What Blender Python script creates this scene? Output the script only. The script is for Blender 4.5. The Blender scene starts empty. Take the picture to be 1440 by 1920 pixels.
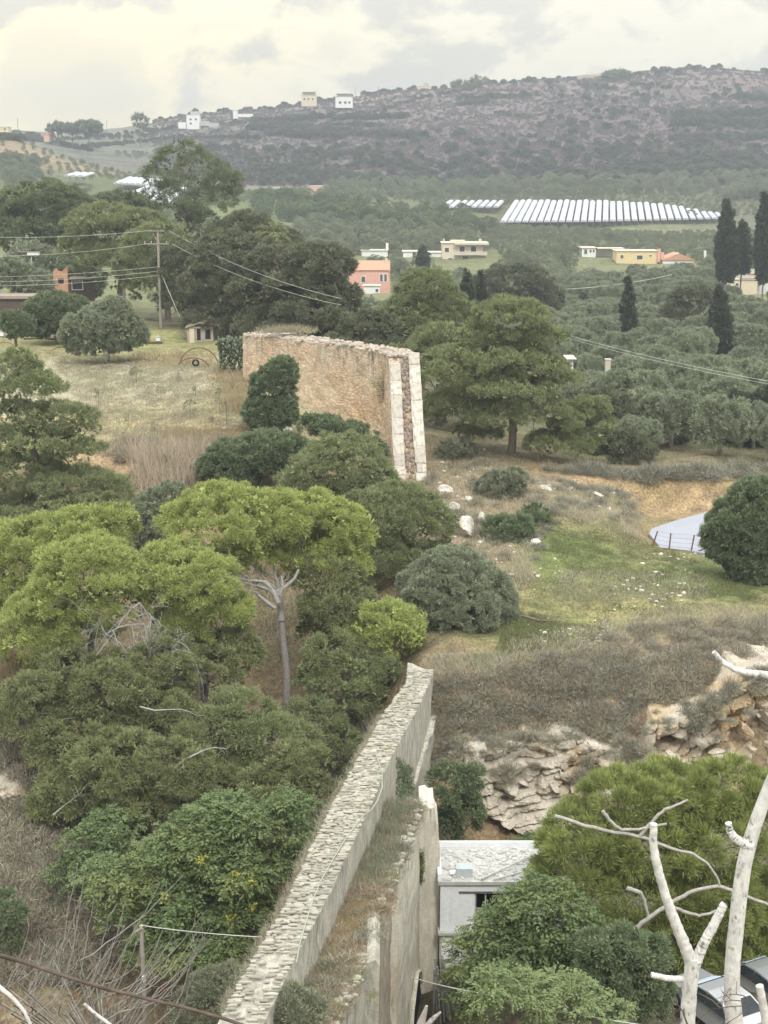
import bpy, math, random
import numpy as np
PI = math.pi
C = bpy.context.scene.collection
sc = bpy.context.scene

# ------------------------------------------------------------------ camera, sky, sun, exposure
F = 2788.0                      # focal length in photo pixels (1440 x 1920)
TH = math.atan(660 / F)         # camera tilted down
cam_d = bpy.data.cameras.new('camera')
cam = bpy.data.objects.new('camera', cam_d)
C.objects.link(cam)
cam.location = (0, 0, 0)
cam.rotation_euler = (PI / 2 - TH, 0, 0)
cam_d.sensor_fit = 'VERTICAL'
cam_d.sensor_height = 36
cam_d.lens = 36 * F / 1920
cam_d.clip_start = 0.1
cam_d.clip_end = 12000
HAZE = 0.00032
sc.camera = cam

SUN_EL, SUN_AZ = math.radians(48), math.radians(168)   # azimuth from +Y, clockwise positive
world = bpy.data.worlds.new('World')
sc.world = world
world.use_nodes = True
wt = world.node_tree
wt.nodes.clear()
def wn(t, **kw):
    n = wt.nodes.new(t)
    for k, v in kw.items():
        setattr(n, k, v)
    return n
def wl(a, b): wt.links.new(a, b)
def wm(op, a, b=None, c=None, clamp=False):
    n = wn('ShaderNodeMath', operation=op, use_clamp=clamp)
    for i, v in enumerate((a, b, c)):
        if v is None: continue
        if hasattr(v, 'is_linked') or hasattr(v, 'links'): wl(v, n.inputs[i])
        else: n.inputs[i].default_value = v
    return n.outputs[0]
tc = wn('ShaderNodeTexCoord')
sep = wn('ShaderNodeSeparateXYZ'); wl(tc.outputs['Generated'], sep.inputs[0])
sky = wn('ShaderNodeTexSky', sky_type='NISHITA'); sky.sun_disc = False
sky.sun_elevation = SUN_EL; sky.sun_rotation = SUN_AZ; sky.dust_density = 4
skys = wn('ShaderNodeVectorMath', operation='SCALE'); wl(sky.outputs[0], skys.inputs[0]); skys.inputs['Scale'].default_value = 0.08
# cloud noise in direction space, stretched level
mp = wn('ShaderNodeMapping'); wl(tc.outputs['Generated'], mp.inputs[0]); mp.inputs['Scale'].default_value = (1, 1, 1.5); mp.inputs['Location'].default_value = (0.31, 0.13, 0.62)
n1 = wn('ShaderNodeTexNoise'); wl(mp.outputs[0], n1.inputs['Vector'])
n1.inputs['Scale'].default_value = 9.5; n1.inputs['Detail'].default_value = 9; n1.inputs['Roughness'].default_value = 0.55; n1.inputs['Distortion'].default_value = 0.45
n2 = wn('ShaderNodeTexNoise'); wl(mp.outputs[0], n2.inputs['Vector'])
n2.inputs['Scale'].default_value = 2.6; n2.inputs['Detail'].default_value = 4; n2.inputs['Roughness'].default_value = 0.5
n3 = wn('ShaderNodeTexNoise'); wl(mp.outputs[0], n3.inputs['Vector'])
n3.inputs['Scale'].default_value = 26; n3.inputs['Detail'].default_value = 8; n3.inputs['Roughness'].default_value = 0.6; n3.inputs['Distortion'].default_value = 0.9
def sky_dir(px, py):
    r, u = (px - 720) / F, (960 - py) / F
    v = np.array([r, math.cos(TH) + u * math.sin(TH), -math.sin(TH) + u * math.cos(TH)])
    return v / np.linalg.norm(v)
def glow(px, py, rad_px):
    d = wn('ShaderNodeVectorMath', operation='DISTANCE'); wl(tc.outputs['Generated'], d.inputs[0]); d.inputs[1].default_value = tuple(sky_dir(px, py))
    return wm('POWER', 2.718, wm('MULTIPLY', wm('POWER', wm('DIVIDE', d.outputs['Value'], rad_px / F), 2.0), -1.0))
def msum(*a):
    r = a[0]
    for b in a[1:]: r = wm('ADD', r, b)
    return r
# thick cumulus banks (cream) against a thinner grey veil
bank = msum(wm('MULTIPLY', glow(110, 165, 120), 0.30), wm('MULTIPLY', glow(235, 175, 85), 0.20), wm('MULTIPLY', glow(430, 60, 110), 0.14), wm('MULTIPLY', glow(60, 60, 60), 0.12),
            wm('MULTIPLY', glow(620, 120, 90), 0.18), wm('MULTIPLY', glow(900, 0, 80), 0.14), wm('MULTIPLY', glow(1380, 20, 120), 0.12), wm('MULTIPLY', glow(930, 130, 60), .1), wm('MULTIPLY', glow(1110, 70, 150), .13), wm('MULTIPLY', glow(1330, 110, 90), .12))
dens = msum(wm('MULTIPLY', n1.outputs['Fac'], 1.0), wm('MULTIPLY', n3.outputs['Fac'], 0.24), bank, -0.16)
rim = wn('ShaderNodeValToRGB'); wl(dens, rim.inputs[0])
cr = rim.color_ramp; cr.interpolation = 'EASE'
cr.elements[0].position = 0.50; cr.elements[0].color = (0, 0, 0, 1)
cr.elements[1].position = 0.61; cr.elements[1].color = (1, 1, 1, 1)
e = cr.elements.new(0.74); e.color = (0.62, 0.62, 0.62, 1)
e = cr.elements.new(0.95); e.color = (0.35, 0.35, 0.35, 1)
warm = wm('ADD', wm('MULTIPLY', glow(130, 190, 520), 0.8), 0.12, clamp=True)
c_grey = (0.775, 0.725, 0.60, 1); c_dark = (0.62, 0.595, 0.515, 1)
mixg = wn('ShaderNodeMix', data_type='RGBA'); wl(n2.outputs['Fac'], mixg.inputs['Factor'])
rmp = wn('ShaderNodeMapRange'); wl(n2.outputs['Fac'], rmp.inputs[0]); rmp.inputs[1].default_value = 0.36; rmp.inputs[2].default_value = 0.62; wl(rmp.outputs[0], mixg.inputs['Factor'])
mixg.inputs['A'].default_value = c_dark; mixg.inputs['B'].default_value = c_grey
mixw = wn('ShaderNodeMix', data_type='RGBA'); mixw.inputs['A'].default_value = (1.06, 0.98, 0.78, 1); mixw.inputs['B'].default_value = (1.12, 0.97, 0.60, 1); wl(warm, mixw.inputs['Factor'])
mixc = wn('ShaderNodeMix', data_type='RGBA'); wl(wm('MULTIPLY', rim.outputs[0], wm('ADD', wm('MULTIPLY', warm, 0.40), 0.72)), mixc.inputs['Factor']); wl(mixg.outputs['Result'], mixc.inputs['A']); wl(mixw.outputs['Result'], mixc.inputs['B'])
# glow where the low sun sits behind the clouds
gl = wn('ShaderNodeMix', data_type='RGBA', blend_type='ADD'); wl(wm('MULTIPLY', glow(60, 260, 620), 0.16), gl.inputs['Factor']); wl(mixc.outputs['Result'], gl.inputs['A']); gl.inputs['B'].default_value = (0.75, 0.52, 0.12, 1)
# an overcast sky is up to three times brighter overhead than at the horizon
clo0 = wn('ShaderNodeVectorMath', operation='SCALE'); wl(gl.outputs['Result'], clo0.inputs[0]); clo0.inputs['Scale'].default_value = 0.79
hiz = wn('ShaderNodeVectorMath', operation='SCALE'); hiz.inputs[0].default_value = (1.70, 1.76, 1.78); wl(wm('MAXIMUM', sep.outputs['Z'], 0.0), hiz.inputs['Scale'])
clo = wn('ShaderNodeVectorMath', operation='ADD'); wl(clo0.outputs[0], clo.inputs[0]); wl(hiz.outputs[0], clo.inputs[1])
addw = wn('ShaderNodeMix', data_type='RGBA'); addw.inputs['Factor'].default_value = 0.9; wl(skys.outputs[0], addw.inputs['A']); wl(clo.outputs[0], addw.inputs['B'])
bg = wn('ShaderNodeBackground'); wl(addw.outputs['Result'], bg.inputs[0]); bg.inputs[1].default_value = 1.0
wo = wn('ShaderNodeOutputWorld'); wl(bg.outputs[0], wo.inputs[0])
world.cycles.sampling_method = 'MANUAL'; world.cycles.sample_map_resolution = 512

sun_d = bpy.data.lights.new('sun', 'SUN'); sun = bpy.data.objects.new('sun', sun_d); C.objects.link(sun)
sun_d.energy = 1.5; sun_d.angle = math.radians(10); sun_d.color = (1.0, 0.96, 0.89)
sun.rotation_euler = (PI / 2 - SUN_EL, 0, PI - SUN_AZ)
sun.location = (-200, -100, 300)

sc.view_settings.view_transform = 'Standard'; sc.view_settings.look = 'None'
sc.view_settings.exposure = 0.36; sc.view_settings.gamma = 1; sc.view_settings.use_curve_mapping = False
cy = sc.cycles
cy.use_denoising = True; cy.max_bounces = 5; cy.diffuse_bounces = 3; cy.glossy_bounces = 2; cy.transmission_bounces = 3
cy.transparent_max_bounces = 4; cy.volume_bounces = 0; cy.use_adaptive_sampling = True; cy.adaptive_threshold = 0.02
cy.caustics_reflective = False; cy.caustics_refractive = False

# ------------------------------------------------------------------ helpers
def at(px, py, Y):
    r, u = (px - 720) / F, (960 - py) / F
    t = Y / (math.cos(TH) + u * math.sin(TH))
    return np.array([r * t, Y, t * (-math.sin(TH) + u * math.cos(TH))])
def ppm(Y): return F / Y            # photo pixels per metre

def hsh(ix, iy, seed):
    n = (ix.astype(np.int64) * 374761393 + iy.astype(np.int64) * 668265263 + seed * 1442695041) & 0x7fffffff
    n = ((n ^ (n >> 13)) * 1274126177) & 0x7fffffff
    return ((n ^ (n >> 16)) & 0xffff) / 65535.0
def vnoise(x, y, seed=0):
    x = np.asarray(x, float); y = np.asarray(y, float)
    ix = np.floor(x); iy = np.floor(y); fx = x - ix; fy = y - iy
    fx = fx * fx * (3 - 2 * fx); fy = fy * fy * (3 - 2 * fy)
    a = hsh(ix, iy, seed); b = hsh(ix + 1, iy, seed); c = hsh(ix, iy + 1, seed); d = hsh(ix + 1, iy + 1, seed)
    return (a + (b - a) * fx) * (1 - fy) + (c + (d - c) * fx) * fy - 0.5
def fbm(x, y, o=4, seed=0):
    s = 0; a = 1.0
    for i in range(o):
        s = s + a * vnoise(x * 2 ** i, y * 2 ** i, seed + i); a *= 0.5
    return s
def worley(x, y, seed=0):
    x = np.asarray(x, float); y = np.asarray(y, float)
    ix = np.floor(x); iy = np.floor(y); best = np.full(x.shape, 9.0); sec = np.full(x.shape, 9.0); idv = np.zeros(x.shape)
    for dx in (-1, 0, 1):
        for dy in (-1, 0, 1):
            cx = ix + dx; cyy = iy + dy
            qx = cx + hsh(cx, cyy, seed); qy = cyy + hsh(cx, cyy, seed + 7)
            d = np.hypot(qx - x, qy - y); h = hsh(cx, cyy, seed + 13)
            m = d < best
            sec = np.where(m, best, np.minimum(sec, d)); idv = np.where(m, h, idv); best = np.where(m, d, best)
    return best, sec - best, idv

# terrain table: height below the camera for columns (pixel column) and rows (distance)
TC = np.array([-400, 0, 250, 480, 640, 800, 950, 1150, 1440, 1840], float)
TR = [
 (0.6, [-1.7] * 10),
 (3,   [-2.6] * 10),
 (10,  [-9] * 10),
 (25,  [-22, -22, -22, -22.5, -23, -23, -22, -21, -20, -20]),
 (40,  [-31, -31, -32, -33, -33, -33, -32, -29, -28, -28]),
 (50,  [-35, -35, -36, -37, -37, -36, -34, -32, -31.6, -31]),
 (60,  [-34, -35.5, -37, -38, -38, -37, -34.8, -34, -33, -32]),
 (67,  [-32, -33.5, -36, -38, -38, -37, -35, -34.5, -33, -31.5]),
 (72,  [-30.5, -32, -35, -37.5, -37.5, -36, -35, -34.3, -32.5, -31]),
 (76,  [-29.5, -30.5, -34, -36.5, -36, -31.5, -31.5, -30.5, -29.5, -29]),
 (81,  [-28.8, -29.5, -33, -35.5, -33, -28.2, -27.9, -27.8, -27.6, -27.5]),
 (90,  [-28, -28.5, -32, -34, -31, -27.4, -27.3, -27.5, -27.4, -27.5]),
 (100, [-27, -28, -29.5, -31, -28.5, -26.3, -26.2, -27.4, -27.9, -28.2]),
 (109, [-25, -26, -25.5, -26.5, -26.7, -25.6, -24.9, -26.3, -28.2, -28.6]),
 (118, [-23, -23, -22.6, -22.6, -24, -25.2, -25.0, -25.8, -28.3, -28.8]),
 (121, [-22.8, -22.8, -22.3, -22.0, -23.4, -25.1, -25, -25.9, -28.5, -28.9]),
 (124.5, [-22.4, -22.4, -21.9, -21.2, -22.7, -24.9, -25, -25.7, -26.4, -27]),
 (130, [-22, -22, -21.5, -20.3, -22, -24.6, -25, -26.2, -26.2, -27]),
 (150, [-21, -21, -20.6, -19.6, -21, -24.5, -26, -27, -27, -28]),
 (175, [-20, -20, -19.6, -19.5, -21, -25, -27.5, -28.5, -28.5, -29]),
 (220, [-22, -22, -22, -23, -25, -28, -29.5, -29.5, -29.5, -30]),
 (320, [-25, -25, -26, -28.5, -31.6, -32.3, -32, -32, -32, -32]),
 (400, [-25, -25, -26, -29.5, -33.4, -33.4, -33, -33, -32, -32]),
 (446, [-24, -24, -25, -27.5, -30.5, -30.2, -30.2, -30.2, -30.2, -30.2]),
 (480, [-22, -22, -24, -26, -29.2, -30.2, -30.2, -30.2, -30.2, -30.2]),
 (560, [-12, -15, -20, -22, -25, -28.5, -29.5, -29.8, -29.8, -30]),
 (640, [0, -10, -18.2, -20, -22, -26.5, -29.0, -29.6, -31.0, -31]),
 (720, [10, -6, -11.8, -17.5, -18, -21.5, -23.8, -24.8, -30.0, -30]),
 (750, [16, 1, -10, -17.6, -17.8, -19.5, -20.8, -21.5, -27.5, -27]),
 (800, [24, 12, -8, -16.9, -16.8, -17, -17.5, -18, -20, -18]),
 (880, [18, 12, -6, -12, -12, -13, -12, -12, -11, -9]),
 (1000, [14, 8, 1, 3, 4, 6, 6, 7, 8, 9]),
 (1150, [24, 17, 12, 22, 27, 32, 35, 38, 40, 42]),
 (1300, [30, 26, 26, 40, 50, 58, 64, 70, 71, 72]),
 (1420, [22, 20, 20, 36, 48, 58, 65, 71, 72, 73]),
 (1700, [0, 0, 0, 5, 10, 15, 20, 25, 25, 25]),
 (2600, [-30] * 10)]
TY = np.log(np.array([r[0] for r in TR])); TZ = np.array([r[1] for r in TR], float)
_new = np.array([np.interp(1230, TC, r) for r in TZ])          # one more column, where the road comes round the bank
for _i, _r in enumerate(TR):
    _new[_i] = {109: -28.1, 118: -28.4, 121: -28.4, 124.5: -26.1, 130: -25.9}.get(_r[0], _new[_i])
TC = np.insert(TC, 8, 1230.0); TZ = np.insert(TZ, 8, _new, axis=1)
def _cr(f, p0, p1, p2, p3, k=0.62):
    m1 = (p2 - p0) * 0.5 * k; m2 = (p3 - p1) * 0.5 * k
    f2 = f * f; f3 = f2 * f
    return (2 * f3 - 3 * f2 + 1) * p1 + (f3 - 2 * f2 + f) * m1 + (-2 * f3 + 3 * f2) * p2 + (f3 - f2) * m2
def gz(X, Y):
    X = np.asarray(X, float); Y = np.asarray(Y, float); Y = np.maximum(Y, 0.6)
    px = np.clip(720 + F * X / Y, TC[0], TC[-1]); ly = np.clip(np.log(Y), TY[0], TY[-1])
    ci = np.clip(np.searchsorted(TC, px) - 1, 0, len(TC) - 2); ri = np.clip(np.searchsorted(TY, ly) - 1, 0, len(TY) - 2)
    fc = (px - TC[ci]) / (TC[ci + 1] - TC[ci]); fr = (ly - TY[ri]) / (TY[ri + 1] - TY[ri])
    rows = []
    for dr in (-1, 0, 1, 2):
        r = np.clip(ri + dr, 0, len(TY) - 1)
        g = [TZ[r, np.clip(ci + dc, 0, len(TC) - 1)] for dc in (-1, 0, 1, 2)]
        rows.append(_cr(fc, *g))
    z = _cr(fr, *rows)
    amp = np.clip(Y * 0.004, 0.05, 2.2)
    z = z + fbm(X / (Y * 0.06 + 1), np.log(Y) * 16, 4, 3) * amp * 1.2
    z = z + np.where(Y > 950, fbm(X / 90, Y / 70, 3, 9) * 9 * np.clip((Y - 950) / 200, 0, 1), 0)
    # terraces on the hill
    return z
def gpt(px, Y):
    X = (px - 720) / F * Y
    return np.array([X, Y, float(gz(X, Y))])
_YS = np.exp(np.linspace(np.log(30), np.log(1700), 800))
def hit(px, py, ymin=30):
    """where rays through these picture points first meet the ground"""
    px = np.atleast_1d(np.asarray(px, float)); py = np.atleast_1d(np.asarray(py, float))
    r, u = (px - 720) / F, (960 - py) / F
    dy = math.cos(TH) + u * math.sin(TH); sx = r / dy; sz = (-math.sin(TH) + u * math.cos(TH)) / dy
    out = np.full(px.shape, np.nan)
    ys = _YS[_YS >= ymin]
    for a in range(0, len(px), 20000):
        s = slice(a, a + 20000)
        Yg = ys[None, :]; zz = gz(sx[s, None] * Yg, np.repeat(Yg, len(sx[s]), 0))
        below = sz[s, None] * Yg < zz
        k = below.argmax(1); ok = below.any(1)
        out[s] = np.where(ok, ys[k], np.nan)
    P = np.stack([sx * out, out, gz(sx * np.nan_to_num(out, nan=100.), np.nan_to_num(out, nan=100.))], 1)
    return P[~np.isnan(out)]
def hit1(px, py, ymin=30): return hit([px], [py], ymin)[0]

class MB:
    """collects vertices and faces (tris / quads) and a float per face"""
    def __init__(s): s.v = []; s.f4 = []; s.f3 = []; s.a4 = []; s.a3 = []; s.n = 0; s.loose = None
    def quads(s, V, Q, a=0.5):
        V = np.asarray(V, float).reshape(-1, 3); Q = np.asarray(Q, int).reshape(-1, 4) + s.n
        s.v.append(V); s.f4.append(Q); s.a4.append(np.broadcast_to(np.asarray(a, float), (len(Q),)).copy()); s.n += len(V); return s
    def tris(s, V, T, a=0.5):
        V = np.asarray(V, float).reshape(-1, 3); T = np.asarray(T, int).reshape(-1, 3) + s.n
        s.v.append(V); s.f3.append(T); s.a3.append(np.broadcast_to(np.asarray(a, float), (len(T),)).copy()); s.n += len(V); return s
    def box(s, x0, x1, y0, y1, z0, z1, a=0.5, M=None, o=None, j=0.0, rng=None):
        V = np.array([[x, y, z] for z in (z0, z1) for y in (y0, y1) for x in (x0, x1)], float)
        if j: V += (rng or np.random.default_rng(1)).uniform(-j, j, V.shape)
        if M is not None: V = V @ np.asarray(M)
        if o is not None: V = V + np.asarray(o)
        return s.quads(V, [[0, 2, 3, 1], [4, 5, 7, 6], [0, 1, 5, 4], [2, 6, 7, 3], [0, 4, 6, 2], [1, 3, 7, 5]], a)
    def tube(s, pts, rad, n=6, a=0.5, cap=True):
        P = np.asarray(pts, float); k = len(P); R = np.broadcast_to(np.asarray(rad, float), (k,))
        T = np.gradient(P, axis=0); T /= np.linalg.norm(T, axis=1)[:, None] + 1e-9
        up = np.array([0, 0, 1.0]) if abs(T[0][2]) < 0.9 else np.array([1.0, 0, 0])
        A = np.cross(T, up); A /= np.linalg.norm(A, axis=1)[:, None] + 1e-9
        B = np.cross(T, A)
        th = np.arange(n) * 2 * PI / n
        V = P[:, None, :] + R[:, None, None] * (np.cos(th)[None, :, None] * A[:, None, :] + np.sin(th)[None, :, None] * B[:, None, :])
        V = V.reshape(-1, 3)
        i = np.arange(k - 1)[:, None] * n; j = np.arange(n)[None, :]; j2 = (j + 1) % n
        Q = np.stack([i + j, i + j2, i + n + j2, i + n + j], -1).reshape(-1, 4)
        s.quads(V, Q, a)
        if cap:
            for r0, c in ((0, P[0]), (k - 1, P[-1])):
                V2 = np.vstack([V[r0 * n:(r0 + 1) * n], c])
                s.tris(V2, [[q, (q + 1) % n, n] for q in range(n)], a)
        return s
    def build(s, name, mat, parent=None, smooth=False):
        V = np.vstack(s.v); nv0 = len(V)
        if s.loose: V = np.vstack([V, s.loose[0]])
        nf4 = sum(len(x) for x in s.f4); nf3 = sum(len(x) for x in s.f3)
        Q = np.vstack(s.f4).ravel() if nf4 else np.zeros(0, int); T = np.vstack(s.f3).ravel() if nf3 else np.zeros(0, int)
        me = bpy.data.meshes.new(name)
        me.vertices.add(len(V)); me.vertices.foreach_set('co', V.ravel())
        me.loops.add(len(Q) + len(T)); me.loops.foreach_set('vertex_index', np.concatenate([Q, T]).astype(np.int32))
        me.polygons.add(nf4 + nf3)
        ls = np.concatenate([np.arange(nf4) * 4, nf4 * 4 + np.arange(nf3) * 3]).astype(np.int32)
        me.polygons.foreach_set('loop_start', ls)
        me.polygons.foreach_set('use_smooth', np.full(nf4 + nf3, bool(smooth)))
        at_ = me.attributes.new('v', 'FLOAT', 'FACE')
        at_.data.foreach_set('value', np.concatenate((s.a4 if nf4 else []) + (s.a3 if nf3 else [])).astype(np.float32))
        if s.loose:
            nl = len(V)
            a1 = me.attributes.new('tp', 'BOOLEAN', 'POINT'); a1.data.foreach_set('value', np.arange(nl) >= nv0)
            a2 = me.attributes.new('nrm', 'FLOAT_VECTOR', 'POINT'); a2.data.foreach_set('vector', np.vstack([np.zeros((nv0, 3)), s.loose[1]]).astype(np.float32).ravel())
            a3 = me.attributes.new('sc', 'FLOAT', 'POINT'); a3.data.foreach_set('value', np.concatenate([np.zeros(nv0), s.loose[2]]).astype(np.float32))
        me.update(calc_edges=True)
        if mat: me.materials.append(mat)
        o = bpy.data.objects.new(name, me); C.objects.link(o)
        if parent is not None: o.parent = parent
        return o
def tag(o, label=None, cat=None, group=None, kind=None):
    if label: o['label'] = label
    if cat: o['category'] = cat
    if group: o['group'] = group
    if kind: o['kind'] = kind
    return o
def thing(name, label, cat, loc, group=None, rz=0, scale=1):
    o = bpy.data.objects.new(name, None); C.objects.link(o)
    o.location = tuple(float(q) for q in loc); o.rotation_euler = (0, 0, rz); o.scale = (scale,) * 3
    o.empty_display_size = 0.5
    return tag(o, label, cat, group)
def copy_tree(o, parent=None):
    c = o.copy(); C.objects.link(c); c.parent = parent
    for ch in o.children: copy_tree(ch, c)
    return c

# ------------------------------------------------------------------ materials
MATS = {}
class NT:
    def __init__(s, name, rough=0.85):
        s.m = bpy.data.materials.new(name); s.m.use_nodes = True; s.t = s.m.node_tree; s.t.nodes.clear()
        s.out = s.n('ShaderNodeOutputMaterial'); s.b = s.n('ShaderNodeBsdfPrincipled')
        s.b.inputs['Roughness'].default_value = rough; s.b.inputs['Specular IOR Level'].default_value = 0.25
        s.l(s.b.outputs[0], s.out.inputs[0]); s.tc = s.n('ShaderNodeTexCoord')
    def n(s, t, **k):
        x = s.t.nodes.new(t)
        for a, b in k.items(): setattr(x, a, b)
        return x
    def l(s, a, b): s.t.links.new(a, b)
    def noise(s, scale, detail=4, rough=0.55, vscale=(1, 1, 1), dist=0, loc=(0, 0, 0)):
        mp = s.n('ShaderNodeMapping'); mp.inputs['Scale'].default_value = vscale; mp.inputs['Location'].default_value = loc
        s.l(s.tc.outputs['Object'], mp.inputs[0])
        x = s.n('ShaderNodeTexNoise'); s.l(mp.outputs[0], x.inputs['Vector'])
        x.inputs['Scale'].default_value = scale; x.inputs['Detail'].default_value = detail; x.inputs['Roughness'].default_value = rough; x.inputs['Distortion'].default_value = dist
        return x.outputs['Fac']
    def vor(s, scale, vscale=(1, 1, 1), feat='F1'):
        mp = s.n('ShaderNodeMapping'); mp.inputs['Scale'].default_value = vscale; s.l(s.tc.outputs['Object'], mp.inputs[0])
        x = s.n('ShaderNodeTexVoronoi', feature=feat); s.l(mp.outputs[0], x.inputs['Vector']); x.inputs['Scale'].default_value = scale
        return x
    def rng(s, v, a, b, c=0, d=1):
        x = s.n('ShaderNodeMapRange'); s.l(v, x.inputs[0])
        for i, q in enumerate((a, b, c, d)): x.inputs[i + 1].default_value = q
        return x.outputs[0]
    def math(s, op, a, b=0.0):
        x = s.n('ShaderNodeMath', operation=op)
        for i, v in enumerate((a, b)):
            if isinstance(v, (int, float)): x.inputs[i].default_value = v
            else: s.l(v, x.inputs[i])
        return x.outputs[0]
    def mix(s, f, a, b, mode='MIX'):
        x = s.n('ShaderNodeMix', data_type='RGBA', blend_type=mode)
        for k, v in (('Factor', f), ('A', a), ('B', b)):
            if isinstance(v, (int, float)): x.inputs[k].default_value = v
            elif isinstance(v, tuple): x.inputs[k].default_value = v + (1,) if len(v) == 3 else v
            else: s.l(v, x.inputs[k])
        return x.outputs['Result']
    def attr(s, name='v'):
        x = s.n('ShaderNodeAttribute'); x.attribute_name = name; return x
    def col(s, c): s.l(c, s.b.inputs['Base Color']); return s
    def bump(s, h, strength=0.5, dist=0.05):
        x = s.n('ShaderNodeBump'); s.l(h, x.inputs['Height']); x.inputs['Strength'].default_value = strength; x.inputs['Distance'].default_value = dist
        s.l(x.outputs[0], s.b.inputs['Normal']); return s
def leaf_mat(name, dark, light, third=None, trans=0.16, rough=0.6):
    t = NT(name, rough)
    v = t.attr('v').outputs['Fac']
    oi = t.n('ShaderNodeObjectInfo')
    vv_ = t.math('ADD', t.math('MULTIPLY', v, .62), t.math('MULTIPLY', oi.outputs['Random'], .48))
    c = t.mix(vv_, dark, light)
    if third:
        nz = t.noise(0.35, 3); c = t.mix(t.rng(nz, 0.5, 0.72), c, third)
    t.col(c)
    tr = t.n('ShaderNodeBsdfTranslucent'); t.l(c, tr.inputs[0])
    mx = t.n('ShaderNodeMixShader'); mx.inputs[0].default_value = trans
    t.l(t.b.outputs[0], mx.inputs[1]); t.l(tr.outputs[0], mx.inputs[2]); t.l(mx.outputs[0], t.out.inputs[0])
    MATS[name] = t.m; return t.m
def plain(name, c1, c2, scale=3, rough=0.8, bump=0.3, metallic=0, vscale=(1, 1, 1), bd=0.02):
    t = NT(name, rough); nz = t.noise(scale, 5, 0.6, vscale)
    t.col(t.mix(t.rng(nz, 0.32, 0.68), c1, c2)); t.bump(nz, bump, bd); t.b.inputs['Metallic'].default_value = metallic
    MATS[name] = t.m; return t.m

leaf_mat('pine', (0.132, 0.164, 0.080), (0.291, 0.326, 0.154), (0.249, 0.253, 0.138))
leaf_mat('pine_bright', (0.185, 0.232, 0.081), (0.460, 0.512, 0.169), (0.356, 0.390, 0.153))
leaf_mat('pine_far', (0.087, 0.116, 0.066), (0.209, 0.248, 0.125), (0.184, 0.211, 0.125))
leaf_mat('pine_dull', (0.125, 0.149, 0.066), (0.258, 0.280, 0.128), (0.240, 0.225, 0.122))
leaf_mat('olive', (0.143, 0.171, 0.108), (0.321, 0.355, 0.238), (0.236, 0.265, 0.171))
leaf_mat('olive_dark', (0.090, 0.126, 0.066), (0.219, 0.268, 0.146), None)
leaf_mat('dark_ever', (0.075, 0.089, 0.052), (0.183, 0.198, 0.118), (0.162, 0.162, 0.108))
leaf_mat('cypress', (0.047, 0.063, 0.042), (0.126, 0.147, 0.095), None)
leaf_mat('broad', (0.066, 0.096, 0.041), (0.163, 0.220, 0.091), (0.207, 0.232, 0.083))
leaf_mat('broad_light', (0.106, 0.146, 0.062), (0.240, 0.294, 0.129), None)
leaf_mat('wispy', (0.142, 0.180, 0.063), (0.339, 0.381, 0.120), (0.182, 0.210, 0.089))
leaf_mat('shrub', (0.149, 0.161, 0.109), (0.310, 0.328, 0.224), None)
leaf_mat('hill_bush', (0.083, 0.099, 0.083), (0.165, 0.187, 0.138), None)
leaf_mat('dry_grass', (0.26, 0.20, 0.11), (0.52, 0.43, 0.27), (0.36, 0.33, 0.22), trans=0.2, rough=0.9)
leaf_mat('field_grass', (0.27, 0.24, 0.16), (0.50, 0.46, 0.35), (0.30, 0.32, 0.19), trans=0.2, rough=0.9)
leaf_mat('reed', (0.367, 0.297, 0.218), (0.648, 0.550, 0.437), None, trans=0.2, rough=0.9)
leaf_mat('brown_scrub', (0.183, 0.164, 0.124), (0.441, 0.404, 0.304), (0.257, 0.295, 0.189), trans=0.15, rough=0.9)
leaf_mat('green_grass', (0.130, 0.153, 0.063), (0.250, 0.265, 0.132), (0.290, 0.251, 0.161), trans=0.25, rough=0.9)
leaf_mat('yellow_leaf', (0.35, 0.34, 0.05), (0.5, 0.48, 0.1))
plain('bark', (0.13, 0.105, 0.085), (0.25, 0.215, 0.18), 6, 0.9, 0.6)
plain('bark_pale', (0.27, 0.25, 0.23), (0.42, 0.40, 0.37), 8, 0.9, 0.5)
plain('bark_dark', (0.07, 0.055, 0.045), (0.14, 0.11, 0.09), 8, 0.9, 0.5)
plain('dead_wood', (0.26, 0.25, 0.24), (0.42, 0.41, 0.40), 8, 0.9, 0.4)
plain('twig_brown', (0.17, 0.12, 0.10), (0.27, 0.20, 0.17), 8, 0.9, 0.3)
plain('shoot', (0.20, 0.185, 0.165), (0.34, 0.32, 0.29), 5, 0.8, 0.3)
plain('wood_pole', (0.22, 0.19, 0.16), (0.38, 0.35, 0.31), 6, 0.85, 0.3, vscale=(1, 1, .1))
plain('rust', (0.12, 0.06, 0.04), (0.23, 0.12, 0.08), 9, 0.8, 0.3)
plain('white_paint', (0.74, 0.75, 0.76), (0.85, 0.86, 0.87), 2, 0.7, 0.1)
plain('wire', (0.45, 0.46, 0.42), (0.6, 0.61, 0.56), 2, 0.6, 0.0)
plain('wire_dark', (0.10, 0.10, 0.10), (0.16, 0.16, 0.16), 2, 0.6, 0.0)
plain('concrete', (0.36, 0.36, 0.35), (0.52, 0.52, 0.50), 3, 0.9, 0.3)
plain('plastic_sheet', (0.42, 0.44, 0.50), (0.56, 0.58, 0.64), 0.25, 0.45, 0.1)
plain('hose', (0.30, 0.34, 0.26), (0.42, 0.46, 0.36), 6, 0.6, 0.1)
plain('dark_inside', (0.012, 0.012, 0.014), (0.03, 0.028, 0.028), 4, 0.9, 0.0)  # near-black: shade painted into openings, and the rubber of the old tyre
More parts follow.
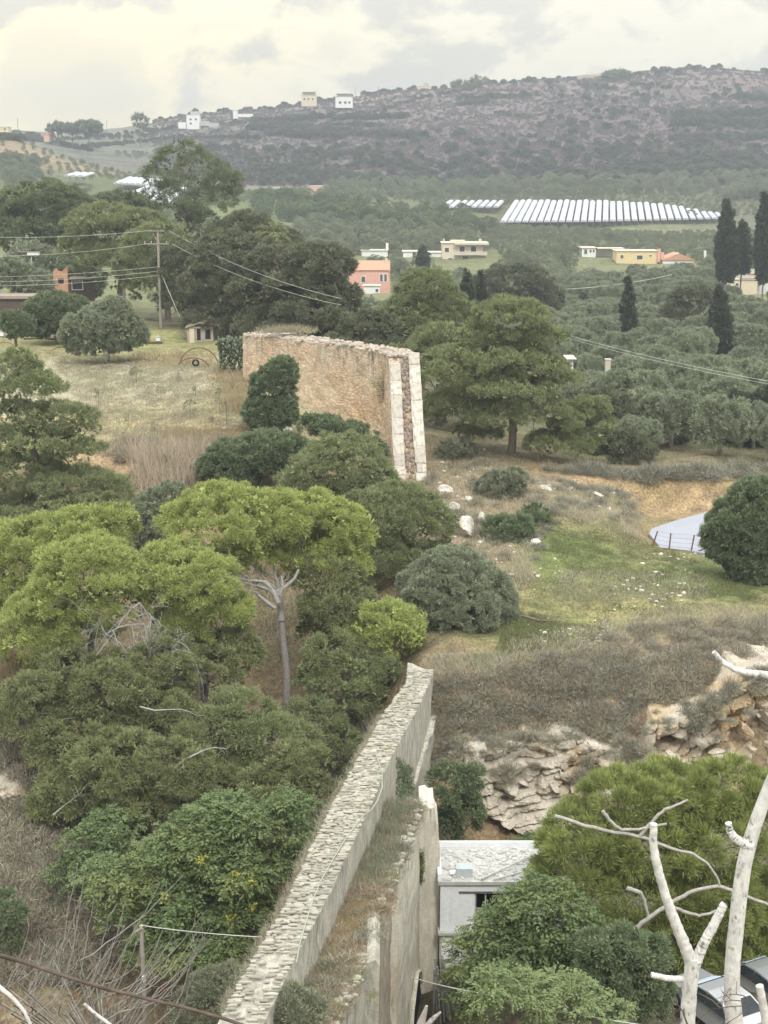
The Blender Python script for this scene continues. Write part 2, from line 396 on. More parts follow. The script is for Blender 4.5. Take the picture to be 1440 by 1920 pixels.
# ------------------------------------------------------------------ the ground
# (pixel column, distance, colour, column spread, log-distance spread, weight)
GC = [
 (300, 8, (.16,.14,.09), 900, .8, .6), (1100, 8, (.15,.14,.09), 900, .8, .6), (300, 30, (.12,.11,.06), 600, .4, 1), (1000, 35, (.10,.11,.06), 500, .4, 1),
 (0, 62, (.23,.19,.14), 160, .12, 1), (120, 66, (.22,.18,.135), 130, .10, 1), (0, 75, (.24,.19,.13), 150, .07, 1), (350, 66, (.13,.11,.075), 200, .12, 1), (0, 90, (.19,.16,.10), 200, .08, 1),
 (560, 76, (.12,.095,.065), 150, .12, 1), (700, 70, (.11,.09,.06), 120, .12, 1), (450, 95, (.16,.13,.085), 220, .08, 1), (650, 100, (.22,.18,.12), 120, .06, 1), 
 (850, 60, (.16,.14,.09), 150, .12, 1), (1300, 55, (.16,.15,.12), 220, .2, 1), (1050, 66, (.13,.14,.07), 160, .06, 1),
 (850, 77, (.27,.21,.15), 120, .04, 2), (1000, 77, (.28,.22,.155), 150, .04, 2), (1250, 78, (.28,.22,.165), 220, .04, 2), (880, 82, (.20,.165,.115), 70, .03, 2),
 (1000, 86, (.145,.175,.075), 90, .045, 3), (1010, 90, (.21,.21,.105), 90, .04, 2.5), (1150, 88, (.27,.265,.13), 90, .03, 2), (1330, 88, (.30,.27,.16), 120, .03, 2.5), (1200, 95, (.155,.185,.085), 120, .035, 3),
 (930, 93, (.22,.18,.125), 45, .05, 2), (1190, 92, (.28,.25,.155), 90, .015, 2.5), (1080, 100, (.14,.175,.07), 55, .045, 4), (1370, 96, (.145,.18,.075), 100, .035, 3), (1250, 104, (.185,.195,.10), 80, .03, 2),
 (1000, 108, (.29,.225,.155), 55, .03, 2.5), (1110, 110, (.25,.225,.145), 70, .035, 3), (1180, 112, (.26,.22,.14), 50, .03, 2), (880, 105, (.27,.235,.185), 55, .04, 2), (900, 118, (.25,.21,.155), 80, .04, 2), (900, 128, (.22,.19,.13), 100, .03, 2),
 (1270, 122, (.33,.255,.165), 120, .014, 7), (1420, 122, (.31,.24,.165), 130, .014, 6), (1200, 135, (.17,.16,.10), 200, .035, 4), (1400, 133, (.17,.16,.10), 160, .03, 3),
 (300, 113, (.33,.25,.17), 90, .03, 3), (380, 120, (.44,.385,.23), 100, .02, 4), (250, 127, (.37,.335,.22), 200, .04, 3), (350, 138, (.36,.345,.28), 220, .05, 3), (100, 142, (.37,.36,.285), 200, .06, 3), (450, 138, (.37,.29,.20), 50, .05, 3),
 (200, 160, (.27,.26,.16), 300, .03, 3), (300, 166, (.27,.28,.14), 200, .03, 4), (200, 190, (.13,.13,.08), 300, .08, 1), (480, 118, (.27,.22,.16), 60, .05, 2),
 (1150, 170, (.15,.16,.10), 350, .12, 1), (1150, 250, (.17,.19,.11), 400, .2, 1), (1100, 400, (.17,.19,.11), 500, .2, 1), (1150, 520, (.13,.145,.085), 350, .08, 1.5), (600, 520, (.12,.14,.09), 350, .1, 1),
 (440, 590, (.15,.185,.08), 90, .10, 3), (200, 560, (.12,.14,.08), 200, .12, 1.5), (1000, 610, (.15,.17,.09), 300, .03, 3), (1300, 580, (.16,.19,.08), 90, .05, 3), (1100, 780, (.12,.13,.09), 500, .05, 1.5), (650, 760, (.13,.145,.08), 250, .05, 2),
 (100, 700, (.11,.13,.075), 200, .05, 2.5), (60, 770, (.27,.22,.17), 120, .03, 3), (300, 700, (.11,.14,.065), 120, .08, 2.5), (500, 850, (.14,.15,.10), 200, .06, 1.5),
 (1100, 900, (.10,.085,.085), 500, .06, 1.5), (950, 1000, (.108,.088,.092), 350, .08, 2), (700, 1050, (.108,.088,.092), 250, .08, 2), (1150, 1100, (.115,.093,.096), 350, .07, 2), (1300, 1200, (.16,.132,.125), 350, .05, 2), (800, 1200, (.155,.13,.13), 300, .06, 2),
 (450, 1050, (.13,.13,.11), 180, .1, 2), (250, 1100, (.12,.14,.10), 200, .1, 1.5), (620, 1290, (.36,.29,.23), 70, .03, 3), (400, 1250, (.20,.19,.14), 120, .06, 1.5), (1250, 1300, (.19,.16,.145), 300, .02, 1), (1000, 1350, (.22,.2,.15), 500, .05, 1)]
GCa = np.array([(a, math.log(b), d, e, f, *c) for a, b, c, d, e, f in GC])
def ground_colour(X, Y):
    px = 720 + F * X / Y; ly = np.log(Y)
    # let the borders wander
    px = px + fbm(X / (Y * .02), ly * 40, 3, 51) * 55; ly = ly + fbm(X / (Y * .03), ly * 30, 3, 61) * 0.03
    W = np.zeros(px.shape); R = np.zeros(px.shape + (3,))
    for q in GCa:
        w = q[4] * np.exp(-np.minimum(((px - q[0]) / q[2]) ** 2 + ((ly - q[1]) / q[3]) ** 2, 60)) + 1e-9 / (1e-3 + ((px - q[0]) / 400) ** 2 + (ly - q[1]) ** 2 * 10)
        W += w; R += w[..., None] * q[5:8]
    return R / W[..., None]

def grid_sheet(name, ys, pxs, mat):
    Yg, Pg = np.meshgrid(ys, pxs, indexing='ij')
    X = (Pg - 720) / F * Yg
    Z = gz(X, Yg)
    # small-scale relief
    Z = Z + fbm(X * 0.9, Yg * 0.9, 3, 21) * np.clip(0.30 - Yg / 1500, 0.05, 0.3)
    Z = Z + np.where(Yg > 820, fbm(X / 14, Yg / 9, 3, 33) * 1.0 * np.clip((Yg - 820) / 150, 0, 1), 0)
    me = bpy.data.meshes.new(name); ny, nx = Yg.shape
    me.vertices.add(nx * ny); me.vertices.foreach_set('co', np.stack([X, Yg, Z], -1).ravel())
    i = (np.arange(ny - 1)[:, None] * nx + np.arange(nx - 1)[None, :]).ravel()
    Q = np.stack([i, i + 1, i + nx + 1, i + nx], 1).astype(np.int32)
    me.loops.add(Q.size); me.loops.foreach_set('vertex_index', Q.ravel())
    me.polygons.add(len(Q)); me.polygons.foreach_set('loop_start', np.arange(len(Q), dtype=np.int32) * 4)
    me.polygons.foreach_set('use_smooth', np.ones(len(Q), bool))
    ca = me.attributes.new('col', 'FLOAT_COLOR', 'POINT')
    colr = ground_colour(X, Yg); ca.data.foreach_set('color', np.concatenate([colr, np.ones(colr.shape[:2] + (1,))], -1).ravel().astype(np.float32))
    me.update(calc_edges=True); me.materials.append(mat)
    o = bpy.data.objects.new(name, me); C.objects.link(o); o['kind'] = 'structure'
    return o
t = NT('ground_near', 0.95)
base = t.attr('col').outputs['Color']
a = t.noise(0.7, 6, 0.62); b = t.noise(5.5, 5, 0.65, (1, .6, 1)); d = t.noise(0.16, 4, 0.55)
c = t.mix(1.0, base, t.mix(t.rng(a, .3, .7), (.62, .6, .56), (1.32, 1.28, 1.15)), 'MULTIPLY')
c = t.mix(1.0, c, t.mix(t.rng(b, .33, .67), (.55, .53, .5), (1.42, 1.4, 1.38)), 'MULTIPLY')
c = t.mix(1.0, c, t.mix(t.rng(d, .35, .65), (.84, .88, .8), (1.12, 1.08, 1.12)), 'MULTIPLY')
t.col(c); t.bump(b, 0.9, 0.15)
t2 = NT('ground_far', 0.95)
base = t2.mix(1.0, t2.attr('col').outputs['Color'], (.98, .93, .98), 'MULTIPLY')
a = t2.noise(0.05, 7, 0.68, (1, 1.6, 1)); b = t2.noise(0.30, 4, 0.7, (1, 1, 1)); d = t2.noise(0.012, 4, 0.5, (1, 3, 8))
c = t2.mix(1.0, base, t2.mix(t2.rng(a, .32, .68), (.80, .81, .82), (1.2, 1.17, 1.14)), 'MULTIPLY')
c = t2.mix(1.0, c, t2.mix(t2.rng(b, .38, .62), (.76, .78, .80), (1.25, 1.22, 1.2)), 'MULTIPLY')
c = t2.mix(1.0, c, t2.mix(t2.rng(d, .4, .6), (.85, .86, .9), (1.16, 1.12, 1.08)), 'MULTIPLY')
tz = t2.n('ShaderNodeSeparateXYZ'); t2.l(t2.tc.outputs['Object'], tz.inputs[0]); wob = t2.noise(.012, 4, .6); fr_ = t2.math('FRACT', t2.math('ADD', t2.math('DIVIDE', tz.outputs[2], 6.5), t2.math('MULTIPLY', wob, 3.0)))
c = t2.mix(t2.math('MULTIPLY', t2.math('LESS_THAN', fr_, .14), t2.rng(t2.noise(.008, 3, .5, loc=(4, 2, 1)), .45, .6)), c, (.12, .103, .098))
c = t2.mix(t2.math('MULTIPLY', t2.math('GREATER_THAN', fr_, .80), t2.rng(t2.noise(.01, 3, .5, loc=(1, 7, 1)), .5, .62)), c, (.075, .08, .07))
t2.col(c); t2.bump(b, .6, .8)
pxs = np.linspace(-420, 1860, 260)
ysn = np.concatenate([np.exp(np.linspace(math.log(.6), math.log(50), 40))[:-1], np.exp(np.linspace(math.log(50), math.log(175), 230))[:-1], np.exp(np.linspace(math.log(175), math.log(820), 120))])
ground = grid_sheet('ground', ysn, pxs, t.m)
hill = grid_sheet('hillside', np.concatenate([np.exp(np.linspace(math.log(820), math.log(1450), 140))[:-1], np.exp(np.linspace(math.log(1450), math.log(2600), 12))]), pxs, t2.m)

# grey concrete road that comes out behind the bank
rd = MB()
RP = [(1238, 1030, 1345, 1042), (1217, 1002, 1345, 1024), (1222, 992, 1350, 1008), (1262, 978, 1372, 990), (1318, 962, 1420, 970), (1372, 947, 1480, 955), (1440, 930, 1560, 938)]
V = []
for (xa, ya, xb, yb) in RP:
    Ya = 28.05 / (-(at(xa, ya, 1.)[2])); Yb = 28.05 / (-(at(xb, yb, 1.)[2]))
    for k in range(5):
        f = k / 4; p = at(xa + (xb - xa) * f, ya + (yb - ya) * f, Ya + (Yb - Ya) * f); V.append([p[0], p[1], 0])
V = np.array(V); V[:, 2] = -27.95 + (V[:, 1] - 105) * -0.006
for k in range(len(V)): V[k, 2] = max(V[k, 2], float(gz(V[k, 0], V[k, 1])) + 0.10)
n = len(RP); Q = [[i * 5 + j, i * 5 + j + 1, (i + 1) * 5 + j + 1, (i + 1) * 5 + j] for i in range(n - 1) for j in range(4)]
rd.quads(V, Q)
ring = [i * 5 for i in range(n)] + [(n - 1) * 5 + j for j in range(1, 5)] + [i * 5 + 4 for i in range(n - 2, -1, -1)] + [j for j in range(3, 0, -1)]
V2 = np.vstack([V[ring], V[ring] - [0, 0, 0.6]]); m = len(ring)
rd.quads(V2, [[i, (i + 1) % m, (i + 1) % m + m, i + m] for i in range(m)])
tt = NT('road_concrete', 0.8); a = tt.noise(0.5, 6, .65); b = tt.noise(9, 3, .6)
tt.col(tt.mix(tt.rng(b, .3, .7), tt.mix(tt.rng(a, .3, .7), (.25, .265, .31), (.33, .345, .40)), (.36, .375, .43), 'MIX')); tt.bump(b, .2, .01)
rd.build('road', tt.m)['kind'] = 'structure'
# ------------------------------------------------------------------ plants
def unit(V): return V / (np.linalg.norm(V, axis=-1, keepdims=True) + 1e-9)
def rhombs(mb, P, D, L, W, a, rng, side=None):
    """leaf faces: base P, direction D, length L, width W"""
    S = unit(np.cross(D, rng.normal(size=D.shape) if side is None else side)) * W[:, None] * 0.62
    n = len(P); M = P + D * (L * 0.25)[:, None]
    V = np.stack([M - S, M + S, P + D * L[:, None]], 1).reshape(-1, 3)
    mb.tris(V, np.arange(3 * n).reshape(n, 3), a)
def clumps(lobes, n, rng, under=-0.25, inner=0.16):
    L = np.array(lobes, float); w = (L[:, 3] * L[:, 4] + L[:, 3] * L[:, 5] + L[:, 4] * L[:, 5]); w /= w.sum()
    k = rng.choice(len(L), n * 3, p=w); d = unit(rng.normal(size=(n * 3, 3)))
    ok = (d[:, 2] > under) | (rng.random(n * 3) < 0.12)
    inn = rng.random(n * 3) < inner
    r = np.where(inn, rng.uniform(.35, .8, n * 3), rng.uniform(.84, 1.04, n * 3))
    P = L[k, :3] + d * r[:, None] * L[k, 3:6]
    for j in range(len(L)):
        q = np.sqrt((((P - L[j, :3]) / L[j, 3:6]) ** 2).sum(1)); ok &= (k == j) | (q > .80) | inn
    P = P[ok][:n]; d = unit(d[ok][:n] / L[k[ok][:n], 3:6]); return P, d
STY = {  # material, clump radius, flatness, tufts per clump, leaves per tuft, leaf length, leaf width ratio, upward bias, under
 'pine':   dict(mat='pine', cr=.48, flat=.62, tufts=26, leaves=5, ll=.21, lw=.42, up=.55, under=-.25, cover=.50),
 'pineb':  dict(mat='pine_bright', cr=.46, flat=.66, tufts=26, leaves=5, ll=.20, lw=.42, up=.6, under=-.2, cover=.6),
 'pinefar':dict(mat='pine_far', cr=.62, flat=.6, tufts=22, leaves=4, ll=.34, lw=.45, up=.55, under=-.2, cover=.55),
 'pined':  dict(mat='pine_dull', cr=.50, flat=.5, tufts=20, leaves=5, ll=.28, lw=.30, up=.35, under=-.5, cover=.46),
 'dark':   dict(mat='dark_ever', cr=.70, flat=.42, tufts=22, leaves=4, ll=.36, lw=.40, up=.25, under=-.6, cover=.5),
 'olive':  dict(sw=.26, sn=60, mat='olive', cr=.36, flat=.85, tufts=22, leaves=4, ll=.17, lw=.42, up=.45, under=-.75, cover=.6),
 'olived': dict(sw=.3, sn=60, mat='olive_dark', cr=.36, flat=.85, tufts=22, leaves=4, ll=.18, lw=.45, up=.4, under=-.85, cover=.65),
 'shrub':  dict(mat='shrub', cr=.30, flat=.8, tufts=20, leaves=4, ll=.17, lw=.22, up=.7, under=-.5, cover=.55),
 'cyp':    dict(sw=.25, mat='cypress', cr=.28, flat=1.5, tufts=18, leaves=4, ll=.24, lw=.35, up=1.2, under=-1, cover=.75),
 'airy':   dict(mat='pine_far', cr=.72, flat=.8, tufts=22, leaves=4, ll=.32, lw=.3, up=.1, under=-.8, cover=.26),
 'broad':  dict(mat='broad', cr=.42, flat=.7, tufts=10, leaves=0, ll=.55, lw=.3, up=.1, under=-.4, cover=.52),
 'broadl': dict(mat='broad_light', cr=.40, flat=.7, tufts=9, leaves=0, ll=.42, lw=.3, up=.2, under=-.4, cover=.62),
 'wispy':  dict(sw=.09, sl=1.2, sn=70, mat='wispy', cr=.42, flat=.75, tufts=26, leaves=5, ll=.28, lw=.13, up=.8, under=-.45, cover=.40),
}
def foliage(mb, lobes, style, seed, k=1.0, s=1.0, fine=1.0):
    """leaf clumps on the lobes; s scales clump and leaf size, k the number, fine trades leaf size for number"""
    S = STY[style]; rng = np.random.default_rng(seed)
    cr = S['cr'] * s; L = np.array(lobes, float)
    area = sum(2.6 * PI * ((a * b) ** 1.6 + (a * c) ** 1.6 + (b * c) ** 1.6) ** (1 / 1.6) / 3 ** (1 / 1.6) for a, b, c in L[:, 3:6])
    n = max(6, int(k * S['cover'] * area / (PI * cr * cr) * 3.0))
    P, d = clumps(lobes, n, rng, S['under']); n = len(P)
    size = cr * rng.uniform(.65, 1.3, n); shade = rng.uniform(0, 1, n)
    nt = int(S['tufts'] / fine ** 2) if S['leaves'] else S['tufts']
    nt = max(nt, 5)
    C0 = np.repeat(P, nt, 0); Dn = np.repeat(d, nt, 0); sz = np.repeat(size, nt); sh = np.repeat(shade, nt)
    r = unit(rng.normal(size=C0.shape) + Dn * .7 + np.array([0, 0, .45])); r[:, 2] *= S['flat']
    T = C0 + r * (sz * rng.uniform(.35, 1.0, len(sz)) ** .6)[:, None]
    dirn = unit(r * 1.0 + Dn * .35 + np.array([0, 0, S['up']]) + rng.normal(size=r.shape) * .25)
    ll = S['ll'] * s * fine
    if S['leaves']:
        m = S['leaves']
        P2 = np.repeat(T, m, 0); D2 = unit(np.repeat(dirn, m, 0) + rng.normal(size=(len(T) * m, 3)) * .55)
        a = np.clip(np.repeat(sh, m) * .55 + rng.uniform(0, .5, len(P2)), 0, 1)
        Lh = ll * rng.uniform(.6, 1.25, len(P2))
        rhombs(mb, P2 - D2 * (Lh * .3)[:, None], D2, Lh, Lh * S['lw'], a, rng)
    else:  # compound leaves: a drooping stalk with pairs of leaflets
        pairs = 6
        dirn = unit(r * np.array([1, 1, .3]) + Dn * .4 + rng.normal(size=r.shape) * .3); Lf = ll * rng.uniform(.7, 1.25, len(T))
        side = unit(np.cross(dirn, np.array([0, 0, 1.0]) + rng.normal(size=r.shape) * .35)); fs = rng.uniform(0, .4, len(T))
        for q in range(pairs):
            f = (q + .6) / pairs
            base = T + dirn * (Lf * f)[:, None] + np.array([0, 0, -1.0]) * (Lf * .35 * f * f)[:, None]
            for sg in (-1, 1):
                D2 = unit(side * sg + dirn * .55 + np.array([0, 0, -.35]) + rng.normal(size=r.shape) * .18)
                Lh = Lf * .42 * (1 - .35 * abs(f - .45)) * rng.uniform(.8, 1.15, len(T))
                rhombs(mb, base, D2, Lh, Lh * .36, np.clip(sh * .45 + fs + rng.uniform(0, .2, len(T)), 0, 1), rng, side=np.array([0, 0, 1.0]) + rng.normal(size=r.shape) * .5)
    return S['mat']
def bend(p, q, n=6, sag=0.0, j=0.0, rng=None):
    p, q = np.array(p, float), np.array(q, float); f = np.linspace(0, 1, n)[:, None]
    P = p + (q - p) * f; P[:, 2] -= (sag * 4 * f * (1 - f))[:, 0]
    if j: P[1:-1] += rng.normal(size=(n - 2, 3)) * j
    return P
def limbs(mb, base, top, lobes, r0, rng, r1=None, lean=0.4):
    """a tapered trunk and one limb towards each lobe"""
    base, top = np.array(base, float), np.array(top, float); h = np.linalg.norm(top - base)
    P = bend(base, top, 7, 0, h * .012, rng); mb.tube(P, np.linspace(r0, r1 or r0 * .6, 7), 8)
    mb.tube([base + [0, 0, -.4], base + [0, 0, .25]], [r0 * 1.7, r0 * 1.05], 8)
    for L in lobes:
        f = rng.uniform(.62, 1.0); s = base + (top - base) * f
        e = np.array(L[:3]) - np.array([0, 0, L[5] * .2]); ln = np.linalg.norm(e - s)
        if ln < .3: continue
        mb.tube(bend(s, e, 6, ln * .06, ln * .035, rng), np.linspace(r0 * .42, r0 * .1, 6), 6)
        for _ in range(3):
            e2 = e + rng.normal(size=3) * np.array(L[3:6]) * .55; s2 = s + (e - s) * rng.uniform(.4, .85)
            mb.tube(bend(s2, e2, 5, 0, ln * .03, rng), np.linspace(r0 * .17, r0 * .05, 5), 5)
def px_lobes(L, Y):
    """lobes given as (px, py, rx, ry[, dY[, depth radius factor]]) in picture units at distance Y"""
    out = []
    for q in L:
        px, py, rx, ry = q[:4]; dY = q[4] if len(q) > 4 else 0; fd = q[5] if len(q) > 5 else 1
        y = Y + dY; k = y / F / math.cos(TH + math.atan((py - 960) / F)) if False else y / F
        c = at(px, py, y); out.append((c[0], c[1], c[2], rx * k * 1.05, rx * k * fd * 1.05, ry * k * 1.05))
    return out
SPRIG = {}
def sprig(style):
    """a small tuft of fine needles or leaves, repeated over the crown by its modifier"""
    if style in SPRIG: return SPRIG[style]
    S = STY[style]; rng = np.random.default_rng(len(style) * 7 + 1); n = S.get('sn', 64); R = S['cr'] * .62
    D = unit(rng.normal(size=(n, 3)) + [0, 0, .55]); P = D * (R * rng.uniform(.15, 1, n))[:, None] * [1, 1, max(.5, S['flat'])]
    dd = unit(D * .8 + [0, 0, S['up'] * 1.1] + rng.normal(size=D.shape) * .35); L_ = S['ll'] * rng.uniform(.6, 1.1, n) * S.get('sl', .85); m = MB()
    rhombs(m, P, dd, L_, L_ * S.get('sw', .17), np.clip(.15 + .6 * (P[:, 2] / R + .3) * 0 + rng.uniform(0, .8, n), 0, 1), rng)
    o = m.build('sprig_' + style, MATS[S['mat']]); C.objects.unlink(o); g = bpy.data.node_groups.new('foliage_' + style, 'GeometryNodeTree')
    g.interface.new_socket('Geometry', in_out='INPUT', socket_type='NodeSocketGeometry'); g.interface.new_socket('Geometry', in_out='OUTPUT', socket_type='NodeSocketGeometry')
    N = g.nodes.new; K = g.links.new; gi = N('NodeGroupInput'); go = N('NodeGroupOutput'); ip = N('GeometryNodeInstanceOnPoints'); K(gi.outputs[0], ip.inputs['Points'])
    def na(nm, ty): x = N('GeometryNodeInputNamedAttribute'); x.data_type = ty; x.inputs['Name'].default_value = nm; return x.outputs[0]
    K(na('tp', 'BOOLEAN'), ip.inputs['Selection']); oi = N('GeometryNodeObjectInfo'); oi.inputs['Object'].default_value = o; K(oi.outputs['Geometry'], ip.inputs['Instance'])
    al = N('FunctionNodeAlignRotationToVector'); al.axis = 'Z'; K(na('nrm', 'FLOAT_VECTOR'), al.inputs['Vector']); K(al.outputs[0], ip.inputs['Rotation']); K(na('sc', 'FLOAT'), ip.inputs['Scale'])
    ri = N('GeometryNodeRotateInstances'); rv = N('FunctionNodeRandomValue'); rv.data_type = 'FLOAT'; rv.inputs[3].default_value = 6.28; cx = N('ShaderNodeCombineXYZ'); K(rv.outputs[1], cx.inputs[2]); K(ip.outputs[0], ri.inputs[0]); K(cx.outputs[0], ri.inputs['Rotation'])
    jn = N('GeometryNodeJoinGeometry'); K(gi.outputs[0], jn.inputs[0]); K(ri.outputs[0], jn.inputs[0]); K(jn.outputs[0], go.inputs[0]); SPRIG[style] = g; return g
def crown_obj(name, lobes, style, seed, k, s, fine, parent, core=.94):
    S = STY[style]; mb = MB()
    if not S['leaves']:
        foliage(mb, lobes, style, seed, k, s, fine); return mb.build(name, MATS[S['mat']], parent)
    L = np.array(lobes, float); Lc = L.copy(); Lc[:, 3:6] *= core
    foliage(mb, Lc, style, seed, k * .66, s, fine * 1.2)
    rng = np.random.default_rng(seed + 5); cr = S['cr'] * s
    area = sum(2.6 * PI * ((a * b) ** 1.6 + (a * c) ** 1.6 + (b * c) ** 1.6) ** (1 / 1.6) / 3 ** (1 / 1.6) for a, b, c in L[:, 3:6])
    n = max(8, int(k * S['cover'] * area / (PI * cr * cr) * 1.9)); P, d = clumps(L, n, rng, S['under'], .08); n = len(P)
    m = 7; siz = np.repeat(cr * rng.uniform(.6, 1.35, n), m); r = unit(rng.normal(size=(n * m, 3)) + np.repeat(d, m, 0) * .8 + [0, 0, .4]); r[:, 2] *= S['flat']
    PP = np.repeat(P, m, 0) + r * (siz * rng.uniform(.3, 1.0, n * m))[:, None]; NN = unit(np.repeat(d, m, 0) * .6 + r * .7 + [0, 0, S['up'] * .7])
    mb.loose = (PP, NN, s * rng.uniform(.75, 1.3, n * m)); o = mb.build(name, MATS[S['mat']], parent)
    o['kind'] = 'stuff'; md = o.modifiers.new('foliage', 'NODES'); md.node_group = sprig(style); return o
TREES = {}
def tree(name, label, cat, Y, L, style, seed, trunk=None, r0=.22, bark='bark', k=1.0, s=1.0, fine=1.0, group=None, extra=None, crown_name='crown', sub=True):
    lob = px_lobes(L, Y); rng = np.random.default_rng(seed + 999)
    if STY[style]['leaves']: fine = max(fine, 9.0 / (STY[style]['ll'] * s * F / Y))
    # break big lobes into smaller billows
    full = list(lob)
    if sub:
        for (x, y, z, a, b, c) in lob:
            m = 9 if a > 1.2 else 4
            for _ in range(m):
                d = unit(rng.normal(size=3)); d[2] = abs(d[2]) * .9 - .1; f = rng.uniform(.26, .50)
                full.append((x + d[0] * a * .78, y + d[1] * b * .78, z + d[2] * c * .78, a * f, b * f, c * f * (.95 if style in ('olive', 'olived', 'shrub', 'broad', 'broadl', 'airy') else .62)))
    if trunk:
        tp = [at(p[0], p[1], Y + (p[2] if len(p) > 2 else 0)) for p in trunk]
        base = tp[0].copy(); base[2] = min(base[2], float(gz(base[0], base[1])) + .1)
    else:
        cx = np.mean([q[0] for q in lob]); base = np.array([cx, Y, float(gz(cx, Y))]); tp = [base, np.array([cx, Y, np.mean([q[2] for q in lob])])]
    root = thing(name, label, cat, base, group)
    off = base
    def rel(q): return (q[0] - off[0], q[1] - off[1], q[2] - off[2]) + tuple(q[3:])
    tb = MB(); P = [np.array(rel(p)) for p in tp]
    P[0] = np.zeros(3)
    if len(P) > 2:
        Q = []
        for a_, b_ in zip(P[:-1], P[1:]): Q += list(bend(a_, b_, 4, 0, .03, rng)[:-1])
        Q.append(P[-1]); tb.tube(Q, np.linspace(r0, r0 * .55, len(Q)), 8); tb.tube([[0, 0, -.5], [0, 0, .3]], [r0 * 1.6, r0], 8)
        limbs(tb, P[-2], P[-1], [rel(q) for q in lob], r0 * .62, rng)
    else:
        limbs(tb, P[0], P[-1], [rel(q) for q in lob], r0, rng)
    tb.build('trunk', MATS[bark], root, True)
    crown_obj(crown_name, [rel(q) for q in full], style, seed, k * (0.60 if sub else 1), s, fine, root)
    return root
def blades(mb, P, h, n, rng, spread=.35, w=.03, lean=.5, a=None):
    """grassy or twiggy tufts standing on the points P"""
    m = len(P); B = np.repeat(P, n, 0) + np.concatenate([rng.normal(size=(m * n, 2)) * spread, np.zeros((m * n, 1))], 1)
    D = unit(np.concatenate([rng.normal(size=(m * n, 2)) * lean, np.ones((m * n, 1))], 1)); H = np.repeat(np.broadcast_to(h, (m,)), n) * rng.uniform(.5, 1.2, m * n)
    S = unit(np.cross(D, rng.normal(size=D.shape))) * w
    V = np.stack([B - S, B + S, B + D * H[:, None]], 1).reshape(-1, 3)
    av = np.repeat(rng.uniform(0, .6, m), n) + rng.uniform(0, .4, m * n)
    mb.tris(V, np.arange(3 * m * n).reshape(-1, 3), av)
def in_poly(px, py, poly):
    c = np.zeros(len(px), bool); n = len(poly)
    for i in range(n):
        (x1, y1), (x2, y2) = poly[i], poly[(i + 1) % n]
        if y1 == y2: continue
        c ^= ((y1 > py) != (y2 > py)) & (px < (x2 - x1) * (py - y1) / (y2 - y1) + x1)
    return c
def scatter(poly, n, rng, ymin=30):
    xs = [p[0] for p in poly]; ys = [p[1] for p in poly]
    px = rng.uniform(min(xs), max(xs), n * 3); py = rng.uniform(min(ys), max(ys), n * 3)
    m = in_poly(px, py, poly); return hit(px[m][:n], py[m][:n], ymin)
def twigs(mb, start, dirn, length, r, depth, rng, droop=.1, spread=.6, kids=3, n=6, sides=5, wig=.10):
    """a branching twig system"""
    P = [np.array(start, float)]; d = unit(np.array(dirn, float)); st = length / n
    for i in range(n):
        d = unit(d + rng.normal(size=3) * wig + np.array([0, 0, -droop / n * 2])); P.append(P[-1] + d * st)
    mb.tube(P, np.linspace(r, r * .45, n + 1), sides if r > .02 else 4, cap=False)
    if depth > 0:
        for _ in range(kids):
            k = rng.integers(n // 3, n + 1); dd = unit(P[k] - P[k - 1] + rng.normal(size=3) * spread)
            twigs(mb, P[k], dd, length * rng.uniform(.45, .75), r * .5, depth - 1, rng, droop, spread, kids, n, sides, wig)
# ------------------------------------------------------------------ the two stretches of the ruined aqueduct, the rock faces
def streaky(name, pale, grey, dark, green=None, sv=.26, ochre=None, gk=.62):
    t = NT(name, 0.92)
    big = t.noise(0.55, 5, .6, (1, 1, .5)); st = t.noise(3.2, 7, .68, (1, 1, sv)); st2 = t.noise(7, 5, .7, (1, 1, sv * .6), loc=(3, 1, 2)); fine = t.noise(16, 4, .7)
    c = t.mix(t.rng(st, .40, .60), pale, grey)
    c = t.mix(t.math('MULTIPLY', t.rng(st2, .50, .66), t.rng(big, .42, .60)), c, dark)
    if green: c = t.mix(t.math('MULTIPLY', t.rng(t.noise(1.1, 4, .6, loc=(9, 4, 1)), gk, gk + .1), .7), c, green)
    if ochre: c = t.mix(t.rng(t.noise(.8, 4, .6, loc=(2, 9, 4)), .55, .72), c, ochre)
    c = t.mix(1.0, c, t.mix(t.rng(fine, .3, .7), (.78, .77, .75), (1.2, 1.2, 1.18)), 'MULTIPLY')
    t.col(c); h = t.math('ADD', t.math('MULTIPLY', st, .25), t.math('MULTIPLY', fine, .5)); t.bump(h, .6, .03); MATS[name] = t.m
streaky('plaster', (.50, .475, .41), (.32, .31, .28), (.12, .115, .105), (.22, .26, .10))
streaky('plaster_pale', (.67, .64, .56), (.52, .49, .42), (.20, .18, .155), None, .22, (.46, .38, .27))
streaky('wall_top', (.46, .44, .38), (.33, .30, .25), (.16, .14, .11), (.22, .24, .10), 1.0)
t = NT('stone_top', .9); oi = t.n('ShaderNodeObjectInfo'); v = t.attr('v').outputs['Fac']
c = t.mix(t.math('FRACT', t.math('ADD', v, t.math('MULTIPLY', oi.outputs['Random'], 3.7))), (.26, .245, .205), (.47, .445, .385)); nz = t.noise(9, 5, .65); nl = t.noise(1.3, 4, .6)
c = t.mix(t.rng(nz, .50, .70), c, (.24, .22, .19)); c = t.mix(t.math('MULTIPLY', t.rng(nl, .55, .68), .55), c, (.27, .29, .13)); t.col(c); t.bump(nz, .7, .02); MATS['stone_top'] = t.m
t = NT('ashlar', .9); oi = t.n('ShaderNodeObjectInfo'); nz = t.noise(5, 6, .68); n2_ = t.noise(1.2, 4, .6)
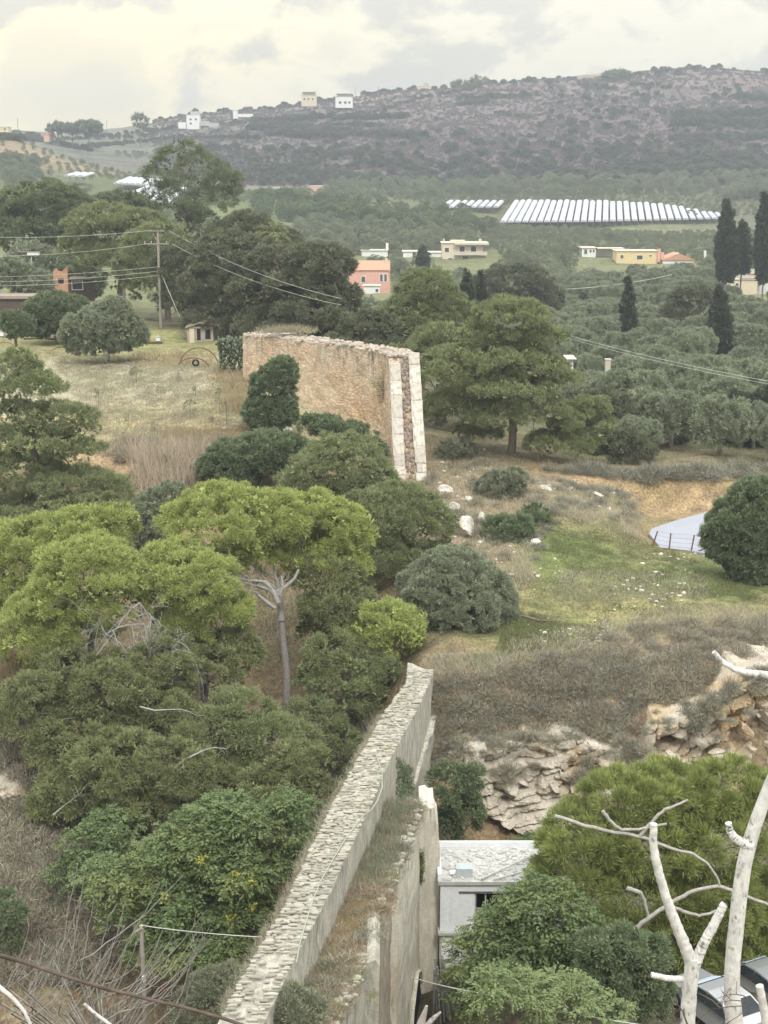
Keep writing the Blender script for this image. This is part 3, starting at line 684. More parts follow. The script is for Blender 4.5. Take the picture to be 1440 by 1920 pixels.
c = t.mix(oi.outputs['Random'], (.52, .49, .43), (.68, .65, .59)); c = t.mix(t.math('MULTIPLY', t.rng(nz, .50, .62), .85), c, (.30, .27, .23)); c = t.mix(t.math('MULTIPLY', t.rng(n2_, .50, .64), .7), c, (.52, .42, .34)); t.col(c); t.bump(nz, .8, .05); MATS['ashlar'] = t.m
t = NT('ochre_masonry', .92)
vv = t.vor(3.1, (1, 1, 1.35)); ve = t.vor(3.1, (1, 1, 1.35), 'DISTANCE_TO_EDGE'); big = t.noise(.35, 4, .55); st = t.noise(1.6, 6, .65, (1, 1, .16)); fine = t.noise(9, 4, .7)
c = t.mix(t.rng(big, .38, .62), (.61, .445, .30), (.67, .54, .40)); sx = t.n('ShaderNodeSeparateColor'); t.l(vv.outputs['Color'], sx.inputs[0])
c = t.mix(1.0, c, t.mix(sx.outputs[0], (.80, .79, .76), (1.18, 1.17, 1.15)), 'MULTIPLY')
c = t.mix(t.rng(ve.outputs['Distance'], .0, .09, .35, 0), c, (.30, .20, .13))
tcn = t.n('ShaderNodeSeparateXYZ'); t.l(t.tc.outputs['Object'], tcn.inputs[0])
topm = t.rng(tcn.outputs[2], -3.4, -.2); stain = t.math('MULTIPLY', t.rng(st, .50, .63), topm)
c = t.mix(t.math('MULTIPLY', t.rng(st, .38, .5), t.math('MULTIPLY', topm, .45)), c, (.55, .50, .42)); c = t.mix(t.math('MULTIPLY', stain, .85), c, (.12, .105, .095))
c = t.mix(t.math('MULTIPLY', t.rng(t.noise(.5, 4, .6, (1, 1, .35), loc=(5, 5, 5)), .5, .66), .5), c, (.62, .52, .38))
t.col(c); t.bump(t.math('ADD', t.rng(ve.outputs['Distance'], 0, .12), t.math('MULTIPLY', fine, .5)), .8, .07); MATS['ochre_masonry'] = t.m

def loft(mb, L, R, zt, zb, nh=24, nw=6, seg=.45, amp=.05, topamp=.08, batter=0.0, seed=1, a=.5, broken=0):
    """wall solid between the left edge L and right edge R (xy), top zt, bottom zb per station"""
    L, R, zt, zb = [np.array(q, float) for q in (L, R, zt, zb)]
    mid = (L + R) / 2; s = np.concatenate([[0], np.cumsum(np.hypot(*np.diff(mid, axis=0).T))]); n = max(2, int(s[-1] / seg)); q = np.linspace(0, s[-1], n)
    ip = lambda A: np.stack([np.interp(q, s, A[:, 0]), np.interp(q, s, A[:, 1])], 1)
    L, R = ip(L), ip(R); zt = np.interp(q, s, zt); zb = np.interp(q, s, zb)
    if broken: zt = zt + np.round(fbm(q * .9, q * 0 + seed, 3, seed) * 5) / 5 * broken
    rows = []
    hv = np.linspace(0, 1, nh)
    for side, E, O in ((-1, L, R), (1, R, L)):
        dirn = unit(E - O)
        col = []
        for h in (hv if side < 0 else hv[::-1]):
            z = zb + (zt - zb) * h; e = fbm(q * .8 + side * 9, z * .8, 4, seed) * amp * 2 + np.round(vnoise(q * 1.6, z * 2.3, seed + 5) * 3) / 3 * amp * .8
            pt = E + dirn * (e + batter * (zt - z))[:, None]; col.append(np.column_stack([pt, z]))
        if side < 0:
            rows += col
            for w in np.linspace(0, 1, nw + 2)[1:-1]:
                pt = L + (R - L) * w; rows.append(np.column_stack([pt, zt + fbm(q * 2.2, w * 4 + q * 0, 3, seed + 3) * topamp * 1.5 + topamp * .3]))
        else: rows += col
    G = np.stack(rows, 1); m = G.shape[1]
    i = (np.arange(n - 1)[:, None] * m + np.arange(m - 1)[None, :]).ravel(); mb.quads(G.reshape(-1, 3), np.stack([i, i + m, i + m + 1, i + 1], 1), a)
    for e in (0, n - 1):   # end caps
        k = nh; V = G[e]; left = V[:k]; right = V[-k:][::-1]
        V2 = np.vstack([left, right]); Q = [[j, j + 1, k + j + 1, k + j] for j in range(k - 1)]; mb.quads(V2, Q, a)
        tp = V[k - 1:-k + 1]; c_ = tp.mean(0) - [0, 0, .05]; mb.tris(np.vstack([tp, c_]), [[j, j + 1, len(tp)] for j in range(len(tp) - 1)] + [[len(tp) - 1, 0, len(tp)]], a)

# ---- near wall
WL = [(765, 1243), (761, 1281), (722, 1333), (670, 1424), (632, 1492), (590, 1574), (526, 1713), (469, 1803), (438, 1862), (385, 1962), (330, 2070)]
WR = [(812, 1256), (805, 1281), (780, 1333), (730, 1424), (700, 1500), (664, 1574), (598, 1713), (549, 1803), (521, 1862), (470, 1962), (415, 2070)]
def YW(py): return 1 / (.01316 + (py - 1281) / 581 * .01184)
Lp = np.array([at(x, y, YW(y)) for x, y in WL]); Rp = np.array([at(x, y, YW(y)) for x, y in WR])
wr = thing('ruined_wall', 'long ruined masonry wall with loose stones on its top running from the bottom up to the slope', 'wall', (float(Rp[4][0]), float(Rp[4][1]), -38))
W0 = np.array(wr.location)
def relW(P): return np.asarray(P, float) - W0
zt = (Lp[:, 2] + Rp[:, 2]) / 2
zb_near = np.array([-37.8] * len(zt))
mb = MB(); A_, B_ = relW(Lp), relW(Rp); loft(mb, A_[:, :2], B_[:, :2], (A_[:, 2] + B_[:, 2]) / 2 - .06, [0.2] * len(zt), nh=34, nw=5, seg=.4, amp=.035, topamp=.05, seed=3)
mb.build('upper_wall', MATS['plaster'], wr)
# ledge of the lower, thicker wall on its right
def zl_top(Y): return np.interp(Y, np.sort(Rp[:, 1]), Rp[np.argsort(Rp[:, 1]), 2])
def solveY(px, py, dz):
    ys = np.linspace(34, 80, 400); P = np.array([at(px, py, y)[2] for y in ys]); d = P - (zl_top(ys) - dz); return ys[np.argmin(abs(d))]
LE = [(788, 1508), (782, 1540), (764, 1590), (745, 1640), (722, 1700), (700, 1755), (676, 1830), (645, 1900), (600, 1990), (560, 2070)]
Lw, Rw, Zw = [], [], []
for x, y in LE:
    Y = solveY(x, y, 1.75); p = at(x, y, Y); xl = np.interp(Y, np.sort(Rp[:, 1]), Rp[np.argsort(Rp[:, 1]), 0]) - .25
    Lw.append([xl, Y]); Rw.append([p[0], Y]); Zw.append(p[2])
Lw, Rw, Zw = np.array(Lw), np.array(Rw), np.array(Zw)
plain('recess_earth', (.25, .21, .17), (.42, .37, .31), 4, .95, .6, vscale=(1, 1, .3))
for (i0, i1, inset_, nm_, mt_, sd_, drop_) in ((0, 4, 0.0, 'far_bay', 'plaster_pale', 8, 0), (3, 6, .22, 'recess', 'recess_earth', 9, .12), (5, len(LE), 0.0, 'lower_wall', 'plaster', 10, 0)):
    a_, b_, c_ = Lw[i0:i1] - W0[:2], Rw[i0:i1] - W0[:2] - [inset_, 0], Zw[i0:i1] - W0[2] - drop_
    mb = MB(); loft(mb, a_, b_, c_, [0.2] * len(c_), nh=36, nw=6, seg=.35, amp=.05, topamp=.10, batter=.0, seed=sd_, broken=.12); mb.build(nm_, MATS[mt_], wr)
# dark panel painting the shade of a pointed arch at the foot of the far bay, seen at a slant
def on_face(Y, z): return np.array([np.interp(Y, Rw[::-1, 1], Rw[::-1, 0]) + .10, Y, z]) - W0
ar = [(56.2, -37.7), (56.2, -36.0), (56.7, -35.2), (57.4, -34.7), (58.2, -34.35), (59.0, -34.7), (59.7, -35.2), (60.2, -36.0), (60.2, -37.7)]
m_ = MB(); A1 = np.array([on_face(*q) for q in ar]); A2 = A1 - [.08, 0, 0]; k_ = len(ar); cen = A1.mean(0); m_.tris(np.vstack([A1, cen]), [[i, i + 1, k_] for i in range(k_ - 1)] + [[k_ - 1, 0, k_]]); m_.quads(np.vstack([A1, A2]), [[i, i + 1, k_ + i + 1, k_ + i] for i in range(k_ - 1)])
m_.build('arch_shade_panel', MATS['dark_inside'], wr)
for i in range(1, k_ - 2):
    p_, q_ = A1[i], A1[i + 1]; m_ = MB(); m_.tube([p_ + [.02, 0, 0], q_ + [.02, 0, 0]], .10, 4); m_.build('voussoir', MATS['plaster_pale'], wr)
# the far right face steps outward below the top
mb = MB(); Y1 = np.array([63.5, 67, 72, 77.5]); xr = np.interp(Y1, Rp[::-1, 1], Rp[::-1, 0]); zz_ = zl_top(Y1)
loft(mb, np.stack([xr - .3, Y1], 1) - W0[:2], np.stack([xr + np.array([.02, .1, .2, .28]), Y1], 1) - W0[:2], zz_ - np.array([5.0, 4.2, 3.0, 2.4]) - W0[2], [0.2] * 4, nh=24, nw=2, seg=.4, amp=.06, topamp=.1, seed=14, broken=.3); mb.build('footing', MATS['plaster'], wr)
def prism(profile, Y, depth, mat, name, parent, o=W0, jit=.0, seed=0):
    """closed outline (picture points at distance Y) given real depth"""
    P = [at(x, y, Y) for x, y in profile]; bm = bmesh.new()
    f_ = [bm.verts.new(tuple(p - o)) for p in P]; b_ = [bm.verts.new(tuple(p - o + [0, depth, 0])) for p in P]; n = len(P)
    ff = bm.faces.new(f_); bf = bm.faces.new(b_[::-1])
    for i in range(n): bm.faces.new([f_[i], b_[i], b_[(i + 1) % n], f_[(i + 1) % n]])
    bmesh.ops.triangulate(bm, faces=[ff, bf]); bmesh.ops.recalc_face_normals(bm, faces=bm.faces)
    me = bpy.data.meshes.new(name); bm.to_mesh(me); bm.free(); me.materials.append(mat); ob = bpy.data.objects.new(name, me); C.objects.link(ob); ob.parent = parent; return ob
import bmesh
# leaning pier with a pointed arch at its foot
pr = [(722, 1640), (740, 1620), (760, 1590), (772, 1552), (784, 1536), (787, 1512), (799, 1510), (805, 1516), (814, 1515), (816, 1534), (822, 1548), (825, 1600), (823, 1700), (822, 1780), (818, 1850), (814, 1960), (796, 1960), (791, 1870), (785, 1826), (780, 1812), (775, 1830), (770, 1880), (766, 1960), (722, 1960)]
prism(pr, 60.8, 2.2, MATS['plaster_pale'], 'pier', wr)
# narrower buttress nearer the camera
pr = [(662, 1858), (674, 1828), (688, 1806), (704, 1800), (712, 1812), (711, 1860), (706, 2200), (655, 2200)]
prism(pr, 45.2, 3.0, MATS['plaster'], 'buttress', wr)
# stones on top of the wall, laid across it
rg = np.random.default_rng(77)
def stone_mesh(name, seed, l, w, h, mat, bev=.2):
    r = np.random.default_rng(seed); n = 8; V = []
    for z, k in ((-.5, .85), (.1, 1.0), (.5, .72)):
        for i in range(n):
            a = i * 2 * PI / n + r.uniform(-.2, .2); ca, sa = math.cos(a), math.sin(a); m = (abs(ca) ** 4 + abs(sa) ** 4) ** -.25
            V.append([ca * m * .5 * l * k * r.uniform(.88, 1.1), sa * m * .5 * w * k * r.uniform(.88, 1.1), z * h * r.uniform(.85, 1.1)])
    mb = MB(); Q = [[j * n + i, j * n + (i + 1) % n, (j + 1) * n + (i + 1) % n, (j + 1) * n + i] for j in range(2) for i in range(n)]; mb.quads(V, Q, .5)
    mb.tris(V, [[16 + i, 16 + (i + 1) % n, 16 + (i + 2) % n] for i in range(0)] + [[16, 16 + i, 16 + i + 1] for i in range(1, 7)] + [[0, i + 1, i] for i in range(1, 7)], .5)
    return mb, mat
stone_me = []
for i in range(8):
    mbs, mt = stone_mesh('stone', 500 + i, 1, 1, 1, MATS['stone_top']); o_ = mbs.build('stone', mt); stone_me.append(o_.data); bpy.data.objects.remove(o_)
def stone_arrays(me):
    V = np.zeros(len(me.vertices) * 3); me.vertices.foreach_get('co', V); V = V.reshape(-1, 3)
    q = [tuple(p.vertices) for p in me.polygons]; return V, [x for x in q if len(x) == 4], [x for x in q if len(x) == 3]
SA = [stone_arrays(m) for m in stone_me]
oL = np.argsort(Lp[:, 1]); oR = np.argsort(Rp[:, 1])
stones = []
Y = 38.4
while Y < 79:
    xl = np.interp(Y, Lp[oL, 1], Lp[oL, 0]); xr_ = np.interp(Y, Rp[oR, 1], Rp[oR, 0]); z = zl_top(Y)
    x = xl + rg.uniform(-.04, .08); gap = vnoise(Y * .5, 3, 5) > .22
    while x < xr_ - .1:
        l = rg.uniform(.14, .46); w = rg.uniform(.07, .15); h = rg.uniform(.03, .065)
        edge = x < xl + .25 or x > xr_ - .35
        if rg.random() < (.90 if edge else (.22 if gap else .66)):
            stones.append((min(x + l / 2, xr_ - l * .3), Y + rg.uniform(-.035, .035), z + h * .25 + rg.uniform(-.015, .03) + (.04 if edge else 0), l, w, h, rg.uniform(-.14, .14), rg.integers(8), rg.uniform(-.12, .12)))
        x += l + rg.uniform(.0, .05)
    Y += .125
stones.sort(key=lambda s_: s_[1])
for k_, s_ in enumerate(stones[:300]):
    o_ = bpy.data.objects.new('stone', stone_me[s_[7]]); C.objects.link(o_); o_.parent = wr; o_.location = tuple(np.array(s_[:3]) - W0); o_.scale = (s_[3], s_[4], s_[5]); o_.rotation_euler = (s_[8], s_[8] * .6, s_[6])
def joined_stones(lst, name, parent, off, mat):
    mb = MB()
    for s_ in lst:
        V, Q, T = SA[s_[7]]; ca, sa = math.cos(s_[6]), math.sin(s_[6]); P = V * [s_[3], s_[4], s_[5]]; P = np.stack([P[:, 0] * ca - P[:, 1] * sa, P[:, 0] * sa + P[:, 1] * ca, P[:, 2]], 1) + (np.array(s_[:3]) - off)
        a = (s_[0] * 7.3 + s_[1] * 3.1) % 1.0; mb.quads(P, Q, a); mb.tris(P, T, a)
    o_ = mb.build(name, mat, parent)
    if len(lst) > 40: o_['kind'] = 'stuff'
    return o_
joined_stones(stones[300:], 'loose_stones', wr, W0, MATS['stone_top'])
# ragged stones on the broken edge of the lower wall
ed = []
for k_ in range(420):
    f = rg.uniform(0, len(LE) - 1.01); i = int(f); f -= i; p = Rw[i] * (1 - f) + Rw[i + 1] * f; z = Zw[i] * (1 - f) + Zw[i + 1] * f
    ed.append((p[0] - rg.uniform(-.06, .35), p[1], z + rg.uniform(-.15, .16), rg.uniform(.14, .36), rg.uniform(.12, .25), rg.uniform(.08, .16), rg.uniform(-.4, .4), int(rg.integers(8)), 0))
joined_stones(ed, 'edge_stones', wr, W0, MATS['stone_top'])
# hose lying along the near wall and hanging over its edge
hp = [(706, 1420), (716, 1450), (717, 1480), (708, 1505), (697, 1522), (683, 1532), (672, 1545), (660, 1560), (640, 1590), (622, 1620), (600, 1660), (584, 1700), (572, 1740), (562, 1775), (556, 1810)]
mb = MB(); P = [at(x, y, YW(y) - (.35 if 1460 < y < 1530 else 0.05)) + np.array([0, 0, .10]) for x, y in hp]; mb.tube(P, .022, 6)
tag(mb.build('hose', MATS['hose'], None, True), 'thin pale hose lying along the top of the near wall and drooping over its edge', 'hose')

# ---- far wall: a masonry wall that turns and comes down the slope as a steep ramp with a channel
fw = thing('ruined_wall', 'tall ochre masonry wall across the valley ending in a steep ramp of white stone blocks', 'wall', (0, 119, -15.5))
FW = np.array(fw.location)
P0 = at(772, 955, 116.4); P1 = at(757, 668, 121.0); P2 = at(738, 660, 123.4); P3 = at(690, 651, 126.6); P4 = at(600, 640, 131.5); P5 = at(540, 632, 134.5); P6 = at(472, 627, 138.0)
C0 = np.array([P0, P1, P2, P3, P4, P5, P6]); hw = np.array([1.38, 1.28, 1.15, 1.1, 1.1, 1.1, 1.1])
tang = unit(np.gradient(C0[:, :2], axis=0)); tang[0] = tang[1] = unit(C0[1, :2] - C0[0, :2]); nrm = np.stack([-tang[:, 1], tang[:, 0]], 1)   # points left
zb = np.array([float(gz(*c[:2])) for c in C0]) - 1.5
mb = MB(); loft(mb, (C0[:, :2] + nrm * hw[:, None]) - FW[:2], (C0[:, :2] - nrm * hw[:, None]) - FW[:2], C0[:, 2] - FW[2], zb - FW[2], nh=44, nw=5, seg=.4, amp=.08, topamp=.13, batter=.015, seed=21)
mb.build('masonry', MATS['ochre_masonry'], fw)
# rubble along its crest
cr_ = []
for k_ in range(620):
    f = rg.uniform(1.0, 5.98); i = int(f); f -= i; c = C0[i] * (1 - f) + C0[i + 1] * f; n_ = nrm[i] * (1 - f) + nrm[i + 1] * f; s = rg.uniform(-1.15, 1.15)
    cr_.append((c[0] + n_[0] * s, c[1] + n_[1] * s, c[2] + rg.uniform(-.05, .18), rg.uniform(.25, .6), rg.uniform(.2, .45), rg.uniform(.14, .3), rg.uniform(0, 3), int(rg.integers(8)), 0))
leaf_mat('crest', (.30, .25, .20), (.52, .46, .40), (.22, .20, .16), 0, .9)
joined_stones(cr_, 'crest_rubble', fw, FW, MATS['crest'])
# ramp blocks: two columns with a channel between
av = P1 - P0; Ln = np.linalg.norm(av); av = av / Ln; cv = np.array([nrm[0][0], nrm[0][1], 0.]); nv = np.cross(cv, av); nv = nv if nv[2] > 0 else -nv
M3 = np.stack([-cv, av, nv])     # local x = right, y = up the ramp, z = out of the ramp
bme = []
def block_mesh(i):
    r = np.random.default_rng(800 + i); mb = MB(); bx = .5; n = 3
    V = np.array([[x, y, z] for z in (-.5, .38) for y in (-.5, .5) for x in (-.5, .5)]) + r.uniform(-.035, .035, (8, 3)); top = np.array([[x, y, .5] for y in (-.44, .44) for x in (-.42, .42)]) + r.uniform(-.03, .03, (4, 3))
    V = np.vstack([V, top]); mb.quads(V, [[0, 2, 3, 1], [0, 1, 5, 4], [2, 6, 7, 3], [0, 4, 6, 2], [1, 3, 7, 5], [4, 5, 9, 8], [6, 10, 11, 7], [4, 8, 10, 6], [5, 7, 11, 9], [8, 9, 11, 10]])
    o_ = mb.build('block', MATS['ashlar']); m_ = o_.data; bpy.data.objects.remove(o_); return m_
bme = [block_mesh(i) for i in range(5)]
from mathutils import Matrix
def block(cx, cy_, w, l, th, out, rot=0):
    c = P0 + av * cy_ + (-cv) * cx + nv * out; o_ = bpy.data.objects.new('block', bme[int(rg.integers(5))]); C.objects.link(o_); o_.parent = fw
    R_ = np.stack([-cv * math.cos(rot) + av * math.sin(rot), av * math.cos(rot) + cv * math.sin(rot), nv], 1) * np.array([w, l, th])
    T_ = np.eye(4); T_[:3, :3] = R_; T_[:3, 3] = c - FW; o_.matrix_local = Matrix(T_.tolist())
for sgn in (-1, 1):
    y = -.2
    ls = [.55, .5, .62, .7, .6, .75, .9, 1.7, 1.3, 1.9, 1.2, 1.5] if sgn < 0 else [.5, .6, .5, .62, .9, .75, 1.4, 2.1, 1.7, 1.4, 1.6, 1.0]
    for l in ls:
        if y + l > Ln + .25: break
        taper = 1 - .10 * y / Ln
        if l < .8 and rg.random() < .45:      # a course of two smaller blocks
            block(sgn * .60 * taper * 1.25, y + l / 2, .40, l * .96, .42, .14 + rg.uniform(-.04, .04)); block(sgn * 1.02 * taper * 1.12, y + l / 2, .42, l * .96, .42, .12 + rg.uniform(-.04, .04))
        else: block(sgn * .88 * taper, y + l / 2, .92, l * .99, .44, .14 + rg.uniform(-.035, .035), rg.uniform(-.015, .015))
        y += l
    for l in (.9, .8):                        # the crown, turning level
        pass
ch = []
for k_ in range(150):
    s = rg.uniform(-.30, .30); y = rg.uniform(0, Ln); c = P0 + av * y - cv * s + nv * rg.uniform(.0, .10)
    ch.append((c[0], c[1], c[2], rg.uniform(.2, .42), rg.uniform(.2, .34), rg.uniform(.18, .34), rg.uniform(0, 3), int(rg.integers(8)), 0))
leaf_mat('rubble', (.15, .12, .10), (.34, .28, .235), (.24, .21, .18), 0, .95)
joined_stones(ch, 'channel_rubble', fw, FW, MATS['rubble'])

# ---- rock faces
t = NT('cliff_rock', .95); base = t.attr('v').outputs['Fac']; nz = t.noise(.9, 7, .68, (1, 1, 1.6)); fn = t.noise(5, 5, .7); sd_ = t.noise(.35, 3, .5, loc=(3, 3, 8))
c = t.mix(t.rng(nz, .35, .65), (.38, .33, .26), (.64, .59, .50)); c = t.mix(t.rng(sd_, .5, .68), c, (.50, .36, .19)); c = t.mix(t.rng(fn, .55, .72), c, (.22, .18, .135)); c = t.mix(t.rng(base, .6, 1.0, 0, .8), c, (.54, .38, .22))
t.col(c); t.bump(t.math('ADD', nz, fn), .9, .12); MATS['cliff_rock'] = t.m
def cliff(name, top, bot, Y0, Y1, nu, nv_, seed, amp, dip=.25, cell=1.6, sandy=None, cave=None):
    """a rock face from a lower to an upper outline, with ledges, cracks and overhangs"""
    tx = np.array(top, float); bx = np.array(bot, float); u = np.linspace(0, 1, nu); v = np.linspace(0, 1, nv_)
    pxs_ = tx[0, 0] + (tx[-1, 0] - tx[0, 0]) * u; yt = np.interp(pxs_, tx[:, 0], tx[:, 1]) + fbm(pxs_ / 60, pxs_ * 0 + seed, 3, seed) * 16; yb = np.interp(pxs_, bx[:, 0], bx[:, 1])
    U, Vv = np.meshgrid(u, v, indexing='ij'); PX = np.repeat(pxs_[:, None], nv_, 1); PY = yb[:, None] + (yt - yb)[:, None] * Vv
    Yb = Y0 + (Y1 - Y0) * Vv
    sc_ = F / ((Y0 + Y1) / 2); a = PX / sc_; b = PY / sc_; wa = fbm(a * .55, b * .8, 4, seed + 31); wb_ = fbm(a * .5 + 9, b * .9, 4, seed + 37); a = a + wa * .25; b = b + wb_ * .15
    bb = (b + a * dip + fbm(a * .35, b * .5, 3, seed) * .9) * 2.3 / (cell ** .3); th_ = .55 * fbm(bb * .7, a * .12, 2, seed + 4); bb = bb + th_
    lay = np.floor(bb); fl = bb - lay; seg = .55 + 1.3 * hsh(lay, lay * 0, seed + 2); aa = a / (seg * cell * .8) + hsh(lay, lay * 0 + 3, seed) * 7 + fbm(b * 1.5, a * .8, 2, seed + 8) * .25; blk = np.floor(aa); fa_ = aa - blk
    long_ = np.clip((Vv - .42) / .25, 0, 1)          # the lower shelves run on unbroken
    D = (hsh(lay, blk, seed + 1) - .5) * .95 * long_ + (hsh(lay, lay * 0 + 5, seed) - .5) * .8 + fbm(a * .45, b * .5, 3, seed + 6) * 1.9
    D -= np.exp(-(np.minimum(fl, 1 - fl) / .09) ** 2) * .42 + np.exp(-(np.minimum(fa_, 1 - fa_) / .05) ** 2) * .45 * long_
    D += (.5 - np.abs(fl - .5)) * .22 + fbm(a * 3.2, b * 4.5, 4, seed + 9) * .28 + fbm(a * 10, b * 12, 3, seed + 2) * .14
    sv = np.zeros(PX.shape)
    if sandy is not None:
        m = np.clip((PY - sandy(PX)) / 8, 0, 1); D = D * (1 - m) + m * (-1.2 + fbm(a * 2, b * 6, 3, 4) * .3); sv = m
    if cave:
        for (cx, cyy, rx, ry, dd) in cave: D -= dd * np.exp(-(((PX - cx) / rx) ** 2 + ((PY - cyy) / ry) ** 2) ** 2)
    Yg = Yb - D * amp
    edge = np.minimum.reduce([U / .05, (1 - U) / .05, (1 - Vv) / .03, np.ones_like(U)]); Yg = Yg + (1 - np.clip(edge, 0, 1)) ** 2 * 2.4
    r_, uu = (PX - 720) / F, (960 - PY) / F; tt_ = Yb / (math.cos(TH) + uu * math.sin(TH)); G = np.stack([r_ * tt_, Yg, tt_ * (-math.sin(TH) + uu * math.cos(TH))], -1)
    i = (np.arange(nu - 1)[:, None] * nv_ + np.arange(nv_ - 1)[None, :]).ravel(); mb = MB(); fa = ((sv[:-1, :-1])).ravel()
    mb.quads(G.reshape(-1, 3), np.stack([i, i + nv_, i + nv_ + 1, i + 1], 1), fa)
    # give it a body running back into the slope
    for idx in (np.arange(nv_), (nu - 1) * nv_ + np.arange(nv_), np.arange(nu) * nv_ + nv_ - 1):
        A2 = G.reshape(-1, 3)[idx]; B2 = A2 + [0, 4.5, -.5]; k = len(idx); mb.quads(np.vstack([A2, B2]), [[j, j + 1, k + j + 1, k + j] for j in range(k - 1)], .2)
    o_ = mb.build(name, MATS['cliff_rock']); o_['kind'] = 'structure'; return o_
cliff('rock_face', [(845, 1420), (880, 1400), (930, 1405), (985, 1392), (1050, 1388), (1110, 1400), (1165, 1400), (1180, 1420), (1240, 1425)],
      [(845, 1620), (1000, 1640), (1240, 1640)], 71.6, 74.6, 300, 170, 5, .62, .30, 2.1, sandy=lambda px: np.interp(px, [845, 885, 960, 1030, 1100, 1240], [1480, 1512, 1545, 1582, 1630, 1660]), cave=[(947, 1497, 12, 8, .9), (1070, 1470, 14, 10, .5)])
cliff('rock_face', [(1205, 1372), (1225, 1345), (1300, 1335), (1345, 1318), (1375, 1300), (1400, 1275), (1425, 1268), (1500, 1262)],
      [(1205, 1470), (1500, 1470)], 73.2, 75.6, 280, 150, 15, .85, .45, 1.5, cave=[(1262, 1392, 26, 14, 1.3), (1345, 1412, 26, 16, 1.3), (1425, 1400, 16, 60, 1.3), (1390, 1395, 12, 18, 1.0), (1300, 1375, 10, 12, .9)])
cliff('rock_outcrop', [(-20, 1476), (30, 1470), (60, 1485), (110, 1500), (140, 1520)], [(-20, 1560), (140, 1570)], 70.4, 71.4, 90, 60, 25, .5, .2, .9)
# white boulders on the slopes
def boulders(lst, label, cat='rock', group=None, mats='boulder'):
    for (px, py, w, h, lab) in lst:
        p = hit1(px, py + h * .4, 60); k = p[1] / F; o_ = bpy.data.objects.new('rock', bme_b[int(rg.integers(6))]); C.objects.link(o_)
        o_.location = tuple(p + [0, 0, h * k * .2]); o_.scale = (w * k, w * k * rg.uniform(.7, 1.1), h * k * 1.15); o_.rotation_euler = (rg.uniform(-.2, .2), rg.uniform(-.35, .35), rg.uniform(-.4, .4)); tag(o_, lab or label, cat, group if not lab else None)
t = NT('boulder', .93); nz = t.noise(1.6, 7, .7); f2 = t.noise(6, 4, .7); c = t.mix(t.rng(nz, .4, .6), (.42, .38, .32), (.74, .72, .66)); c = t.mix(t.rng(f2, .56, .7), c, (.26, .22, .18)); t.col(c); t.bump(nz, .8, .1); MATS['boulder'] = t.m
bme_b = []
for i in range(6):
    bm = bmesh.new(); bmesh.ops.create_icosphere(bm, subdivisions=4, radius=.5); rr = np.random.default_rng(40 + i)
    n_cut = unit(rr.normal(size=(11, 3))); dc = rr.uniform(.24, .42, 11)
    for v_ in bm.verts:
        p = np.array(v_.co)
        for nn, dd in zip(n_cut, dc):
            q = p @ nn
            if q > dd: p = p - nn * (q - dd)
        p = p * (1 + .14 * float(fbm(p[0] * 5 + i, p[1] * 5 + p[2] * 6, 4, i)))
        v_.co = tuple(p)
    me = bpy.data.meshes.new('rock'); bm.to_mesh(me); bm.free(); me.materials.append(MATS['boulder']); bme_b.append(me)
boulders([(868, 985, 58, 46, 'large cracked white rock below the foot of the ramp'), (850, 950, 44, 24, 'flat white rock just above the large cracked rock'), (838, 915, 40, 16, 'pale low rock beside the foot of the ramp'),
          (792, 990, 16, 22, 'small white rock showing between the pines left of the large cracked rock'), (880, 935, 20, 20, 'small pale rock between the cracked rock and the upper grey shrub'), (903, 968, 18, 22, 'white rock left of the lower grey-green shrub'),
          (1000, 1020, 30, 12, 'low pale rock right of the lower grey-green shrub'), (1024, 915, 34, 10, 'flat grey stone on top of the brown mound'), (1120, 930, 30, 10, 'second flat grey stone on the brown mound, further right'),
          (525, 808, 66, 12, 'long pale flat rock on top of the dense dark bush under the ochre wall'), (855, 1418, 34, 14, 'pale rock block left of the top of the rock face'), (905, 1412, 24, 12, 'small pale rock at the upper left corner of the rock face'),
          (850, 720, 12, 6, None), (1180, 1310, 26, 20, 'yellowish rock patch among the brown scrub above the cliff'), (30, 1555, 44, 26, 'white rock in the brown bank at the left edge'), (70, 1440, 30, 22, 'pale rock high in the brown bank at the left'),
          (95, 1630, 14, 12, 'small white stone lying in the brown bank at the left'), (35, 1660, 40, 10, 'row of pale stones low on the left bank')][:12] + [(1180, 1310, 22, 16, 'yellowish rock patch among the brown scrub above the cliff'), (30, 1555, 44, 26, 'white rock in the brown bank at the left edge'), (70, 1440, 30, 22, 'pale rock high in the brown bank at the left'), (95, 1630, 14, 12, 'small white stone lying in the brown bank at the left')], 'pale rock')
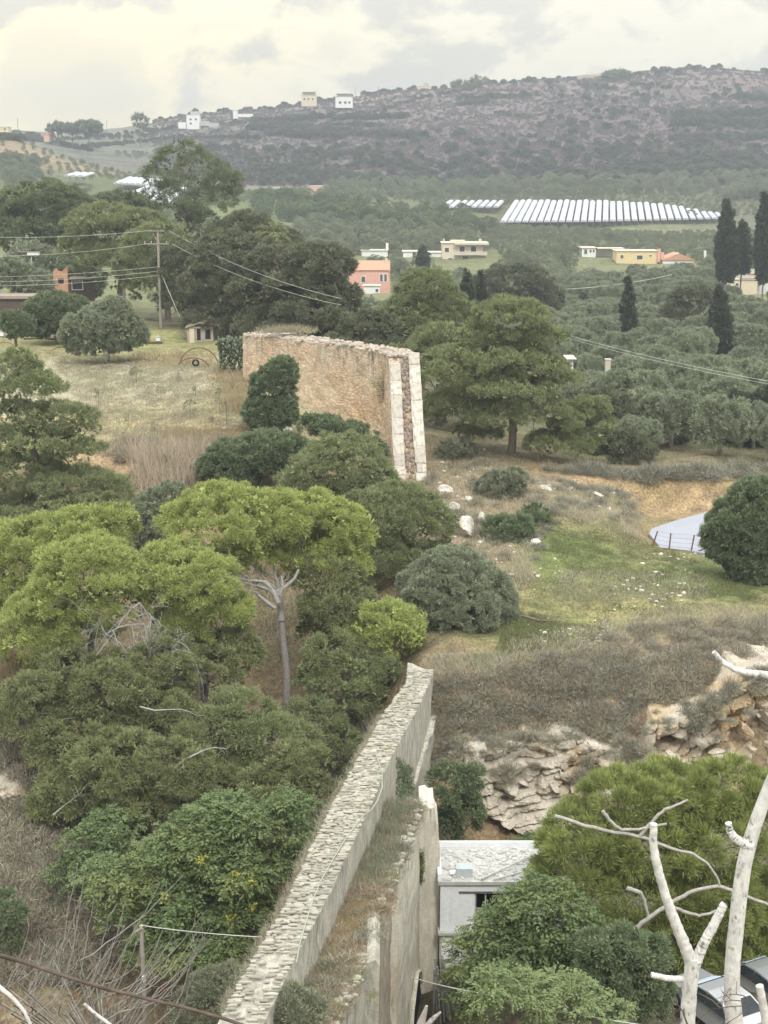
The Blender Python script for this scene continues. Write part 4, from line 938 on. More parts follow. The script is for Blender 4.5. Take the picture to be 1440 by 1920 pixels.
# angular blocks and shelves of rock standing out of the faces
CH = []
for i in range(7):
    bm = bmesh.new(); bmesh.ops.create_icosphere(bm, subdivisions=3, radius=.5); rr = np.random.default_rng(140 + i); n_cut = unit(rr.normal(size=(26, 3))); dc = rr.uniform(.22, .38, 26)
    for v_ in bm.verts:
        p = np.array(v_.co)
        for nn, dd in zip(n_cut, dc):
            q = p @ nn
            if q > dd: p = p - nn * (q - dd)
        v_.co = tuple(p * (1 + .05 * float(fbm(p[0] * 6 + i, p[1] * 6 + p[2] * 8, 3, i))))
    V_ = np.array([tuple(v_.co) for v_ in bm.verts]); T_ = [tuple(v_.index for v_ in f_.verts) for f_ in bm.faces]; bm.free(); CH.append((V_, T_))
def rock_blocks(name, poly, n, Yof, s0, s1, dip, seed, lab):
    r = np.random.default_rng(seed); xs_ = [q[0] for q in poly]; ys_ = [q[1] for q in poly]; m = MB(); c_ = 0
    while c_ < n:
        x = r.uniform(min(xs_), max(xs_)); y = r.uniform(min(ys_), max(ys_))
        if not in_poly(np.array([x]), np.array([y]), poly)[0]: continue
        c_ += 1; p = at(x, y, Yof(x, y)) + [0, .35, 0]; s = s0 + (s1 - s0) * r.random() ** 2.2; V_, T_ = CH[r.integers(7)]; w, d_, h = s * r.uniform(.8, 1.7), min(1.3, .6 + s * .5), s * r.uniform(.35, .8)
        a = -dip + r.normal() * .32; Q = V_ * [w, d_, h]; Q = np.stack([Q[:, 0] * math.cos(a) - Q[:, 2] * math.sin(a), Q[:, 1], Q[:, 0] * math.sin(a) + Q[:, 2] * math.cos(a)], 1); m.tris(Q + p, T_, r.random() * .55)
    o_ = m.build(name, MATS['cliff_rock']); tag(o_, lab, 'rock', None, 'stuff')
rock_blocks('rock_blocks', [(855, 1415), (930, 1400), (1050, 1385), (1165, 1400), (1200, 1470), (1100, 1500), (1010, 1480), (890, 1470)], 26, lambda x, y: 74.4 - (y - 1385) / 215 * 2.9 - .1, .35, 1.7, .22, 3, 'weathered limestone blocks at the top of the rock face behind the white building')
rock_blocks('rock_blocks', [(880, 1470), (1010, 1490), (1120, 1510), (1100, 1570), (1000, 1560), (900, 1510)], 5, lambda x, y: 74.1 - (y - 1385) / 215 * 2.9 + .05, .5, 2.4, .30, 5, 'long smooth shelves of rock low on the face behind the white building')
rock_blocks('rock_blocks', [(1205, 1390), (1230, 1345), (1330, 1330), (1400, 1275), (1440, 1262), (1480, 1270), (1480, 1440), (1225, 1440)], 26, lambda x, y: 75.2 - (y - 1270) / 170 * 2.2, .35, 1.6, .12, 7, 'craggy pale rock knobs of the cliff at the right edge')
# fist-sized pale stones lying about
sp = []
for poly, n, s0, s1 in [([(1010, 1185), (1150, 1175), (1140, 1210), (1020, 1215)], 60, .12, .34), ([(1140, 1080), (1300, 1090), (1310, 1140), (1150, 1145)], 44, .12, .40), ([(1000, 1080), (1420, 1080), (1420, 1180), (960, 1230)], 80, .08, .22), ([(1180, 1040), (1320, 1040), (1360, 1100), (1200, 1080)], 30, .12, .38),
                        ([(820, 890), (1000, 900), (1060, 1080), (960, 1090), (830, 1000)], 90, .12, .5), ([(1000, 905), (1180, 920), (1150, 960), (1000, 930)], 36, .15, .5), ([(800, 1260), (1200, 1250), (1200, 1400), (830, 1420)], 70, .12, .4), ([(0, 1380), (130, 1420), (230, 1700), (0, 1700)], 200, .12, .5),
                        ([(0, 1640), (120, 1700), (100, 1760), (0, 1690)], 70, .15, .4), ([(820, 820), (940, 830), (930, 900), (830, 890)], 40, .12, .4), ([(860, 1390), (1200, 1380), (1200, 1440), (860, 1440)], 90, .2, .6), ([(380, 780), (640, 800), (620, 830), (400, 820)], 30, .2, .45)]:
    P = scatter(poly, n, rg, 58)
    for p in P: w = s0 + (s1 - s0) * rg.random() ** 2.2; sp.append((p[0], p[1], p[2] + .02, w, w * rg.uniform(.6, 1), w * rg.uniform(.3, .6), rg.uniform(0, 3), int(rg.integers(8)), 0))
MATS['pale_pebble'] = MATS['boulder']
tag(joined_stones(sp, 'scattered_stones', None, np.zeros(3), MATS['boulder']), 'pale stones lying scattered over the grass and the slopes', 'stones')
# ------------------------------------------------------------------ the trees one can point at
PC = 'pine'
tree('umbrella_pine', 'broad bright umbrella pine with a bare forked trunk in the middle of the valley', 'pine tree', 86,
     [(420, 985, 95, 72), (505, 975, 80, 52, 1), (580, 985, 75, 60, 1.5), (360, 985, 45, 45), (610, 1050, 70, 75, 2), (545, 1035, 70, 50, 2.5), (650, 1010, 45, 60, 2.5), (470, 1040, 60, 35, 1)],
     'pineb', 11, [(543, 1400, 0), (538, 1260), (527, 1150), (519, 1085)], r0=.27, bark='bark_pale', k=1.0)
tree('umbrella_pine', 'double-domed umbrella pine at the left edge, leftmost of the bright crowns', 'pine tree', 84,
     [(60, 1035, 75, 62), (150, 1010, 85, 50, .5), (200, 985, 55, 32, 1), (20, 1090, 60, 75, -1), (60, 1150, 80, 60, -.5)],
     'pineb', 12, [(70, 1330, 1), (75, 1210)], r0=.3)
tree('umbrella_pine', 'rounded umbrella pine in front of the double-domed one, above the dead branches', 'pine tree', 80,
     [(165, 1080, 92, 68, -1), (110, 1140, 70, 55, -1), (210, 1130, 65, 50, -1), (60, 1200, 70, 60, -1.5), (150, 1190, 60, 35, -1)],
     'pineb', 13, [(190, 1330, 0), (170, 1200)], r0=.28)
tree('umbrella_pine', 'small dome-shaped pine between the rounded pine and the forked trunk', 'pine tree', 81,
     [(365, 1095, 85, 55, -1), (330, 1050, 60, 35, 1), (300, 1120, 45, 50, 0), (400, 1150, 70, 50, -.5), (345, 1170, 60, 45, -.5)],
     'pineb', 14, [(400, 1330, 0), (370, 1180)], r0=.24, bark='bark_dark')
tree('umbrella_pine', 'pale green dome-shaped pine just below the foot of the far wall', 'pine tree', 106,
     [(640, 880, 80, 60), (585, 920, 60, 50, -1), (690, 930, 60, 55, -1), (620, 950, 80, 45, -1)], 'pine', 15, [(640, 1050, 0), (640, 940)], r0=.28)
tree('umbrella_pine', 'dark green pine to the right of the pale dome, beside the white rocks', 'pine tree', 99,
     [(745, 950, 60, 42), (700, 985, 75, 60, -1), (780, 990, 60, 60, -.5), (720, 1060, 80, 65, -1.5), (800, 1050, 50, 50, -1), (690, 1110, 55, 50, -1)], 'pine', 16, [(740, 1200, 0), (740, 1010)], r0=.3)
tree('umbrella_pine', 'small yellow-green pine leaning over the far end of the near wall', 'pine tree', 84,
     [(722, 1170, 62, 38), (670, 1195, 45, 35, .5), (745, 1195, 45, 32, -.5)], 'pineb', 17, [(700, 1330, 0), (710, 1220)], r0=.18, k=.95)
tree('young_pine', 'bushy mid-green pine left of the far end of the near wall', 'pine tree', 81.5,
     [(650, 1290, 65, 50), (600, 1275, 35, 40, .5), (700, 1270, 45, 45, .5), (630, 1230, 55, 40, 1), (690, 1320, 45, 35)], 'pine', 18, [(630, 1400, 0), (640, 1320)], r0=.18)
tree('young_pine', 'soft dark green pine in the middle of the gorge below the bare trunk', 'pine tree', 74,
     [(440, 1340, 65, 42), (400, 1380, 85, 55, -.5), (500, 1400, 80, 55, -.5), (450, 1440, 90, 45, -1), (540, 1440, 50, 40, -1)], 'pine', 19, [(445, 1560, 0), (450, 1400)], r0=.28, bark='bark_dark', k=.9)
tree('aleppo_pine', 'dull olive-green pine spreading over the left of the gorge', 'pine tree', 75,
     [(210, 1290, 90, 60), (120, 1270, 70, 50, 1), (290, 1330, 70, 50, -.5), (190, 1370, 90, 50, -1), (80, 1310, 60, 45, .5), (300, 1250, 60, 45, 1)], 'pined', 20, [(230, 1500, 0), (215, 1350)], r0=.26, k=1.1)
tree('aleppo_pine', 'dull green pine with grey dead limbs below the dead branches', 'pine tree', 70,
     [(230, 1430, 90, 50), (320, 1440, 80, 45, -.5), (150, 1480, 70, 40, 0), (260, 1500, 90, 40, -.5), (390, 1490, 70, 45, -.5), (100, 1520, 50, 35)], 'pined', 21, [(300, 1640, 0), (280, 1480)], r0=.24, k=1.0)
tree('aleppo_pine', 'sparse dull pine crown under the bright umbrella pine, right of its trunk', 'pine tree', 85,
     [(625, 1140, 50, 42), (605, 1190, 40, 35, .5), (655, 1150, 45, 50, .5), (610, 1085, 55, 35, 1)], 'pined', 22, [(600, 1380, 0), (600, 1180)], r0=.18, k=.9)
tree('aleppo_pine', 'tall layered pine on the left edge beside the dry field', 'pine tree', 109,
     [(55, 735, 55, 40), (35, 690, 36, 32, .5), (110, 785, 55, 26, -.5), (60, 830, 85, 28, -.5), (140, 850, 50, 22, -1), (20, 880, 80, 30), (130, 908, 80, 24, -1), (200, 920, 45, 26, -1), (70, 960, 90, 30, .5), (40, 790, 60, 35, 0), (150, 805, 30, 22, -.5)], 'pine', 23, [(72, 1010, 0), (70, 900), (60, 780)], r0=.30, s=1.05)
tree('aleppo_pine', 'dark low pine under the tall layered pine at the left edge', 'pine tree', 104,
     [(40, 990, 75, 35), (120, 970, 60, 30, .5), (180, 960, 60, 30, 1)], 'pined', 24, [(90, 1060, 0), (90, 1000)], r0=.2)
tree('olive_tree', 'large round grey-green wild olive on the grassy slope above the near wall', 'olive tree', 88,
     [(855, 1130, 90, 88), (810, 1110, 55, 60, .5), (905, 1160, 55, 65, 0), (850, 1075, 60, 45, .5), (860, 1195, 80, 40, -.3)], 'olive', 25, [(855, 1235, 0), (855, 1150)], r0=.22, k=1.25)
tree('broadleaf_tree', 'large leafy broadleaf tree with drooping leaves at the lower left of the near wall', 'tree', 62,
     [(450, 1545, 60, 42), (370, 1575, 55, 38, -.5), (525, 1550, 48, 40, .5), (300, 1620, 55, 36, -.8), (235, 1660, 50, 34, -1), (430, 1630, 70, 40, -1.2), (510, 1630, 50, 38, -.4), (340, 1690, 65, 38, -1.6), (250, 1725, 50, 28, -1.6), (450, 1705, 60, 38, -1.5), (380, 1765, 75, 34, -2.2), (300, 1780, 55, 28, -2.2), (465, 1765, 45, 32, -1.5), (190, 1640, 38, 24, -.5), (545, 1510, 30, 24, .6), (400, 1525, 34, 22, .4)], 'broad', 26, [(380, 1960, -1), (390, 1700)], r0=.3, k=1.25)
tree('broadleaf_tree', 'young broadleaf tree at the left among brown scrub above the bare shoots', 'tree', 65,
     [(180, 1590, 50, 40), (150, 1640, 40, 30), (220, 1560, 45, 35, .5)], 'broad', 27, [(185, 1720, 0), (180, 1620)], r0=.12, k=1.1)
tree('big_pine', 'large many-layered pine with a visible trunk on the right of the far wall', 'pine tree', 127,
     [(955, 598, 62, 34), (908, 636, 45, 22, 1), (1008, 636, 46, 22, 1), (930, 668, 92, 19, 1), (1005, 690, 58, 18), (862, 700, 56, 17, -.5), (960, 728, 82, 19, -1), (1042, 712, 40, 15), (868, 752, 60, 17, 2),
      (1012, 772, 68, 20, -1), (1092, 797, 50, 22, -1.5), (930, 786, 48, 18, -2), (1112, 764, 32, 15, -1), (1050, 832, 62, 18, -1), (892, 812, 42, 15, 3)], 'pine', 28, [(957, 895, 0), (962, 800), (955, 660)], r0=.42, s=1.15, k=1.05)
tree('background_pine', 'rounded yellow-green pine behind the right end of the far wall', 'pine tree', 158,
     [(800, 545, 50, 38), (765, 590, 45, 38, -1), (830, 590, 45, 45, -.5), (780, 620, 70, 45, -1), (730, 640, 45, 35, -1), (830, 650, 45, 40, -1)], 'pine', 29, [(790, 740, 0), (790, 600)], r0=.3, s=1.25)
tree('background_pine', 'low shadowy pine directly behind the top of the white stone ramp', 'pine tree', 140,
     [(810, 710, 55, 45), (760, 690, 50, 40, 1), (850, 770, 55, 45, 0), (830, 650, 50, 40, 3)], 'pine', 30, [(820, 810, 0), (820, 720)], r0=.26, s=1.15)
tree('bushy_tree', 'light green bushy young tree in front of the ochre wall', 'tree', 121,
     [(512, 735, 36, 45), (500, 775, 34, 32, -.3), (530, 700, 24, 26, 0), (525, 770, 30, 32, -.5)], 'olived', 31, [(512, 815, 0), (512, 750)], r0=.12, k=1.2)
for i, (L, Y, lab, sd, st, k) in enumerate([
    ([(330, 1240, 60, 45), (390, 1260, 60, 45, -.5), (430, 1220, 50, 40, 1)], 79, 'dull green pine between the dead tangle and the bare forked trunk', 131, 'pined', 1.0),
    ([(520, 1500, 60, 35), (580, 1480, 45, 30, -.5), (560, 1430, 50, 35, .5), (490, 1480, 50, 30)], 68.5, 'dim olive-coloured pine low in the gorge beside the near wall', 132, 'pined', .9),
    ([(40, 1350, 60, 45), (110, 1390, 60, 40, -.5), (60, 1300, 50, 35)], 73, 'low dull pine above the brown bank at the left edge', 133, 'pined', .9),
    ([(590, 1350, 50, 35), (620, 1400, 50, 35, -.5)], 79, 'mid-green pine between the bushy pine and the soft dark one', 134, 'pine', .95)]):
    tree('aleppo_pine', lab, 'pine tree', Y, L, st, sd, None, r0=.2, k=k)
# evergreens behind the ochre wall
for i, (L, Y, lab, sd) in enumerate([
    ([(595, 495, 60, 35), (560, 540, 55, 30, -1), (620, 555, 48, 28, -1), (600, 585, 80, 30, -1), (560, 620, 60, 22, -1), (645, 615, 50, 26, -1)], 160, 'dark wide-limbed cypress-like evergreen in front of the orange-roofed house', 41),
    ([(520, 500, 50, 40), (490, 545, 50, 35, -1), (540, 570, 55, 35, -1), (500, 605, 55, 25, -1.5)], 164, 'dark feathery evergreen left of the one in front of the orange roof', 42),
    ([(430, 480, 60, 42), (400, 525, 55, 38, -1), (450, 560, 55, 38, -1), (410, 600, 60, 28, -1)], 170, 'dull brownish evergreen above the small stone hut', 43),
    ([(350, 500, 50, 40), (380, 560, 50, 38, -1), (335, 560, 35, 35, 0)], 178, 'dark evergreen just right of the tall power pole', 44),
    ([(690, 620, 50, 35), (720, 660, 45, 28, -1), (660, 645, 45, 20, -2)], 150, 'low dark evergreen touching the top edge of the ochre wall', 45),
    ([(465, 430, 45, 28), (520, 460, 40, 28, -1), (420, 445, 40, 25)], 195, 'hazy grey-green evergreen crown behind the dark feathery one', 46)]):
    tree('evergreen_tree', lab, 'evergreen tree', Y, L, 'dark', sd, None, r0=.28, s=1.0, k=.95)
for i, (L, Y, lab, sd, st) in enumerate([
    ([(80, 385, 70, 38), (30, 400, 50, 35, 1), (130, 400, 50, 32, -1), (60, 440, 80, 40, -1), (120, 470, 50, 40, -1)], 232, 'dark tall pine group crown at the upper left edge', 51, 'pinefar'),
    ([(225, 392, 48, 26), (262, 400, 30, 20, 1), (190, 395, 36, 20, 0)], 240, 'round-topped dark pine below the left polytunnels', 52, 'pinefar'),
    ([(200, 430, 65, 42), (250, 430, 55, 35, 1), (165, 470, 45, 40, -1), (220, 490, 70, 42, -1), (280, 445, 40, 28, 0)], 208, 'broad bright green pine left of the tall power pole', 53, 'pine'),
    ([(300, 460, 60, 35), (270, 500, 50, 40, -1), (340, 480, 40, 32, 0), (300, 530, 60, 35, -1), (340, 540, 40, 30, 0)], 196, 'green pine whose crown stands right behind the tall power pole', 54, 'pine'),
    ([(100, 510, 50, 35), (60, 500, 45, 40, 0), (150, 530, 40, 32, 0)], 222, 'grey-green tree behind the ruined orange wall', 55, 'olive')]):
    tree('tall_pine', lab, 'pine tree' if st != 'olive' else 'tree', Y, L, st, sd, None, r0=.45, s=1.55 if st == 'pine' else 1.5, k=1.0)
tree('eucalyptus', 'tall airy eucalyptus with a loose open crown rising above the pines at the left', 'eucalyptus tree', 215,
     [(345, 300, 42, 28), (320, 325, 40, 28), (375, 325, 42, 28), (415, 345, 34, 22), (340, 365, 55, 25), (390, 375, 45, 25), (330, 410, 40, 25), (380, 415, 30, 20)], 'airy', 56, [(360, 600, 0), (350, 440), (350, 360)], r0=.4, bark='bark', k=.85, s=1.1)
# cypresses
def cypress(label, Y, px, top, bot, w, seed, n=9):
    L = []; bot = bot + (bot - top) * .07; w = w * .86
    for i in range(n):
        f = i / (n - 1); yy = top + (bot - top) * (.07 + .86 * f)
        ww = w * (.16 + .84 * min(1, f * 1.7) ** .8 * (1 if f < .8 else 1 - (f - .8) * 1.2)) * .5
        L.append((px + (i % 2 - .5) * w * .10, yy, ww, (bot - top) / n * .95))
    tree('cypress', label, 'cypress', Y, L, 'cyp', seed, None, r0=.2, s=max(.9, Y / 190), k=1.0, sub=False)
for a in [('slender dark cypress standing alone in the olive grove right of the big pine', 232, 1178, 530, 692, 38, 61), ('wide dark cypress near the right edge of the olive grove', 228, 1350, 543, 682, 50, 62),
          ('tall dark cypress right of the white polytunnels, left one of the pair', 330, 1363, 382, 510, 38, 63), ('tall dark cypress at the right edge of the picture above the olive grove', 320, 1434, 370, 512, 34, 64),
          ('small dark cypress in front of the low white house', 420, 793, 468, 506, 17, 65), ('left of two small cypresses behind the pale dome-shaped pine', 205, 876, 515, 600, 26, 66),
          ('right of two small cypresses behind the pale dome-shaped pine', 215, 902, 512, 590, 18, 67), ('tiny dark cypress among olives right of the round dark tree', 300, 1093, 552, 590, 14, 68),
          ('cypress left of the tall pair right of the polytunnels, lower and bushier', 335, 1393, 420, 500, 28, 69)]:
    cypress(*a)
tree('cypress', 'broad dark hedge-like cypress above the road bank at the right edge', 'cypress', 140, [(1385, 800, 32, 60), (1415, 810, 30, 65), (1440, 790, 30, 60), (1400, 855, 38, 32), (1370, 850, 16, 30)], 'cyp', 70, [(1398, 905, 0), (1398, 860)], r0=.16, bark='bark_pale', s=1.0, sub=False)
# shrubs and olives round the field and the slope
for (lab, Y, L, st, sd, k) in [
    ('big grey-green olive bush in the middle of the field edge, below the power pole', 152, [(195, 620, 62, 42), (215, 590, 30, 28), (150, 630, 32, 32), (245, 625, 28, 32)], 'olive', 71, 1.2),
    ('dark round olive tree left of the big grey-green bush', 168, [(100, 590, 48, 38), (130, 590, 35, 30), (75, 600, 30, 30)], 'olived', 72, 1.1),
    ('small green tree at the left edge above the pine', 158, [(35, 612, 22, 22), (20, 605, 16, 18)], 'olived', 73, 1.2),
    ('grey-green olive at the left edge behind the ruined shed', 190, [(20, 520, 40, 30), (60, 535, 35, 22)], 'olive', 74, 1.1),
    ('dense dark olive bush below the field, with pale stones behind it', 112, [(440, 870, 60, 38), (500, 850, 55, 35), (545, 850, 35, 32), (410, 880, 35, 25)], 'olived', 75, 1.2),
    ('grey olive bush between the two bright umbrella pines', 101, [(290, 970, 48, 42), (320, 935, 32, 28), (260, 1000, 40, 35)], 'olive', 76, 1.0),
    ('low dark bush along the foot of the ochre wall', 117, [(610, 800, 32, 15), (655, 812, 34, 16), (580, 795, 18, 14)], 'olived', 77, 1.0),
    ('tall dark bush covering the left foot of the ramp', 115, [(700, 838, 14, 24), (712, 850, 10, 18)], 'olived', 78, 1.0),
    ('upper grey shrub among the white rocks right of the ramp', 111, [(935, 920, 42, 32), (960, 900, 25, 20)], 'shrub', 79, 1.1),
    ('lower grey-green shrub on the slope above the round wild olive', 103, [(945, 1015, 48, 42), (920, 1030, 30, 28), (975, 1000, 25, 28)], 'olived', 80, 1.15),
    ('small dark brownish shrub right of the grey-green shrubs on the slope', 106, [(1003, 972, 24, 22), (1015, 985, 15, 14)], 'olived', 81, .9),
    ('wiry brown-green shrub at the base of the big pine', 126, [(860, 850, 30, 26), (835, 860, 20, 18)], 'shrub', 82, .8),
    ('large dark green bush at the right edge in front of the road', 97, [(1400, 985, 60, 55), (1425, 940, 50, 40), (1365, 1015, 42, 40), (1420, 1050, 60, 45), (1440, 1000, 60, 60)], 'olived', 83, 1.3),
    ('dark broad bush on the bank behind the big pine, left one', 134, [(1110, 870, 50, 45), (1150, 840, 45, 45), (1170, 900, 35, 40)], 'olived', 84, 1.1),
    ('tall dark tree hiding the corner of the road bank', 128, [(1185, 870, 38, 55), (1200, 910, 22, 30)], 'dark', 85, 1.0),
    ('grey-green olive tree above the road bank, beside the dark tree', 142, [(1240, 810, 48, 45), (1205, 770, 40, 35), (1270, 850, 35, 35)], 'olive', 86, 1.1),
    ('grey-green olive tree above the road bank, nearer the hedge-like cypress', 146, [(1310, 820, 45, 45), (1340, 780, 35, 35), (1290, 775, 35, 30)], 'olive', 87, 1.1),
    ('round olive tree right of the layered pine, below the stone pillar', 150, [(1150, 740, 50, 38), (1190, 760, 35, 35), (1120, 770, 35, 30)], 'olive', 88, 1.1),
    ('dark layered conifer between the big pine and the olive trees', 137, [(1140, 760, 45, 26), (1130, 800, 50, 26), (1150, 835, 45, 26)], 'dark', 89, 1.0),
    ('very broad dark round tree in the olive grove beyond the pines', 285, [(965, 540, 62, 42), (920, 550, 40, 35), (1010, 560, 40, 25)], 'dark', 90, 1.2),
    ('dark bushy tree left of the wide cypress in the olive grove', 262, [(1300, 570, 38, 34), (1280, 590, 30, 25)], 'dark', 91, 1.1),
    ('bushy olive-green shrub at the bottom left against the near wall', 47, [(400, 1880, 48, 55), (430, 1850, 35, 40), (360, 1900, 35, 35)], 'shrub', 92, 1.3),
    ('grey-green shrub growing on the ledge of the near wall at the bottom', 40.2, [(540, 1895, 45, 32), (575, 1905, 28, 22), (505, 1900, 25, 24)], 'shrub', 93, 1.4),
    ('dark leafy bush hanging beside the near wall left of the rock face', 69, [(845, 1480, 40, 45), (870, 1530, 32, 40), (830, 1560, 30, 45), (880, 1460, 22, 25)], 'olived', 94, .9),
    ('dark bush at the left edge near the bottom, beside the bare shoots', 60, [(15, 1710, 28, 40), (5, 1760, 30, 40)], 'olived', 95, 1.1),
    ('leafy dark green tree in front of the white building', 53, [(955, 1765, 65, 45), (1020, 1715, 65, 48), (910, 1800, 50, 40), (970, 1810, 80, 48), (1060, 1760, 60, 55), (885, 1855, 38, 40), (1000, 1690, 45, 30)], 'broad', 96, 1.2),
    ('dull grey-green thick-leaved bush left of the parked car', 49, [(1190, 1800, 60, 55), (1150, 1850, 60, 50), (1210, 1860, 45, 45), (1130, 1790, 40, 40)], 'olived', 97, 1.2),
    ('light green feathery tree at the bottom between the wall and the car', 44, [(985, 1880, 60, 45), (1050, 1890, 70, 42), (940, 1860, 45, 40), (1110, 1910, 50, 32)], 'broadl', 98, 1.1)]:
    bush = st in ('shrub',) or 'bush' in lab or 'shrub' in lab
    nm = 'shrub' if bush else ('olive_tree' if 'olive' in lab else ('conifer' if 'conifer' in lab else 'broadleaf_tree'))
    tree(nm, lab, 'bush' if bush else 'tree', Y, L, st, sd, None, r0=.13 if bush else .2, k=k, s=1.0 if Y < 170 else 1.5, crown_name='foliage' if bush else 'crown')
w = tree('wispy_pine', 'bright yellow-green pine with long feathery needles at the lower right', 'pine tree', 57,
     [(1180, 1500, 85, 52), (1280, 1480, 80, 42, 1), (1370, 1480, 75, 42, 1), (1100, 1570, 80, 50, -.5), (1220, 1590, 90, 60, -1), (1340, 1580, 90, 70, -.5), (1440, 1540, 70, 90), (1090, 1640, 70, 50, -1), (1200, 1680, 90, 60, -1.5),
      (1330, 1690, 90, 60, -1), (1430, 1700, 60, 70), (1380, 1780, 70, 55, -1), (1290, 1770, 60, 45, -1)], 'wispy', 99, [(1290, 1960, -2), (1270, 1750), (1260, 1600)], r0=.22, bark='bark_pale', k=1.1)
# its bare lichen-grey limbs in front
b0 = np.array(w.location)
for pts, r in [([(1160, 1780), (1200, 1730), (1250, 1700), (1300, 1668), (1350, 1660), (1400, 1680), (1450, 1700)], 5), ([(1040, 1530), (1120, 1555), (1200, 1568), (1255, 1590), (1300, 1600), (1335, 1625), (1350, 1662)], 4),
               ([(1175, 1665), (1205, 1675), (1215, 1720)], 5), ([(1130, 1520), (1160, 1560), (1250, 1545)], 4), ([(1260, 1700), (1310, 1720), (1360, 1700)], 4), ([(1200, 1568), (1240, 1520), (1290, 1500)], 4)]:
    m = MB(); P = np.array([at(x, y, 52.5) - b0 for x, y in pts]); u_ = np.linspace(0, len(P) - 1, len(P) * 5); P = np.stack([np.interp(u_, np.arange(len(P)), P[:, q]) for q in range(3)], 1)
    for _ in range(5): P[1:-1] = (P[:-2] + 2 * P[1:-1] + P[2:]) / 4
    P[1:-1] += np.random.default_rng(len(P)).normal(size=P[1:-1].shape) * .015
    m.tube(P, np.linspace(r, r * .6, len(P)) * 52.5 / F, 7); m.build('limb', MATS['bark_pale'], w, True)
# ------------------------------------------------------------------ olive groves on the plain
rng = np.random.default_rng(5)
def small_tree_mesh(name, style, seed, lobes, s, k, trunk_h=.8):
    o = crown_obj('crown', lobes, style, seed, k * .8, s, 1.3, None); tb = MB(); tb.tube([[0, 0, -.5], [.05, 0, trunk_h], [0, .05, trunk_h + 1]], [.28, .2, .12], 6)
    t_ = tb.build('trunk', MATS['bark']); return o, t_
protos = []
for i in range(4):
    r = np.random.default_rng(100 + i); L = [(0, 0, 2.3, 2.1, 2.1, 1.6)]
    for _ in range(7):
        d = unit(r.normal(size=3)); d[2] = abs(d[2]) * .8; L.append((d[0] * 1.6, d[1] * 1.6, 2.3 + d[2] * 1.4, .95, .95, .85))
    c_, t_ = small_tree_mesh('olive_tree', 'olive', 200 + i, L, 1.25, .62)
    root = thing('olive_tree', 'round grey-green olive tree in the olive grove on the plain', 'olive tree', (0, 0, 0), 'olive trees of the groves on the plain')
    c_.parent = root; t_.parent = root; protos.append(root)
HOUSE_CLEAR = [(870, 455, 70, 30), (690, 396, 75, 25), (1195, 445, 65, 22), (1130, 460, 60, 22), (1270, 445, 50, 20), (1400, 370, 60, 25), (790, 472, 50, 20), (700, 482, 50, 20), (870, 480, 60, 10)]
def blocked(px, Y):
    if px > 880 and Y < (130 if px > 1190 else 152): return True
    if px <= 880 and Y < 190: return True
    if 640 < px < 740 and 300 < Y < 392: return True
    for cx, cY, w, d in HOUSE_CLEAR:
        if abs(px - cx) < w and -42 < (Y - cY) < d * .6: return True
    return False
cand = []
Y = 131.0
while Y < 640:
    step = 7.6 if Y < 400 else 7.6
    x0 = (420 - 720) / F * Y; x1 = (1560 - 720) / F * Y
    for x in np.arange(x0, x1, step * .95):
        xx = x + rng.uniform(-1.3, 1.3); yy = Y + rng.uniform(-1.8, 1.8); px = 720 + F * xx / yy
        if px < 560 and yy > 515: continue
        if yy > 478 and px > 880: continue
        if yy > 590 and px > 830: continue
        if px > 1230 and yy > 545 and px < 1370: continue
        if 555 < yy < 600 and px > 820 and rng.random() < .5: continue
        if not blocked(px, yy) and rng.random() < .93: cand.append((xx, yy))
    Y += step
cand = np.array(cand); zz = gz(cand[:, 0], cand[:, 1])
vis = 720 + F * cand[:, 0] / cand[:, 1]
order = np.argsort(np.where(vis > 1120, cand[:, 1], np.where(vis > 1010, cand[:, 1] * 1.15, cand[:, 1] * 1.6 + 60)))
first = order[:298]; rest = order[298:]
used = set()
for q, i in enumerate(first):
    p = protos[q % 4]
    if (q % 4) in used: p = copy_tree(p)
    else: used.add(q % 4)
    s_ = rng.uniform(.85, 1.35); p.location = (cand[i, 0], cand[i, 1], zz[i] - .1); p.rotation_euler = (0, 0, rng.uniform(0, 6.28)); p.scale = (s_ * rng.uniform(.9, 1.15), s_, s_ * rng.uniform(.85, 1.2))
